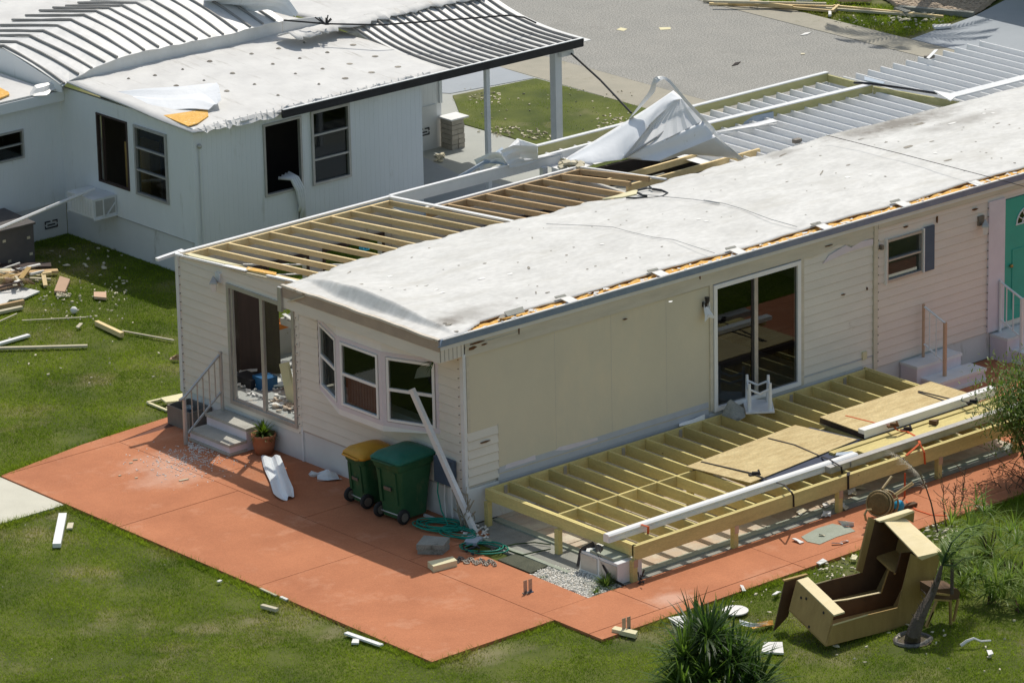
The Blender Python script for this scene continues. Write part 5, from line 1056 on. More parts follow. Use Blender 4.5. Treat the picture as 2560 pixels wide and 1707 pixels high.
# ================================================================ THINGS BY THE GABLE WALL
PL = thing('planter_box', (-.3, 7.05, 0), 'empty taupe planter box at the far corner of the gable wall', 'planter')
b = MB(); x0, x1, y0, y1 = -.50, .10-.12, 6.72, 7.36
b.box(x0, x1, y0, y0+.02, 0, .34).box(x0, x1, y1-.02, y1, 0, .34).box(x0, x0+.02, y0+.02, y1-.02, 0, .34).box(x1-.02, x1, y0+.02, y1-.02, 0, .34).box(x0+.02, x1-.02, y0+.02, y1-.02, .01, .06); b.build('box', 'planter', PL)
tag(ruled([G('B', 740, 900, .38), G('B', 830, 930, .36)], [G('B', 735, 1000, .2), G('B', 830, 1000, .2)], 5, 4, .03, 3).build('plastic_bag', 'bluegrey'), 'pale blue plastic bag stuffed in the taupe planter box', 'bag')
PT = thing('potted_plant', (-.24, 5.0, 0), 'terracotta pot with a bushy lime green plant beside the gable steps', 'potted plant')
MB().lathe((-.24, 5.0, 0), [(.15, 0), (.185, .15), (.20, .30), (.215, .31), (.215, .35), (.19, .35), (.17, .28)], 24).build('pot', 'pot', PT, True)
def leaves(mb, c, n, L0, L1, w_, tilt=(.2, 1.2), seg=4, droop=.5, rng=random, fold=True, az=None):
    for i in range(n):
        a = rng.uniform(0, 2*math.pi) if az is None else rng.uniform(*az); el = rng.uniform(*tilt); L_ = rng.uniform(L0, L1); d = V((math.cos(a)*math.cos(el), math.sin(a)*math.cos(el), math.sin(el))); p = V(c); sd = V((-math.sin(a), math.cos(a), 0)); dr = droop*rng.uniform(.5, 1.4)
        base = len(mb.v)
        for k in range(seg+1):
            t = k/seg; ww = w_*(1-.95*t**1.5)*(.5+.5*min(1, t*4)); mb.v += [p-sd*ww/2, p+sd*ww/2]
            p = p+d*(L_/seg); d = (d+V((0, 0, -dr/seg))).normalized()
        for k in range(seg): q = base+2*k; mb.f.append((q, q+1, q+3, q+2))
b = MB(); leaves(b, (-.24, 5.0, .30), 190, .12, .32, .045, (.1, 1.5), 3, 1.2); b.build('foliage', 'leafb', PT, fix=False)
b = MB(); leaves(b, (-.26, 4.98, .34), 22, .15, .30, .07, (.7, 1.5), 3, .5); b.build('foliage', 'leaflime', PT, fix=False)
def bin_(label, x, y_, rz, lidm, s=1.0, lid_tilt=0):
    t = thing('wheelie_bin', (0, 0, 0), label, 'wheelie bin', 'wheelie bins by the gable wall')
    W, D_, Hh = .29*s, .36*s, .93*s
    t.location = (0, 0, 0)
    def Tp(p): c, s_ = math.cos(rz), math.sin(rz); return V((x+p[0]*c-p[1]*s_, y_+p[0]*s_+p[1]*c, p[2]))
    def loft(name, secs, m, smooth=False, par=t):
        mb = MB(); k = len(secs[0]); 
        for s_ in secs: mb.v += [Tp(q) for q in s_]
        for i in range(len(secs)-1):
            for j in range(k): mb.f.append((i*k+j, i*k+(j+1) % k, (i+1)*k+(j+1) % k, (i+1)*k+j))
        mb.f += [tuple(range(k-1, -1, -1)), tuple(range((len(secs)-1)*k, len(secs)*k))]
        return mb.build(name, m, par, smooth)
    def rr(w0, d0, z, r=.06, cx=0, n=4):
        out = []
        for sx, sy, a0 in ((1, 1, 0), (-1, 1, 90), (-1, -1, 180), (1, -1, 270)):
            for k in range(n+1):
                a = math.radians(a0+90*k/n); out.append((cx+sx*(d0-r)+r*math.cos(a), sy*(w0-r)+r*math.sin(a), z))
        return out
    # local: -x is the wheel/handle side (towards the viewer), +x the wall
    body = loft('body', [rr(W*.78, D_*.72, .06, .09), rr(W*.82, D_*.78, .3*Hh, .09), rr(W*.93, D_*.92, .86*Hh), rr(W*.97, D_*.98, .88*Hh), rr(W*1.0, D_*1.02, .95*Hh), rr(W*1.0, D_*1.02, Hh)], 'binG')
    loft('lid', [rr(W*1.07, D_*1.10, Hh-.005, .07), rr(W*1.08, D_*1.12, Hh+.035, .08), rr(W*.92, D_*.94, Hh+.10, .12), rr(W*.55, D_*.55, Hh+.145, .14), rr(W*.2, D_*.2, Hh+.155, .05)], lidm, True)
    MB().tube([Tp((-D_*1.12, -W*.8, Hh+.01)), Tp((-D_*1.22, -W*.72, Hh+.01)), Tp((-D_*1.22, W*.72, Hh+.01)), Tp((-D_*1.12, W*.8, Hh+.01))], .017, 8).build('handle', lidm if lidm == 'yellow' else 'binG', t)
    for sgn in (-1, 1):
        c = Tp((-D_*.72, sgn*W*.86, .125)); ax = (Tp((1, 0, 0))-Tp((0, 0, 0)), V((0, 0, 1)), Tp((0, 1, 0))-Tp((0, 0, 0)))
        wh = MB().lathe(c, [(.085, -.032), (.12, -.028), (.125, 0), (.12, .028), (.085, .032)], 20, ax).build('wheel', 'rubber', t, True)
        MB().lathe(c, [(.03, -.036), (.075, -.036), (.075, .036), (.03, .036)], 14, ax).build('hub', 'darkalu', wh)
    MB().tube([Tp((-D_*.72, -W*.8, .125)), Tp((-D_*.72, W*.8, .125))], .014, 6).build('axle', 'alu', t)
    mb = MB()
    for k in (-.55, .55): mb.hexa([Tp((-D_*.80, W*k-.03, .30*Hh)), Tp((-D_*.86, W*k-.03, .30*Hh)), Tp((-D_*.86, W*k+.03, .30*Hh)), Tp((-D_*.80, W*k+.03, .30*Hh))], [Tp((-D_*.90, W*k-.03, .84*Hh)), Tp((-D_*.98, W*k-.03, .84*Hh)), Tp((-D_*.98, W*k+.03, .84*Hh)), Tp((-D_*.90, W*k+.03, .84*Hh))])
    each(mb, 'rib', 'binG', t)
    mb = MB().hexa([Tp((-D_*.9, -.08, .52*Hh)), Tp((-D_*.93, -.08, .52*Hh)), Tp((-D_*.93, .08, .52*Hh)), Tp((-D_*.9, .08, .52*Hh))], [Tp((-D_*.9, -.08, .58*Hh)), Tp((-D_*.95, -.08, .58*Hh)), Tp((-D_*.95, .08, .58*Hh)), Tp((-D_*.9, .08, .58*Hh))]); mb.build('label_plate', 'darkalu', t)
    return t
bin_('green wheelie bin with a yellow lid, behind the all green one', -.42, 1.93, math.radians(-4), 'yellow', .92)
bin_('all green wheelie bin with a teal green lid, nearest the corner pole', -.44, 1.04, math.radians(4), 'binLid', 1.11)
MB().box(-.12, -.026, .21, .66, .62, 1.05).build('meter_box', 'shutter', H)
b = MB().tube([(-.06, .30, .62), (-.05, .30, .05)], .02, 6).tube([(-.05, .48, .62), (-.05, .50, .3), (-.09, .42, .05)], .012, 5); each(b, 'conduit', 'white', H)
# leaning downspout
b = MB().bar(V((-.12, -.34, .0)), V((-.42, .80, 2.22)), .095, .07, (1, 0, 0), False)
tag(b.build('fallen_downspout', 'white'), 'long white downspout leaning from the paving up against the bay window', 'downspout')
# broken plant and dangling leaves at the corner
b = MB(); rng = random.Random(4); c = G('C', 1760, 1400, 0); c = V((-.10, -.12, 0))
for i in range(26):
    a = rng.uniform(-.9, .9); L_ = rng.uniform(.25, .75); b.tube([c+V((jit(.1), jit(.12), 0)), c+V((jit(.12), .1*a, L_*.5)), c+V((jit(.1)-.06, .28*a, L_))], rng.uniform(.006, .016), 4)
tag(b.build('broken_plant', 'dead'), 'tangle of dead grey stems against the corner of the gable wall', 'dead plant')
b = MB(); leaves(b, OX('A', 2010, 780, -.42), 14, .10, .28, .02, (-.9, .3), 3, .5, az=(2.2, 4.0)); tag(b.build('snagged_twig', 'leafdark'), 'dark leafy twig snagged on the end of the eave above the bay window', 'twig')
# hose, chain, blocks, brackets on the patio
HS = thing('garden_hose', G(8, 760, 560, 0), 'green garden hose in loose coils on the patio by the house corner', 'hose')
def coil(c, rx, ry, n, z0, seed, ang=0, r=.011):
    rg = random.Random(seed); pts = []
    for i in range(n*22):
        t = 2*math.pi*i/22; k = 1+.16*math.sin(t*.37+seed)+.05*math.sin(t*1.3); x, y_ = rx*k*math.cos(t), ry*k*math.sin(t)
        pts.append(c+V((x*math.cos(ang)-y_*math.sin(ang)+.05*math.sin(t*.21+seed), x*math.sin(ang)+y_*math.cos(ang)+.05*math.cos(t*.33), z0+.012+.010*(i/22)+.012*abs(math.sin(t*1.7+seed)))))
    return MB().tube(pts, r, 6)
coil(G(8, 690, 510, 0), .20, .36, 7, 0, 1, .5).build('coil', 'hose', HS, True); coil(G(8, 820, 560, 0), .18, .30, 4, .02, 2, .2).build('coil', 'hose', HS, True); coil(G(8, 985, 650, 0), .22, .34, 3, 0, 3, .6).build('coil', 'hose', HS, True)
MB().tube([V((-.06, .62, .75)), V((-.12, .58, .45)), V((-.2, .4, .2)), V((-.3, .1, .03)), G(8, 730, 480, .03)], .012, 6).build('feed_hose', 'hose', HS)
MB().tube([G(8, 1060, 650, .02), G(8, 1200, 615, .02), G(8, 1330, 605, .02), G(8, 1440, 620, .02)], .010, 6).build('feed_hose', 'leafdark', HS)
MB().tube([G(8, 1150, 660, .02), G(8, 1250, 690, .02), G(8, 1340, 670, .02), G(8, 1440, 650, .02)], .010, 6).build('feed_hose', 'leafdark', HS)
b = MB(); rng = random.Random(8)
for i in range(8):
    p = G(8, rng.uniform(850, 1130), rng.uniform(640, 690), .04); b.tube([p, p+V((rng.uniform(-.06, .1), rng.uniform(-.1, .06), .03))], .02, 6)
for o in each(b, 'hose_fitting', 'black'): tag(o, 'small black metal fitting inside the brightest hose coil', 'fitting', 'black fittings inside the hose coil')
# dumped shells / pebbles patch around hose
def blockat(name, k, pts, z0, h, m, label, cat, group=None):
    b = MB().prism([G(k, x, y_, z0) for x, y_ in pts], (0, 0, h)); return tag(b.build(name, m), label, cat, group)
blockat('concrete_block', 8, [(530, 685), (700, 690), (750, 650), (590, 625)], 0, .075, 'slab', 'lower grey concrete block beside the hose, under the other', 'block', 'concrete blocks by the hose')
blockat('concrete_block', 8, [(522, 655), (710, 660), (752, 605), (575, 590)], .08, .085, 'slab', 'upper grey concrete block beside the hose, on top of the other', 'block', 'concrete blocks by the hose')
blockat('concrete_block', 8, [(640, 810), (802, 768), (770, 740), (600, 775)], 0, .10, 'cream', 'tan brick lying alone at the edge of the house shadow', 'block')
blockat('grey_slab', 8, [(850, 620), (930, 630), (975, 590), (880, 570)], .01, .05, 'bluegrey', 'flat blue grey paving piece lying within the hose coils', 'slab')
b = MB(); rng = random.Random(6)
for i in range(30):
    p = G(8, 780+i*9.6, 720+14*math.sin(i*.9)+(i*.9), .02); a = rng.uniform(0, 3.1); r = .035
    b.tube([p+V((r*1.3*math.cos(t)*math.cos(a)-r*.7*math.sin(t)*math.sin(a), r*1.3*math.cos(t)*math.sin(a)+r*.7*math.sin(t)*math.cos(a), .012*math.sin(t+a))) for t in [k*math.pi/4 for k in range(8)]], .009, 5, closed=True)
o = tag(b.build('rusty_chain', 'darkalu'), 'rusty chain heaped on the patio between the tan brick and the hose', 'chain')
b = MB(); rng = random.Random(61)
for i in range(80):
    p = G(8, rng.uniform(830, 1010), rng.uniform(490, 580), .01); sph(b, p+V((0, 0, .015)), rng.uniform(.012, .03), 5, .6)
tag(b.build('shell_gravel', 'gravel'), 'pale shell gravel spilled beside the hose', 'gravel', kind='stuff')
for k, (zx, zy, lab) in enumerate([(1268, 955, 'left rusty upright post bracket on the patio'), (1302, 945, 'blue based upright post bracket on the patio'), (1942, 1215, 'left upright post bracket at the lawn edge of the path'), (1975, 1205, 'right upright post bracket at the lawn edge of the path')]):
    p = G(8, zx, zy, 0); a = thing('post_bracket', p, lab, 'bracket', 'metal post brackets standing on the paving')
    MB().box(p.x-.035, p.x+.035, p.y-.004, p.y+.004, .0, .22).build('upright', 'tan', a); MB().box(p.x-.04, p.x+.04, p.y-.035, p.y+.035, .0, .012).build('foot', 'shutter' if k % 2 else 'darkalu', a)
    MB().tube([(p.x, p.y-.01, .03), (p.x, p.y+.02, .03)], .022, 8).build('bolt', 'shutter' if k % 2 else 'darkalu', a)
blockat('wood_block', 8, [(1858, 1225), (2020, 1262), (2036, 1238), (1880, 1205)], -.02, .07, 'cream', 'short timber block at the lawn edge below the post brackets', 'block')
# crumpled white gutter piece, bags and chips on the patio
b = ruled([G(7, x, y_, z) for x, y_, z in [(1785, 20, .02), (1810, 110, .03), (1850, 190, .03), (1880, 290, .02), (1935, 322, .01)]], [G(7, x, y_, z) for x, y_, z in [(1915, 15, .18), (1935, 60, .18), (1965, 150, .16), (2000, 230, .12), (2005, 285, .05)]], 14, 8, .03, 3)
tag(b.build('crumpled_gutter', 'sheetmetal'), 'crumpled length of white metal lying upright on the shaded patio', 'metal scrap')
b = ruled([G(7, 2110, 140, .03), G(7, 2130, 115, .10), G(7, 2180, 130, .05)], [G(7, 2120, 155, .0), G(7, 2150, 160, .0), G(7, 2185, 150, .0)], 5, 3, .02, 2); b = ruled([G(7, 2175, 130, .04), G(7, 2240, 95, .16), G(7, 2290, 130, .05)], [G(7, 2168, 185, 0), G(7, 2250, 190, 0), G(7, 2340, 182, 0)], 8, 5, .03, 3, mb=b)
tag(b.build('plastic_bag', 'white'), 'crumpled white plastic bags against the gable skirting', 'bag')
blockat('trim_strip', 'C', [(1283, 1352), (1500, 1432), (1550, 1425), (1300, 1332)], .0, .03, 'white', 'short white strip on the patio between the green bin and hose', 'trim strip')
# white shards and chips on the patio (countless)
b = MB(); rng = random.Random(17)
for i in range(900):
    u = rng.gauss(0, 1); v_ = rng.gauss(0, 1); p = G(7, 1250+u*160, 70+v_*55+u*8, .003) if i < 300 else (G('B', rng.uniform(760, 1250), 1500+rng.gauss(0, 50)+.0, .003) if i < 750 else G(7, 1330+u*110, 20+v_*28, .003))
    if p.x > -.05 or (p.x > -.8 and 5.2 < p.y < 6.45): continue
    r = rng.uniform(.004, .016); a = rng.uniform(0, 3.1)
    b.prism([p+V((r*q*math.cos(a+t), r*q*math.sin(a+t), 0)) for t, q in ((0, 1.6), (1.5, .6), (3.1, 1.4), (4.6, .7))], (0, 0, rng.uniform(.002, .012)))
tag(b.build('chip_litter', 'styro'), 'white chips scattered over the patio below the gable steps', 'litter', kind='stuff')
for k, (zx, zy, l, w_, a, lab) in enumerate([(1257, 182, .17, .035, .2, 'longest cream splinter on the sunny patio'), (895, 66, .06, .02, .4, 'small cream splinter near a pair on the sunny patio'), (925, 45, .08, .02, .5, 'upper cream splinter of a pair on the sunny patio'), (820, 152, .05, .02, 0, 'tiny cream chip left of the longest splinter'), (932, 168, .05, .02, .2, 'tiny cream chip between two others on the sunny patio')]):
    p = G(7, zx, zy, .0); tag(MB().bar(p+V((-l/2*math.cos(a), l/2*math.sin(a), .018)), p+V((l/2*math.cos(a), -l/2*math.sin(a), .018)), w_, .018).build('splinter', 'foam'), lab, 'wood splinter', 'cream splinters on the patio')
# gravel bed at the deck corner
b = MB(); rng = random.Random(21); GP = [(-.68, -2.3), (-.20, -2.27), (0.05, -2.75), (.02, -3.68), (-.70, -3.68)]
n = 0
while n < 2300:
    x, y_ = rng.uniform(-.72, .1), rng.uniform(-3.7, -2.25)
    if not bool(inpoly(np.array([x]), np.array([y_]), GP)[0]): continue
    r = rng.uniform(.008, .022); z = rng.uniform(-.06, -.005); a = rng.uniform(0, 3); n += 1
    b.hexa([(x-r, y_-r*.8, z-.02), (x+r, y_-r, z-.02), (x+r*.8, y_+r, z-.02), (x-r*.9, y_+r*.8, z-.02)], [(x-r*.6, y_-r*.5, z+r), (x+r*.5, y_-r*.6, z+r*.8), (x+r*.5, y_+r*.5, z+r), (x-r*.4, y_+r*.6, z+r*.9)])
tag(b.build('white_gravel', 'gravel', fix=False), 'white gravel bed at the front corner of the deck', 'gravel', kind='stuff')
b = MB(); leaves(b, (-.15, -3.5, -.04), 200, .1, .34, .022, (.3, 1.3), 3, .6); leaves(b, (-.45, -3.62, -.04), 60, .06, .18, .02, (.3, 1.3), 3, .6); leaves(b, (.1, -3.4, -.04), 60, .1, .3, .02, (.3, 1.3), 3, .6); leaves(b, (-.62, -2.55, -.04), 30, .04, .12, .02, (.3, 1.3), 3, .6)
tag(b.build('weeds', 'leafb', fix=False), 'low green weeds growing in the white gravel by the deck post', 'weeds', kind='stuff')
# white appliance under the deck corner
WC = thing('white_chest', (.2, -3.2, 0), 'white storage chest with black cloth under the front corner of the deck', 'chest')
MB().box(.0, .50, -3.62, -2.72, .0, .34).build('body', 'white', WC); each(MB().box(-.012, .0, -3.60, -3.20, .04, .30).box(-.012, .0, -3.14, -2.76, .04, .30), 'door_panel', 'alu', WC)
MB().box(.02, .46, -3.5, -2.95, .342, .39).build('lid', 'slabgreen', WC)
b = ruled([V((-.03, -2.68, .05)), V((-.02, -2.75, .36)), V((.1, -2.95, .50)), V((.02, -3.1, .38)), V((-.03, -3.3, .2)), V((-.04, -3.45, .05)), V((-.02, -3.75, .03))], [V((.0, -2.72, .05)), V((.05, -2.85, .40)), V((.22, -3.05, .42)), V((.03, -3.2, .37)), V((-.02, -3.36, .2)), V((-.02, -3.52, .08)), V((.02, -3.80, .04))], 22, 4, .02, 3)
tag(b.build('black_cloth', 'black'), 'black cloth hanging over the white chest under the deck', 'cloth')
b = MB(); rng = random.Random(31)
for i in range(9): p = V((.28+jit(.06), -3.86+jit(.06), .1+jit(.1))); b.tube([p, p+V((jit(.08), jit(.08), jit(.12)))], .012, 4)
tag(b.build('cable_knot', 'black'), 'knot of black cable beside the front corner post of the deck', 'cable')
# ================================================================ THROWN FURNITURE ON THE LAWN
CB = thing('wooden_cabinet', G('K', 700, 1560, LZ), 'large varnished pine corner cabinet thrown open side up on the lawn', 'cabinet')
YF, YB = -7.75, -6.80
def F(x, y_, Y=YF): return OY('K', x, y_, Y)
D0 = OY('K', 390, 850, YB)-OY('K', 790, 1230, YF)
prof = [F(705, 1560), F(775, 1240), F(775, 1335), F(1150, 1225), F(1480, 1145), F(1620, 572), F(1730, 640), F(1940, 560), F(1850, 900), F(1640, 1330)]
inn = V((0, .022, 0))
MB().prism([F(705, 1560), F(772, 1335), F(1150, 1225), F(1480, 1145), F(1640, 1330), F(1180, 1440)], (0, .022, 0)).build('front_board', 'woodold', CB)
MB().prism([F(1480, 1145), F(1620, 572), F(1730, 640), F(1940, 560), F(1850, 900), F(1640, 1330)], (0, .022, 0)).build('front_board', 'woodold', CB)
T_ = D0*.97+V((0, 0, 0)); kx = V((.022, 0, 0)); kz = V((0, 0, .022))
def span(name, a, c, m, off=V((0, 0, 0)), th=.022, t0=0.0, t1=1.0):
    a = a+off; c = c+off; d = (c-a).normalized(); nn = d.cross(D0).normalized()*th
    q = [a+D0*t0+V((0, .023, 0)), c+D0*t0+V((0, .023, 0)), c+D0*t1, a+D0*t1]
    return MB().prism(q, nn).build(name, m, CB)
span('end_panel', F(790, 1235), F(705, 1560), 'woodold')
MB().prism([F(790, 1240), F(905, 1205), F(905, 1205)+D0*.98, F(790, 1240)+D0*.98], (0, 0, .024)).build('top_board', 'woodtop', CB)
span('bottom_panel', F(705, 1560), F(1640, 1330), 'woodold')
span('outer_panel', F(1640, 1330), F(1850, 900), 'woodold'); span('outer_panel', F(1850, 900), F(1938, 575), 'woodold')
MB().prism([F(1730, 640), F(1945, 560), F(1945, 560)+D0*.99, F(1690, 570)+D0*.99, F(1690, 618)], (0, 0, .024)).build('top_board', 'woodtop', CB)
BK = lambda x, y_: F(x, y_)+D0
MB().prism([BK(775, 1335), BK(1150, 1225), BK(1480, 1145), BK(1620, 572), BK(1730, 560), BK(1940, 560), BK(1850, 900), BK(1640, 1330), BK(705, 1560)], (0, -.022, 0)).build('back_board', 'woodin', CB)
MB().prism([BK(772, 1333), BK(1150, 1222), BK(1150, 1232), BK(772, 1345)], (0, -.026, .01)).build('back_rim', 'woodtop', CB)
MB().prism([BK(1480, 1145), BK(1620, 572), BK(1560, 545), BK(1420, 1120)], (0, -.03, 0)).build('back_rim', 'woodold', CB)
m_ = D0*.52
MB().prism([F(792, 1305)+m_, F(1150, 1262)+m_, F(1508, 1188)+m_, F(1590, 940)+m_, F(1650, 970)+m_, F(1840, 900)+m_, F(1635, 1325)+m_, F(715, 1545)+m_], (0, .02, 0)).build('divider', 'woodin', CB)
MB().prism([F(830, 1300)+m_, F(1150, 1255)+m_, F(1508, 1180)+m_, F(1508, 1190)+m_, F(1150, 1268)+m_, F(830, 1312)+m_], (0, .024, .008)).build('divider_rim', 'woodtop', CB)
MB().prism([F(1508, 1188)+m_, F(1590, 940)+m_, F(1578, 935)+m_, F(1496, 1188)+m_], (0, -.006, 0)).build('divider_rim', 'woodold', CB)
m_ = D0*.50
MB().prism([F(1650, 972)+m_, F(1712, 752)+m_, F(1900, 730)+m_, F(1840, 900)+m_], (0, .02, 0)).build('divider', 'woodin', CB)
span('shelf', F(1645, 972), F(1845, 905), 'woodold', t0=.5, t1=1)
MB().bar(F(1645, 968)+D0*.5, F(1645, 968)+D0*1.0, .03, .02).build('shelf_rim', 'woodold', CB)
MB().prism([F(775, 1330), F(1150, 1220), F(1150, 1231), F(775, 1342)], (0, -.006, .012)).build('front_sunlit_strip', 'woodtop', CB); MB().prism([F(1480, 1150), F(1622, 575), F(1608, 568), F(1466, 1150)], (0, -.006, 0)).build('front_sunlit_strip', 'woodold', CB)  # pale strip paints the sunlit brightness of the front board's top edge
# base board sticking out behind
MB().prism([OY('K', 150, 1400, -6.65), OY('K', 300, 1240, -6.65), OY('K', 390, 860, -6.65), OY('K', 515, 800, -6.65), OY('K', 505, 790, -6.65), OY('K', 270, 868, -6.65)], (0, .022, 0)).build('base_board', 'woodin', CB)
MB().prism([OY('K', 262, 872, -6.66), OY('K', 515, 800, -6.66), OY('K', 512, 788, -6.66), OY('K', 262, 855, -6.66)], (0, .05, 0)).build('base_rim', 'woodold', CB)
MB().prism([OY('K', 1275, 235, -6.9), OY('K', 1420, 225, -6.9), OY('K', 1655, 125, -6.9), OY('K', 1640, 110, -6.9), OY('K', 1275, 222, -6.9)], (0, .12, 0)).build('top_rim', 'woodtop', CB)
MB().prism([OY('K', 1450, 190, -6.85), OY('K', 1650, 130, -6.85), OY('K', 1640, 240, -6.85), OY('K', 1545, 190, -6.85)], (0, .02, 0)).build('side_wing', 'woodold', CB)
b = MB()
for x, y_ in ((440, 1040), (495, 1050), (680, 1200), (525, 1350)):
    p = OY('K', x, y_, -7.2); 
    t = ((x-390)/400); a = F(790, 1235)+D0*(1-t)
    nn = (F(705, 1560)-F(790, 1235)).cross(D0).normalized(); 
    d = ray('K', x, y_); k = (F(790, 1235)-LOC).dot(nn)/d.dot(nn); q = LOC+d*k; ax = ((F(705, 1560)-F(790, 1235)).normalized(), D0.normalized(), nn)
    b.lathe(q, [(.022, -.006), (.02, .006)], 8, ax)
for x, y_ in ((1522, 210), (1722, 398), (690, 1000)):
    p = F(1945, 560) if x > 1000 else F(905, 1205); q = G('K', x, y_, p.z+.022 if x < 1000 else F(1835, 600).z+.026); b.lathe(q, [(.022, 0), (.02, .006)], 8)
each(b, 'drilled_hole', 'dark', CB)
sph(MB(), F(1545, 497)+V((0, .4, 0)), .03, 8).build('hinge', 'alu', CB) if False else None
# overturned chair behind it
CH = thing('wooden_chair', G('K', 1950, 1330, LZ), 'dark brown wooden chair lying on the grass behind the pine cabinet', 'chair')
C_ = lambda x, y_, Y=-8.22: OY('K', x, y_, Y)
MB().prism([C_(1860, 950), C_(2030, 940), C_(2110, 945), C_(2140, 980), C_(2120, 1060), C_(2030, 1060), C_(1865, 1055)], (0, .30, .05)).build('seat', 'woodin', CH)
each(MB().bar(C_(1885, 985, -8.24), C_(2025, 1000, -8.24), .03, .03).bar(C_(1858, 1050, -8.24), C_(2025, 1062, -8.24), .03, .025), 'backrest_slat', 'woodold', CH)
for a, c in (((1880, 1060), (1770, 1355)), ((2040, 1060), (2045, 1330)), ((2110, 1050), (2060, 1290)), ((1840, 1180), (1765, 1340))): MB().bar(C_(*a), C_(*c), .035, .035).build('leg', 'woodold', CH)
MB().tube([C_(2055, 640, -8.3), C_(2052, 800, -8.3), C_(2050, 1000, -8.3)], .028, 6).build('leg', 'bark', CH)
# rattan barrel stool
RS = thing('rattan_seat', G('U', 640, 1130, 0), 'round woven rattan seat toppled on the red path beyond the pine cabinet', 'seat')
c = OY('U', 690, 960, -4.50); ax_ = V((-.80, -.45, .32)).normalized(); u_ = V((0, 0, 1)).cross(ax_).normalized(); w_ = ax_.cross(u_)
MB().lathe(c, [(.15, .10), (.18, .09), (.19, 0), (.185, -.14), (.15, -.20)], 26, (u_, w_, ax_)).build('seat', 'wicker', RS, True)
for dd, r in ((.07, .20), (-.08, .205), (-.36, .21)):
    MB().tube([c+ax_*dd+u_*(r*math.cos(t))+w_*(r*math.sin(t)) for t in [k*math.pi/12 for k in range(24)]], .017, 6, closed=True).build('rattan_ring', 'bamboo', RS)
for t in (.4, 1.4, 2.6, 4.2): MB().tube([c-ax_*.10+u_*(.20*math.cos(t))+w_*(.20*math.sin(t)), c-ax_*.36+u_*(.21*math.cos(t))+w_*(.21*math.sin(t))], .014, 6).build('rattan_leg', 'bamboo', RS)
MB().tube([OY('U', 715, 795, -4.45), OY('U', 825, 650, -4.35)], .022, 6).build('rattan_leg', 'bamboo', RS); each(MB().tube([OY('U', 850, 860, -4.45), OY('U', 1060, 720, -4.2)], .016, 6).tube([OY('U', 870, 870, -4.45), OY('U', 1075, 735, -4.2)], .016, 6), 'rattan_leg', 'bamboo', RS)
MB().tube([OY('U', x, y_, -4.6) for x, y_ in [(590, 1030), (540, 1035), (515, 1085), (530, 1150), (590, 1180), (680, 1175), (760, 1080), (800, 960), (890, 905)]], .02, 6).build('rattan_leg', 'bamboo', RS)
p = OY('U', 905, 985, -4.3); b = MB(); sph(b, p, .10, 12); tag(b.build('blue_ball', 'cyan', None, True), 'sky blue ball lying beside the toppled rattan seat', 'ball')
p = G('U', 820, 1060, .0); b = MB().bar(p+V((-.3, .05, .05)), p+V((.5, -.06, .06)), .10, .05); tag(b.build('brown_board', 'woodin'), 'dark brown board on the path under the rattan seat', 'board')

# ================================================================ PLANTS
b = MB(); rng = random.Random(40)
YC = V((-2.32, -8.15, LZ)); YU = thing('yucca_clump', YC, 'dense clump of dark green spiky yucca at the bottom edge of the lawn', 'yucca')
tr = MB(); heads = []
for dx, dy, h in [(0, 0, 1.15), (.35, .18, .95), (-.38, .1, .9), (.12, -.32, .8), (-.25, -.25, .62), (.5, -.18, .62), (.1, .4, 1.0), (-.55, -.05, .5), (.72, .1, .5), (.3, -.45, .42), (-.1, .25, .7), (-.1,-.5,.3), (.55,-.45,.3)]:
    top = YC+V((dx, dy, h)); tr.tube([YC+V((dx*.5, dy*.5, 0)), YC+V((dx*.8, dy*.8, h*.5)), top], .05, 7); heads.append(top)
for k, h in enumerate(heads): b = MB(); leaves(b, h, 105, .40, .80, .055, (-.5, 1.5), 5, .55, rng); b.build('foliage', 'leaf' if k % 3 else 'leafdark', YU, fix=False)
tr.build('trunk', 'bark', YU)
b = MB(); leaves(b, G('Q', 1150, 960, .1), 16, .3, .55, .05, (-.1, .5), 4, .6, rng, az=(-1.6, .6)); b.build('dead_leaf_fan', 'leaflime', YU, fix=False)
def bush(name, label, c, r, n, lm, lw, ll, stems=10, cat='bush', hz=1.0, seed=1, sp=.16):
    rg = random.Random(seed); t = thing(name, V((c[0], c[1], LZ)), label, cat); fb = MB(); sb = MB()
    ends = []
    for i in range(stems):
        a = rg.uniform(0, 6.28); q = rg.uniform(.2, 1); e = V(c)+V((math.cos(a)*r*q, math.sin(a)*r*q, rg.uniform(-.3, .6)*r*hz)); 
        mid = V((c[0]+math.cos(a)*r*q*.4, c[1]+math.sin(a)*r*q*.4, LZ+(e.z-LZ)*.5)); sb.tube([V((c[0]+rg.uniform(-.12, .12), c[1]+rg.uniform(-.12, .12), LZ)), mid+V((rg.uniform(-.1, .1), rg.uniform(-.1, .1), 0)), e], .022, 5, .007); ends.append(e)
    for e in ends:
        for k in range(n//stems):
            p = e+V((rg.gauss(0, 1), rg.gauss(0, 1), rg.gauss(0, .9)))*sp*r*1.3; leaves(fb, p, 1, ll*.6, ll*1.3, lw, (-.3, 1.4), 2, .4, rg)
    fb.build('foliage', lm, t, fix=False); sb.build('stems', 'twig', t); return t
bc = G('N', 900, 1090, LZ)
bush('leafy_bush', 'leafy green bush with bare lower stems at the right edge by the deck', (bc.x+.26, bc.y-.08, 1.12), .86, 13000, 'leafb', .034, .085, 46, 'bush', 1.0, 5, .2)
b = MB(); rng = random.Random(51)
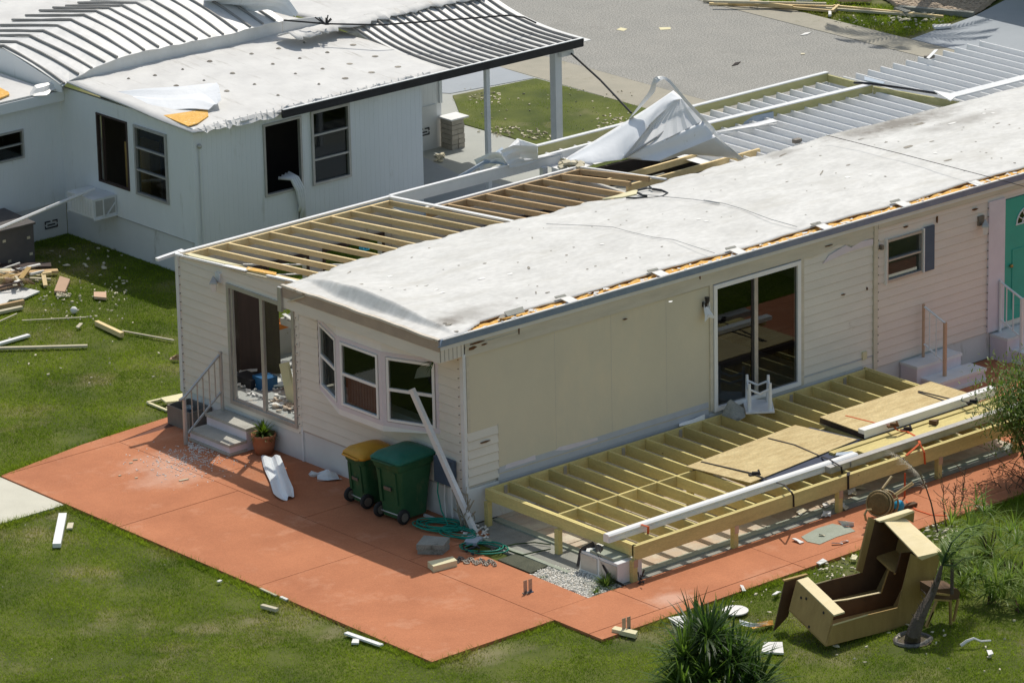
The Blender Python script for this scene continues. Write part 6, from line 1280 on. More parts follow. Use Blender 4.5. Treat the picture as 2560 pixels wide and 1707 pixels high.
for i in range(42):
    p = V((bc.x+.1+rng.gauss(0, .30), bc.y+rng.gauss(0, .28), LZ+.05)); pts = [p]
    d = V((rng.uniform(-1, 1), rng.uniform(-1, 1), rng.uniform(.5, 1.6)))
    for k in range(5): p = p+d.normalized()*.11; d = d+V((jit(.9), jit(.9), jit(.5)-.15)); pts.append(p.copy())
    b.tube(pts, .009, 4, .004)
tag(b.build('twig_tangle', 'twig'), 'tangle of curly bare brown twigs under the leafy bush', 'twigs')
def frondplant(name, label, c, n, l0, l1, w_, m, tilt, droop, cat='plant', seed=1, seg=5):
    rg = random.Random(seed); fb = MB(); leaves(fb, V(c), n, l0, l1, w_, tilt, seg, droop, rg); t = thing(name, V((c[0], c[1], LZ)), label, cat); fb.build('foliage', m, t, fix=False); MB().tube([V((c[0], c[1], LZ)), V(c)], .03, 6).build('trunk', 'bark', t); return t
gr = [(2470, 1330, .35, 'tall grassy plant with arching blades just left of the leafy bush stems'), (2400, 1385, .3, 'grassy plant between the bare saplings and the right edge'), (2530, 1400, .3, 'grassy plant at the right edge below the curly twigs'), (2340, 1450, .15, 'low grassy plant in front of the stone-edged path side'), (2480, 1480, .12, 'broad grassy plant low at the right edge'), (2555, 1500, .12, 'grassy plant cut by the right edge of the photo')]
rng = random.Random(44)
for k, (px_, py_, h, lab) in enumerate(gr):
    c = G(0, px_, py_, h); t = thing('grassy_plant', V((c.x, c.y, LZ)), lab, 'grass plant', 'arching grassy plants at the right')
    b = MB()
    for j in range(8):
        hd = c+V((rng.uniform(-.34, .34), rng.uniform(-.34, .34), rng.uniform(-.1, .42))); leaves(b, hd, 24, .22, .52, .026, (-.1, 1.5), 5, 1.1, rng)
    leaves(b, V((c.x, c.y, LZ)), 60, .25, .6, .02, (.6, 1.5), 4, .6, rng)
    b.build('foliage', 'sedge2' if k % 2 else 'sedge', t, fix=False)
    b = MB()
    for j in range(5): b.tube([V((c.x+jit(.1), c.y+jit(.1), LZ)), c+V((jit(.2), jit(.2), 0))], .012, 5)
    b.build('stems', 'twig', t)
# leaning palm with drooping fronds
PA = thing('leaning_palm', G('K', 1620, 1510, LZ), 'small palm with a leaning shaggy trunk rising from a stone ring by the cabinet', 'palm')
PB = G('K', 1630, 1500, LZ); pY = lambda x, y_, Y=-8.45: OY('K', x, y_, Y)
MB().tube([PB, pY(1640, 1420), pY(1690, 1280), pY(1760, 1140), pY(1830, 1010), pY(1900, 850), pY(1940, 700)], .13, 9, .028).build('trunk', 'bark', PA)
b = MB(); rng = random.Random(47)
for i in range(60):
    t = rng.random(); a = pY(1630+ (1900-1630)*t, 1480-(1480-850)*t); b.tube([a, a+V((jit(.10), jit(.10), .14+jit(.05)))], .014, 4, .004)
b.build('old_leaf_bases', 'bark', PA)
def frond(mb, stem, pts, ll, n, m_w=.018, rg=random, side=.9):
    stem.tube(pts, .016, 5, .006)
    for i in range(n):
        t = (i+.5)/n; k = t*(len(pts)-1); j = int(k); p = pts[j].lerp(pts[min(j+1, len(pts)-1)], k-j); d = (pts[min(j+1, len(pts)-1)]-pts[j]).normalized(); sd = d.cross(V((0, 0, 1))).normalized()
        for s_ in (-1, 1):
            L_ = ll*(1-.5*abs(t-.4)); e = p+(d*.75+sd*s_*side+V((0, 0, -.35+jit(.25)))).normalized()*L_; mmid = p.lerp(e, .5)+V((0, 0, .03)); up = V((0, 0, 1)).cross(e-p).normalized()*m_w/2
            base = len(mb.v); mb.v += [p-up, p+up, mmid+up*.9, mmid-up*.9, e]; mb.f += [(base, base+1, base+2, base+3), (base+3, base+2, base+4)]
fm, fs = MB(), MB()
hd = pY(1945, 690)
for tgt, ll in ((((2060, 560), (2200, 420), (2330, 330)), .35), (((2080, 700), (2170, 625), (2300, 600)), .3), (((1990, 560), (2040, 420), (2100, 300)), .3), (((2120, 520), (2300, 480), (2420, 560)), .35), (((2050, 450), (2200, 300), (2400, 250)), .38)):
    frond(fm, fs, [hd]+[pY(x, y_, -8.45+.25*i) for i, (x, y_) in enumerate(tgt)], ll, 26, .022, rng)
fm.build('foliage', 'sedge', PA, fix=False); fs.build('frond_stem', 'leafdark', PA)
c = PB; MB().tube([V((c.x+.28*math.cos(t)+jit(.02), c.y+.24*math.sin(t)+jit(.02), LZ+.02+jit(.01))) for t in [2*math.pi*i/20 for i in range(20)]], .035, 6, closed=True).build('edging_ring', 'ringstone', PA); MB().lathe((c.x, c.y, LZ), [(.30, 0), (.30, .02)], 16).build('mulch', 'bark', PA)
# dead plume
DP = thing('dead_frond', G(0, 2352, 1400, LZ), 'tall dead grey frond bending over the path beside the rattan seat', 'dead frond')
pd = [OY('U', x, y_, -5.4) for x, y_ in [(1390, 1420), (1330, 1180), (1280, 950), (1230, 800), (1150, 620), (1040, 510), (940, 430), (830, 375)]]
st, lf = MB(), MB(); st.tube(pd, .016, 5, .004); frond(lf, MB(), pd[3:], .24, 44, .010, rng, .45); lf.build('foliage', 'dead', DP, fix=False); st.build('stem', 'bark', DP)
for k, (u0, v0, u1, v1, lab) in enumerate([(1450, 1230, 1410, 640, 'left bare brown sapling on the path edge, a pod on its stem'), (1560, 1110, 1560, 730, 'right bare brown sapling with forked twigs at the path edge'), (1620, 1080, 1680, 540, 'thin sapling with a few green leaves by the deck')]):
    p0 = G('U', u0, v0, LZ); Y = p0.y; p1 = OY('U', u1, v1, Y); b = MB(); n_ = 6; pts = [p0.lerp(p1, i/n_)+V((jit(.02), jit(.02), 0)) for i in range(n_+1)]; b.tube(pts, .011, 5, .004)
    for j in range(16): q = pts[0].lerp(pts[-1], random.uniform(.15, .98)); e = q+V((jit(.16), jit(.16), random.uniform(.05, .2))); b.tube([q, q.lerp(e, .5)+V((jit(.03), jit(.03), 0)), e], .005, 4)
    t = thing('bare_sapling', p0, lab, 'sapling', 'bare saplings at the path edge'); b.build('stem', 'twig', t)
    f_ = MB(); leaves(f_, pts[3], 5, .05, .09, .03, (-.5, 1), 2, .3); f_.build('foliage', 'leafb', t, fix=False)
# grass cover
grass('grass', -14, 13, -15, 24, 2900, HARD, None, (.018, .05), .011, 3)
grass('grass', 14, 19.5, 10, 21, 1500, [], PATCH, (.03, .07), .016, 4)
grass('grass', 26.9, 29.6, 15.5, 24, 1300, [], [(27.02, 24), (27.02, 16.9), (29.3, 17.2), (28.9, 19), (28.6, 21), (28.6, 24)], (.03, .08), .018, 5)
grass('grass', 11, 16.6, 31, 38, 200, [], None, (.04, .10), .03, 6)
for k, (poly, n_) in enumerate([([(-4.24, -4.1), (-4.09, -4.1), (-4.09, 5.3), (-4.24, 5.3)], 2600), ([(-4.2, -4.16), (-1.75, -4.16), (-1.75, -4.02), (-4.2, -4.02)], 2600), ([(-1.7, -5.26), (19, -5.26), (19, -5.11), (-1.7, -5.11)], 2600), ([(-4.2, 7.12), (-2.2, 7.5), (-.5, 7.6), (-.5, 7.75), (-2.2, 7.66), (-4.3, 7.32)], 2600), ([(-12, 5.20), (-4.12, 5.20), (-4.12, 5.37), (-12, 5.37)], 2600)]):
    xs_ = [p[0] for p in poly]; ys_ = [p[1] for p in poly]
    grass('grass', min(xs_), max(xs_), min(ys_), max(ys_), 2400, [], poly, (.05, .115), .013, 20+k)
# ================================================================ LITTER ON THE LAWNS
def stick(name, k, a, c, w_, h_, m, label, cat='board', group=None, z=.0, z2=None):
    z2 = z if z2 is None else z2; p, q = G(k, a[0], a[1], z), G(k, c[0], c[1], z2)
    return tag(MB().bar(p+V((0, 0, h_*.6)), q+V((0, 0, h_*.6)), w_, h_).build(name, m), label, cat, group)
LW = 'loose lumber on the left lawn'
stick('white_post', 7, (388, 630), (430, 420), .13, .07, 'whitebright', 'bright white post lying alone on the front lawn by the concrete walk', 'post')
blockat('wood_chip', 7, [(455, 520), (495, 518), (505, 480), (465, 482)], -.03, .03, 'foam', 'square cream chip beside the white post', 'wood chip')
stick('trim_strip', 8, (40, 1225), (285, 1310), .08, .03, 'whitebright', 'white strip on the grass along the front edge of the patio', 'trim strip')
blockat('trim_chip', 8, [(78, 1302), (128, 1304), (132, 1275), (88, 1275)], -.03, .03, 'styro', 'small white square chip below the white strip by the patio edge', 'chip')
stick('wood_strip', 7, (1780, 920), (1890, 970), .04, .02, 'foam', 'thin wood strip in the grass just outside the patio edge', 'wood strip')
stick('trim_chip', 7, (1920, 980), (1965, 1000), .05, .03, 'styro', 'short white chip at the edge of the patio', 'chip')
stick('wood_block', 7, (1790, 1040), (1895, 1068), .07, .05, 'foam', 'small rectangular timber offcut on the front lawn', 'block')
stick('paper_scrap', 7, (1490, 875), (1512, 865), .05, .02, 'styro', 'tiny white scrap on the open front lawn', 'scrap')
stick('wood_board', 4, (-30, 832), (598, 815), .07, .04, 'foam', 'long straight board on the left lawn pointing at the house', 'board', LW)
stick('wood_beam', 4, (660, 660), (835, 742), .08, .09, 'rafter', 'short thick timber with a dark sawn end on the left lawn', 'beam', LW, 0, .02)
stick('wood_strip', 4, (835, 712), (1190, 776), .035, .02, 'foam', 'thin strip running from the thick timber to the house wall', 'wood strip', LW)
stick('white_board', 4, (-20, 805), (198, 742), .09, .04, 'whitebright', 'white board at the left edge above the long straight board', 'board', LW)
stick('wood_strip', 4, (150, 640), (590, 618), .022, .015, 'foam', 'very thin pale strip across the middle of the left lawn', 'wood strip', LW)
stick('wood_strip', 4, (-10, 650), (115, 595), .022, .02, 'foam', 'thin strip slanting at the left edge below the two stacked boards', 'wood strip', LW)
stick('wood_board', 'L', (-20, 1465), (260, 1405), .10, .05, 'foam', 'lower of two boards beside the white roofing sheet at the left edge', 'board', LW)
stick('wood_board', 'L', (-20, 1410), (280, 1345), .07, .09, 'rafter2', 'upper of two boards beside the white roofing sheet at the left edge', 'board', LW, 0, .02)
stick('wood_stud', 'L', (510, 1020), (535, 1160), .08, .05, 'rafter', 'upright looking stud leaning beside the tan panel', 'stud', LW, .12, 0)
stick('wood_stud', 'L', (335, 1065), (598, 1078), .06, .04, 'foam', 'pale stud lying level behind the leaning stud', 'stud', LW)
stick('wood_stud', 'L', (500, 1010), (605, 998), .06, .04, 'rafter', 'short stud on top of the leaning stud', 'stud', LW, .14)
stick('white_rail', 'L', (350, 1020), (515, 980), .04, .04, 'whitebright', 'thin white rail above the fan of broken slats', 'rail', LW, .06)
blockat('tan_panel', 'L', [(638, 1238), (765, 1245), (825, 1100), (705, 1062)], -.02, .05, 'tan', 'larger cracked tan panel on the left lawn near the shade', 'panel', 'tan panels on the left lawn')
blockat('tan_panel', 'L', [(1105, 1305), (1252, 1318), (1250, 1250), (1105, 1248)], -.02, .05, 'tan', 'smaller tan panel on the left lawn nearer the house', 'panel', 'tan panels on the left lawn')
blockat('roofing_sheet', 'L', [(-80, 1400), (60, 1385), (110, 1330), (290, 1310), (470, 1230), (150, 1150), (-80, 1190)], -.02, .03, 'nmetal', 'white ribbed roofing sheet lying at the left edge of the lawn', 'roofing sheet')
rng = random.Random(71)
for i in range(11):
    a = (rng.uniform(-30, 330), rng.uniform(1040, 1060)); c = (a[0]+rng.uniform(20, 110), rng.uniform(1110, 1140)); p, q = G('L', *a, .22), G('L', *c, .04)
    tag(MB().bar(p, q, .09, .03).build('scrap_board', 'rafter' if i % 3 else 'tan'), 'broken wood slat fanned out in the pile at the left edge', 'slat', 'broken slats piled at the left edge')
for i, (a, c, lab, m) in enumerate([((-30, 950), (230, 960), 'widest sunlit plank on top of the pile by the storage box', 'foam'), ((-30, 1000), (680, 960), 'long dark edged plank at the bottom of the pile by the storage box', 'rafter2'), ((-30, 910), (600, 895), 'shaded plank nearest the storage box', 'paneling'), ((-30, 1030), (220, 1030), 'short brown plank above the broken slats', 'woodold'), ((-30, 1160), (240, 1110), 'plank under the fan of broken slats', 'tan')]):
    p, q = G('L', *a, .10), G('L', *c, .06); tag(MB().bar(p, q, .26 if i in (0, 2) else .14, .05).build('plank', m), lab, 'plank', 'planks piled by the storage box')
rng = random.Random(75)
for i in range(34):
    c = G('L', rng.uniform(-60, 380), rng.uniform(905, 1150), rng.uniform(.0, .16)); a = rng.uniform(0, 3.14); l = rng.uniform(.12, .75); e = V((math.cos(a)*l/2, math.sin(a)*l/2, rng.uniform(-.05, .07)))
    tag(MB().bar(c-e, c+e, rng.uniform(.02, .10), rng.uniform(.012, .04)).build('scrap_board', rng.choice(['rafter2', 'foam', 'woodold', 'tan', 'styro', 'paneling'])), 'broken wood scrap tangled in the pile by the storage box', 'board scrap', 'scraps tangled in the pile by the storage box')
rng = random.Random(76)
for i in range(16):
    x, y_ = rng.choice([(20, 1010), (120, 970), (480, 760), (380, 850), (60, 1100), (250, 1000), (-250, 1060)]); p = G('U', x+rng.uniform(-60, 60), y_+rng.uniform(-25, 25), .02); a = rng.uniform(0, 3.14); r = rng.uniform(.04, .14)
    if p.y > -3.3 and p.y < -3.95: continue
    tag(MB().prism([p+V((r*q*math.cos(a+t), r*q*math.sin(a+t), rng.uniform(0, .02))) for t, q in ((0, 1.3), (1.2, .6), (3.1, 1.2), (4.4, .6))], (0, 0, .012)).build('paper_scrap', 'styro' if i % 2 else 'foam'), 'pale scrap of broken board under the outer edge of the deck', 'scrap', 'pale scraps under the deck edge')
p = G('L', 870, 1455, 0); b = MB(); sph(b, p+V((0, 0, .03)), .07, 10); tag(b.build('white_ball', 'styro', None, True), 'small white ball on the left lawn', 'ball')
tag(MB().prism([G(4, 518, 690, 0), G(4, 545, 662, .03), G(4, 568, 665, .03), G(4, 540, 695, 0)], (0, 0, .02)).build('cream_scrap', 'foam'), 'curled cream scrap near the middle of the left lawn', 'scrap')
tag(MB().prism([G('B', 490, 235, -.02), G('B', 520, 205, 0), G('B', 560, 195, .05), G('B', 600, 165, .08), G('B', 640, 165, .08), G('B', 640, 235, -.02)], (0, 0, .02)).build('torn_cloth', 'tan'), 'crumpled peach cloth on the grass at the far corner of the beige home', 'cloth')
# cream frame and board behind the planter
b = MB().bar(G('B', 165, 845, .0), G('B', 460, 965, .0), .05, .03).bar(G('B', 165, 845, .01), G('B', 500, 765, .01), .05, .03).bar(G('B', 450, 930, .02), G('B', 700, 850, .02), .05, .03); each(b, 'screen_frame_bar', 'cream')
for o in [o for o in bpy.data.objects if o.name.startswith('screen_frame_bar')]: pass
SF = thing('screen_frame', G('B', 330, 900, 0), 'thin cream screen frame lying on the grass beside the planter box', 'frame')
for o in [o for o in bpy.data.objects if o.name.startswith('screen_frame_bar')]: o.parent = SF; o.location = o.location-SF.location; o.name = 'frame_bar'
blockat('cream_board', 'B', [(360, 810), (440, 872), (690, 850), (700, 740)], .05, .03, 'cream', 'pale cream board leaning on the screen frame beside the planter box', 'board')
# small bright litter: nobody could count it
def litter(name, lab, spec, m, seed):
    rg = random.Random(seed); b = MB()
    for (k, x0, x1, y0, y1, n, r0, r1) in spec:
        for i in range(n):
            p = G(k, rg.uniform(x0, x1), rg.uniform(y0, y1), LZ+.03)
            if any(bool(inpoly(np.array([p.x]), np.array([p.y]), h_)[0]) for h_ in HARD[:2]): continue
            r = rg.uniform(r0, r1)*(.6 if rg.random() < .5 else 1); a = rg.uniform(0, 3.1)
            b.prism([p+V((r*q*math.cos(a+t), r*q*math.sin(a+t), rg.uniform(0, .02))) for t, q in ((0, 1.5), (1.3, .7), (3.1, 1.2), (4.4, .7))], (0, 0, rg.uniform(.008, .03)))
    return tag(b.build(name, m), lab, 'litter', kind='stuff')
litter('lawn_litter', 'small pale scraps scattered over the lawns', [('L', 400, 1500, 1100, 1350, 70, .01, .035), ('L', 660, 830, 1250, 1290, 50, .012, .03), ('L', 500, 1400, 1350, 1560, 40, .012, .03), (4, 50, 1200, 600, 1100, 30, .012, .03), ('L', 600, 1700, 650, 1080, 26, .02, .06), (9, 900, 1300, 640, 860, 60, .01, .035), (9, 1650, 1900, 480, 620, 70, .012, .04), ('Q', 600, 1300, 100, 500, 30, .015, .03), (9, 1000, 2300, 1150, 1500, 26, .012, .04), (7, 0, 2300, 400, 1500, 26, .005, .012)], 'foam', 1)
litter('lawn_litter', 'pale scraps scattered over the small lawn beyond the carport', [(2, 850, 2100, 600, 960, 80, .01, .035), (2, 880, 1100, 640, 720, 40, .015, .05), (2, 1000, 1250, 870, 940, 60, .015, .05), (2, 1250, 1450, 900, 960, 50, .015, .05), (2, 1750, 1960, 790, 900, 60, .015, .05), (2, 650, 710, 1060, 1110, 30, .02, .07)], 'foam', 2)
litter('verge_litter', 'litter on the verge across the street', [(3, 1000, 1800, 110, 200, 70, .015, .045), (3, 500, 1000, 20, 60, 40, .015, .05), (3, 1450, 1750, 80, 150, 50, .03, .09)], 'foam', 3)
for k, (kk, x, y_, w_, d_, m, lab) in enumerate([(9, 970, 745, .16, .10, 'styro', 'white card on the grass edge beside the red path'), (9, 1190, 715, .14, .10, 'cream', 'cream card on the grass nearer the pine cabinet'), (9, 430, 925, .20, .06, 'styro', 'white chip at the edge of the red path above the yucca'), (9, 805, 600, .20, .09, 'styro', 'crushed white paper on the path left of the green patch'), (9, 970, 562, .10, .04, 'foam', 'small chip lying on the green patch of the path'), (9, 1075, 618, .18, .04, 'styro', 'longer white strip on the path below the green patch'), (9, 1125, 605, .14, .05, 'styro', 'folded white strip touching the longer one on the path'), (9, 660, 960, .20, .08, 'styro', 'white scrap on the grass against the base of the pine cabinet'), (9, 2120, 1365, .22, .08, 'styro', 'white crumpled scrap low on the right lawn'), (9, 2050, 370, .2, .05, 'foam', 'cream piece on the path near the saplings')]):
    p = G(kk, x, y_, .005); a = .5*k; c_, s_ = math.cos(a), math.sin(a)
    tag(MB().prism([p+V((u*w_*c_-v_*d_*s_, u*w_*s_+v_*d_*c_, hh)) for u, v_, hh in ((-.5, -.5, 0), (.5, -.4, .01), (.45, .5, .03), (-.1, .4, .02), (-.5, .45, .0))], (0, 0, .015)).build('paper_scrap', m), lab, 'scrap')
tag(ruled([G(9, 1075, 455, .02), G(9, 1130, 455, .12), G(9, 1190, 465, .08)], [G(9, 1110, 490, .0), G(9, 1150, 490, .02), G(9, 1190, 492, .0)], 6, 3, .02, 2).build('foam_piece', 'styro'), 'curled white foam piece between the rattan seat and the green patch', 'foam piece')
p = G('Q', 935, 302, .0); tag(MB().lathe(p, [(.20, 0), (.20, .02)], 24).build('white_disc', 'styro'), 'flat white round disc on the grass behind the yucca', 'disc')
blockat('white_sheet', 'Q', [(275, 375), (445, 350), (520, 500), (420, 500)], -.01, .02, 'styro', 'white sheet on the grass at the path edge behind the yucca', 'sheet')
blockat('paper_pad', 'Q', [(1190, 715), (1215, 620), (1395, 620), (1408, 728)], -.03, .03, 'styro', 'white pad half in the shadow of the pine cabinet', 'pad')
tag(ruled([G('Q', 975, 385, .05), G('Q', 1100, 415, .10), G('Q', 1250, 420, .06)], [G('Q', 985, 440, .0), G('Q', 1090, 465, .03), G('Q', 1240, 450, .0)], 8, 3, .02, 3).build('folded_trim', 'whitebright'), 'folded white trim on the grass between the disc and the pine cabinet', 'trim strip')
tag(ruled([G('Q', 1060, 440, .02), G('Q', 1200, 395, .08), G('Q', 1300, 385, .03)], [G('Q', 1110, 480, .0), G('Q', 1230, 460, .02), G('Q', 1310, 450, .0)], 8, 3, .03, 3).build('torn_foam', 'insul'), 'torn tan foam under the folded white trim', 'foam piece')
b = MB().tube([G(9, 1920, 1310, .0), G(9, 1960, 1280, .06), G(9, 2010, 1260, .10), G(9, 2060, 1280, .04), G(9, 2125, 1275, .02)], .03, 5, .015); tag(b.build('crumpled_strip', 'styro'), 'crumpled white plastic strip in the shade of the right lawn', 'plastic strip')
# street litter and verge
for k, (x, y_, l, a, m, lab) in enumerate([(860, 235, .4, .1, 'styro', 'white scrap on the street nearest the far gutter'), (385, 440, .4, .3, 'dark', 'dark scrap on the near half of the street'), (840, 372, .15, .1, 'foam', 'tiny pale scrap in the middle of the street')]):
    p = G(3, x, y_, -.015); tag(MB().prism([p+V((l*u*math.cos(a), l*u*math.sin(a)+v_, 0)) for u, v_ in ((-.5, 0), (0, -.06), (.5, 0), (.1, .07))], (0, 0, .012)).build('street_scrap', m), lab, 'scrap')
b = MB().prism([G(2, x, y_, -.016) for x, y_ in [(1890, 205), (1920, 190), (1965, 200), (1940, 215)]], (0, 0, .003)).prism([G(2, x, y_, -.016) for x, y_ in [(2180, 190), (2260, 188), (2262, 203), (2190, 207)]], (0, 0, .003))
for o, lab in zip(each(b, 'yellow_stain', 'cream'), ('faded yellow paint spot nearer the carport roof on the street', 'longer faded yellow paint spot on the street')): tag(o, lab, 'paint spot', 'yellow paint spots on the street')
lum = [((160, 0), (1065, 72), 0), ((200, 20), (720, 35), 0), ((330, 10), (1040, 70), .05), ((700, 30), (1790, 112), 0), ((480, 0), (770, 40), .1), ((1040, 70), (1085, 30), .05), ((230, 5), (1000, 20), .12), ((560, 28), (1050, 40), .04), ((1050, 35), (1800, 108), .02)]
for i, (a, c, z) in enumerate(lum):
    p, q = G(3, *a, z+.05), G(3, *c, z+.03); tag(MB().bar(p, q, .06, .05).build('lumber_stick', 'rafter' if i % 3 else 'foam'), 'thin lumber stick in the heap across the street', 'lumber', 'lumber heaped across the street')
for k, (pts, m, lab) in enumerate([([(1060, 0), (1320, 0), (1300, 14), (1090, 14)], 'tan', 'tan rounded board at the top edge across the street'), ([(1725, 185), (1850, 178), (1855, 195), (1740, 203)], 'styro', 'white board on the verge beside the blue drive'), ([(1015, 90), (1035, 90), (1035, 115), (1015, 115)], 'styro', 'white pot shaped scrap on the verge'), ([(790, 0), (910, 0), (905, 12), (800, 14)], 'styro', 'white board on the lumber heap across the street')]):
    blockat('verge_board', 3, pts, .02, .05, m, lab, 'board')
# river gravel bed beyond the verge
GB = [G(3, *a) for a in [(1330, -60), (1440, 10), (1500, 60), (2010, 98), (2230, -60)]]
sheet('gravel_bed', [(p.x, p.y) for p in GB], 'soil', LZ, .0)
b = MB(); rg = random.Random(81); n = 0; GBp = [(p.x, p.y) for p in GB]; xs_ = [p[0] for p in GBp]; ys_ = [p[1] for p in GBp]
while n < 2600:
    x, y_ = rg.uniform(min(xs_), max(xs_)), rg.uniform(min(ys_), max(ys_))
    if not bool(inpoly(np.array([x]), np.array([y_]), GBp)[0]): continue
    n += 1; r = rg.uniform(.03, .075); b.hexa([(x-r, y_-r, -.01), (x+r, y_-r, -.01), (x+r, y_+r, -.01), (x-r, y_+r, -.01)], [(x-r*.5, y_-r*.5, r), (x+r*.6, y_-r*.5, r*.8), (x+r*.5, y_+r*.5, r), (x-r*.5, y_+r*.5, r*.9)])
tag(b.build('river_gravel', 'rgravel', fix=False), 'brown and white river gravel beyond the verge', 'gravel', kind='stuff')
each(MB().bar(G(3, 1480, 50, .08), G(3, 1560, 80, .08), .15, .12), 'edging', 'slab')
for o in [o for o in bpy.data.objects if o.name == 'edging']: tag(o, 'grey concrete edging piece at the corner of the gravel bed', 'edging')
stick('edging_curb', 3, (1500, 62), (2010, 105), .14, .12, 'slab', 'low concrete curb between the gravel bed and the verge', 'curb')
# palm over the far verge (its crown is above the frame, its shadow falls on the street)
PT2 = thing('palm_tree', (30.1, 18.95, 0), 'palm beyond the gravel bed whose crown casts a frond shadow on the street', 'palm')
MB().tube([(30.1, 18.95, LZ), (30.05, 18.9, 2), (30.0, 18.75, 5.4)], .16, 10, .12).build('trunk', 'bark', PT2)
fm, fs = MB(), MB(); hd = V((30.0, 18.75, 5.4)); rg = random.Random(5)
for i in range(15):
    a = 2*math.pi*i/15+rg.uniform(-.15, .15); d = V((math.cos(a), math.sin(a), 0)); frond(fm, fs, [hd, hd+d*.5+V((0, 0, .35)), hd+d*1.1+V((0, 0, .35)), hd+d*1.6+V((0, 0, -.1)), hd+d*1.9+V((0, 0, -.6))], .42, 22, .05, rg)
fm.build('crown', 'leaf', PT2, fix=False); fs.build('frond_stem', 'leafdark', PT2)
# ================================================================ THINGS INSIDE THE OPEN ROOM
Wz = lambda x, y_, z=FL: G('W', x, y_, z)
p = Wz(360, 1075); q = Wz(690, 1060)
tag(MB().prism([(p.x+.25, p.y+.1, FL), (q.x+.35, q.y-.05, FL), (q.x+.45, q.y+.1, FL), (p.x+.3, p.y+.3, FL)], (0, 0, 1.62)).build('dark_panel', 'paneling'), 'tall dark brown panel standing behind the left half of the glass door', 'panel')
p = Wz(900, 1240); tag(MB().box(p.x+.2, p.x+1.1, 4.36, 4.62, FL, 2.0).build('green_cabinet', 'greenhouse'), 'dark green cabinet behind the right half of the glass door', 'cabinet')
p = Wz(990, 1060, FL+.35); tag(MB().box(p.x-.1, p.x+.35, p.y-.3, p.y+.15, FL+.28, FL+.36).build('white_shelf', 'whitebright'), 'white sunlit shelf inside the gable door', 'shelf')
p = Wz(860, 1390); a = OX('W', 795, 935, p.x+.15); tag(MB().bar(V((p.x+.3, p.y, FL)), V((p.x+.35, a.y-.05, a.z+.02)), .24, .05, (1, 0, 0), False).build('leaning_board', 'cream'), 'pale board leaning inside the right pane of the gable door', 'board')
b = MB(); rg = random.Random(90)
for i in range(16): p = Wz(rg.uniform(740, 1060), rg.uniform(1350, 1440)); sph(b, p+V((.1, 0, .03)), rg.uniform(.02, .06), 6, .7)
for i in range(12): p = Wz(rg.uniform(740, 1060), rg.uniform(1320, 1450)); b.bar(p+V((.1, 0, .03)), p+V((.1+jit(.2), jit(.2), .06+jit(.02))), .05, .015)
tag(b.build('floor_litter', 'hand'), 'beige rubbish strewn on the floor inside the right pane', 'litter', kind='stuff')
b = MB()
for i in range(40): p = Wz(rg.uniform(380, 1050), rg.uniform(1060, 1350)); r = rg.uniform(.015, .06); b.prism([p+V((r*math.cos(t+i), r*math.sin(t+i), .005+rg.uniform(0, .03))) for t in (0, 1.7, 3, 4.4)], (0, 0, .02))
tag(b.build('floor_litter', 'styro'), 'white rubbish strewn on the floor behind the left pane', 'litter', kind='stuff')
p = Wz(630, 1190); tag(MB().box(p.x, p.x+.28, p.y-.2, p.y+.14, FL, FL+.22).build('blue_crate', 'blue'), 'blue plastic crate on the floor behind the left pane', 'crate')
p = Wz(440, 1150); tag(MB().box(p.x, p.x+.3, p.y-.3, p.y+.2, FL, FL+.16).build('black_case', 'black'), 'black case on the floor behind the left pane', 'case')
p = OX('W', 800, 490, 1.6); tag(MB().box(p.x, p.x+.25, p.y-.10, p.y+.15, p.z-.08, p.z+.03).build('orange_cloth', 'orange'), 'orange cloth on the window counter inside the open room', 'cloth')
tag(MB().box(1.4, 2.0, 5.3-.1, 5.9, FL, OX('W', 800, 520, 1.6).z-.08).build('counter', 'drywall'), 'pale counter inside the open room', 'counter')
p = OX('W', 960, 440, 1.3); b = MB(); rg = random.Random(91)
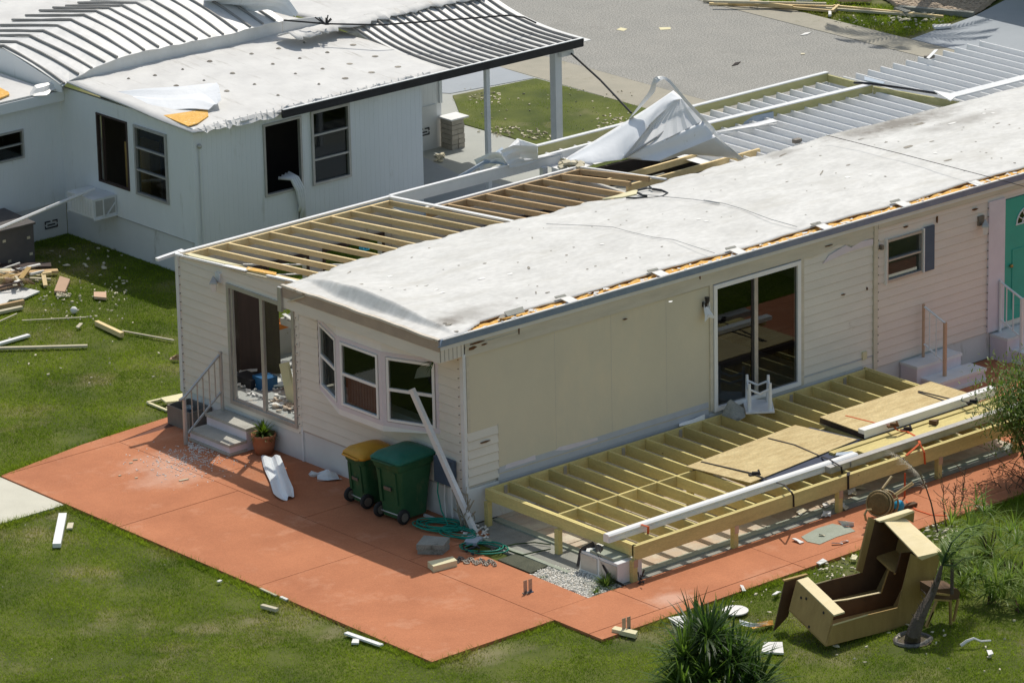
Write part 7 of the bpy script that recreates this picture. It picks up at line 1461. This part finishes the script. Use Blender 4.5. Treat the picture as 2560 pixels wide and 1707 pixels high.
for i in range(10): b.bar(p+V((rg.uniform(0, .3), rg.uniform(-.2, .2), rg.uniform(0, .04))), p+V((rg.uniform(0, .3), rg.uniform(-.2, .2), rg.uniform(.02, .08))), .07, .01)
tag(b.build('foil_heap', 'styro'), 'bright heap of crumpled foil on a shelf inside the right pane', 'foil', kind='stuff'); tag(MB().box(p.x, p.x+.4, p.y-.25, p.y+.22, p.z-.12, p.z-.005).build('wall_shelf', 'drywall'), 'pale wall shelf under the crumpled foil', 'shelf')
p = OY('T', 45, 1255, 7.0); b = MB(); sph(b, G('T', 45, 1255, 2.60), .08, 8); b.tube([G('T', 60, 1285, 2.6), G('T', 115, 1275, 2.6), G('T', 120, 1240, 2.62), G('T', 90, 1228, 2.64)], .012, 5); b.tube([G('T', 45, 1255, 2.60), V((2.2, 5.2, 3.0))], .006, 4)
tag(b.build('cyan_float', 'cyan'), 'cyan blue object hanging between the rafters', 'float')
b = MB(); rg = random.Random(95)
for i in range(46):
    x, y_ = rg.uniform(.3, 8), rg.uniform(4.6, 7.2)
    if x > 4.6 and y_ > 6.3: continue
    b.prism([V((x, y_, FL+.01))+V((rg.uniform(.05, .3)*math.cos(t), rg.uniform(.05, .25)*math.sin(t), rg.uniform(0, .08))) for t in (0, 1.5, 3, 4.5)], (0, 0, .03))
tag(b.build('room_litter', 'styro'), 'broken boards and litter on the floor of the roofless rooms', 'litter', kind='stuff')
each(MB().bar((1.2, 7.3, 2.5), (3.2, 5.2, 2.52), .03, .02).bar((.5, 6.9, 2.5), (2.0, 5.9, 2.5), .03, .02), 'ceiling_grid_bar', 'whitebright', H)

FC = thing('unseen_shade_roof', (34, 14, 0), 'unseen flat roof added beyond the drive to shade it at the top right corner', 'carport')  # roof slab on posts, out of view, added to throw shade on the drive
MB().box(31.0, 38.0, 6.0, 20.0, 3.0, 3.12).build('roof', 'nmetal', FC)  # added slab, out of view, only shades the drive
for x, y_ in ((31.2, 19.6), (37.8, 19.6), (31.2, 6.2), (37.8, 6.2)): MB().box(x-.06, x+.06, y_-.06, y_+.06, LZ, 3.0).build('post', 'white', FC)  # posts of the added unseen shade roof
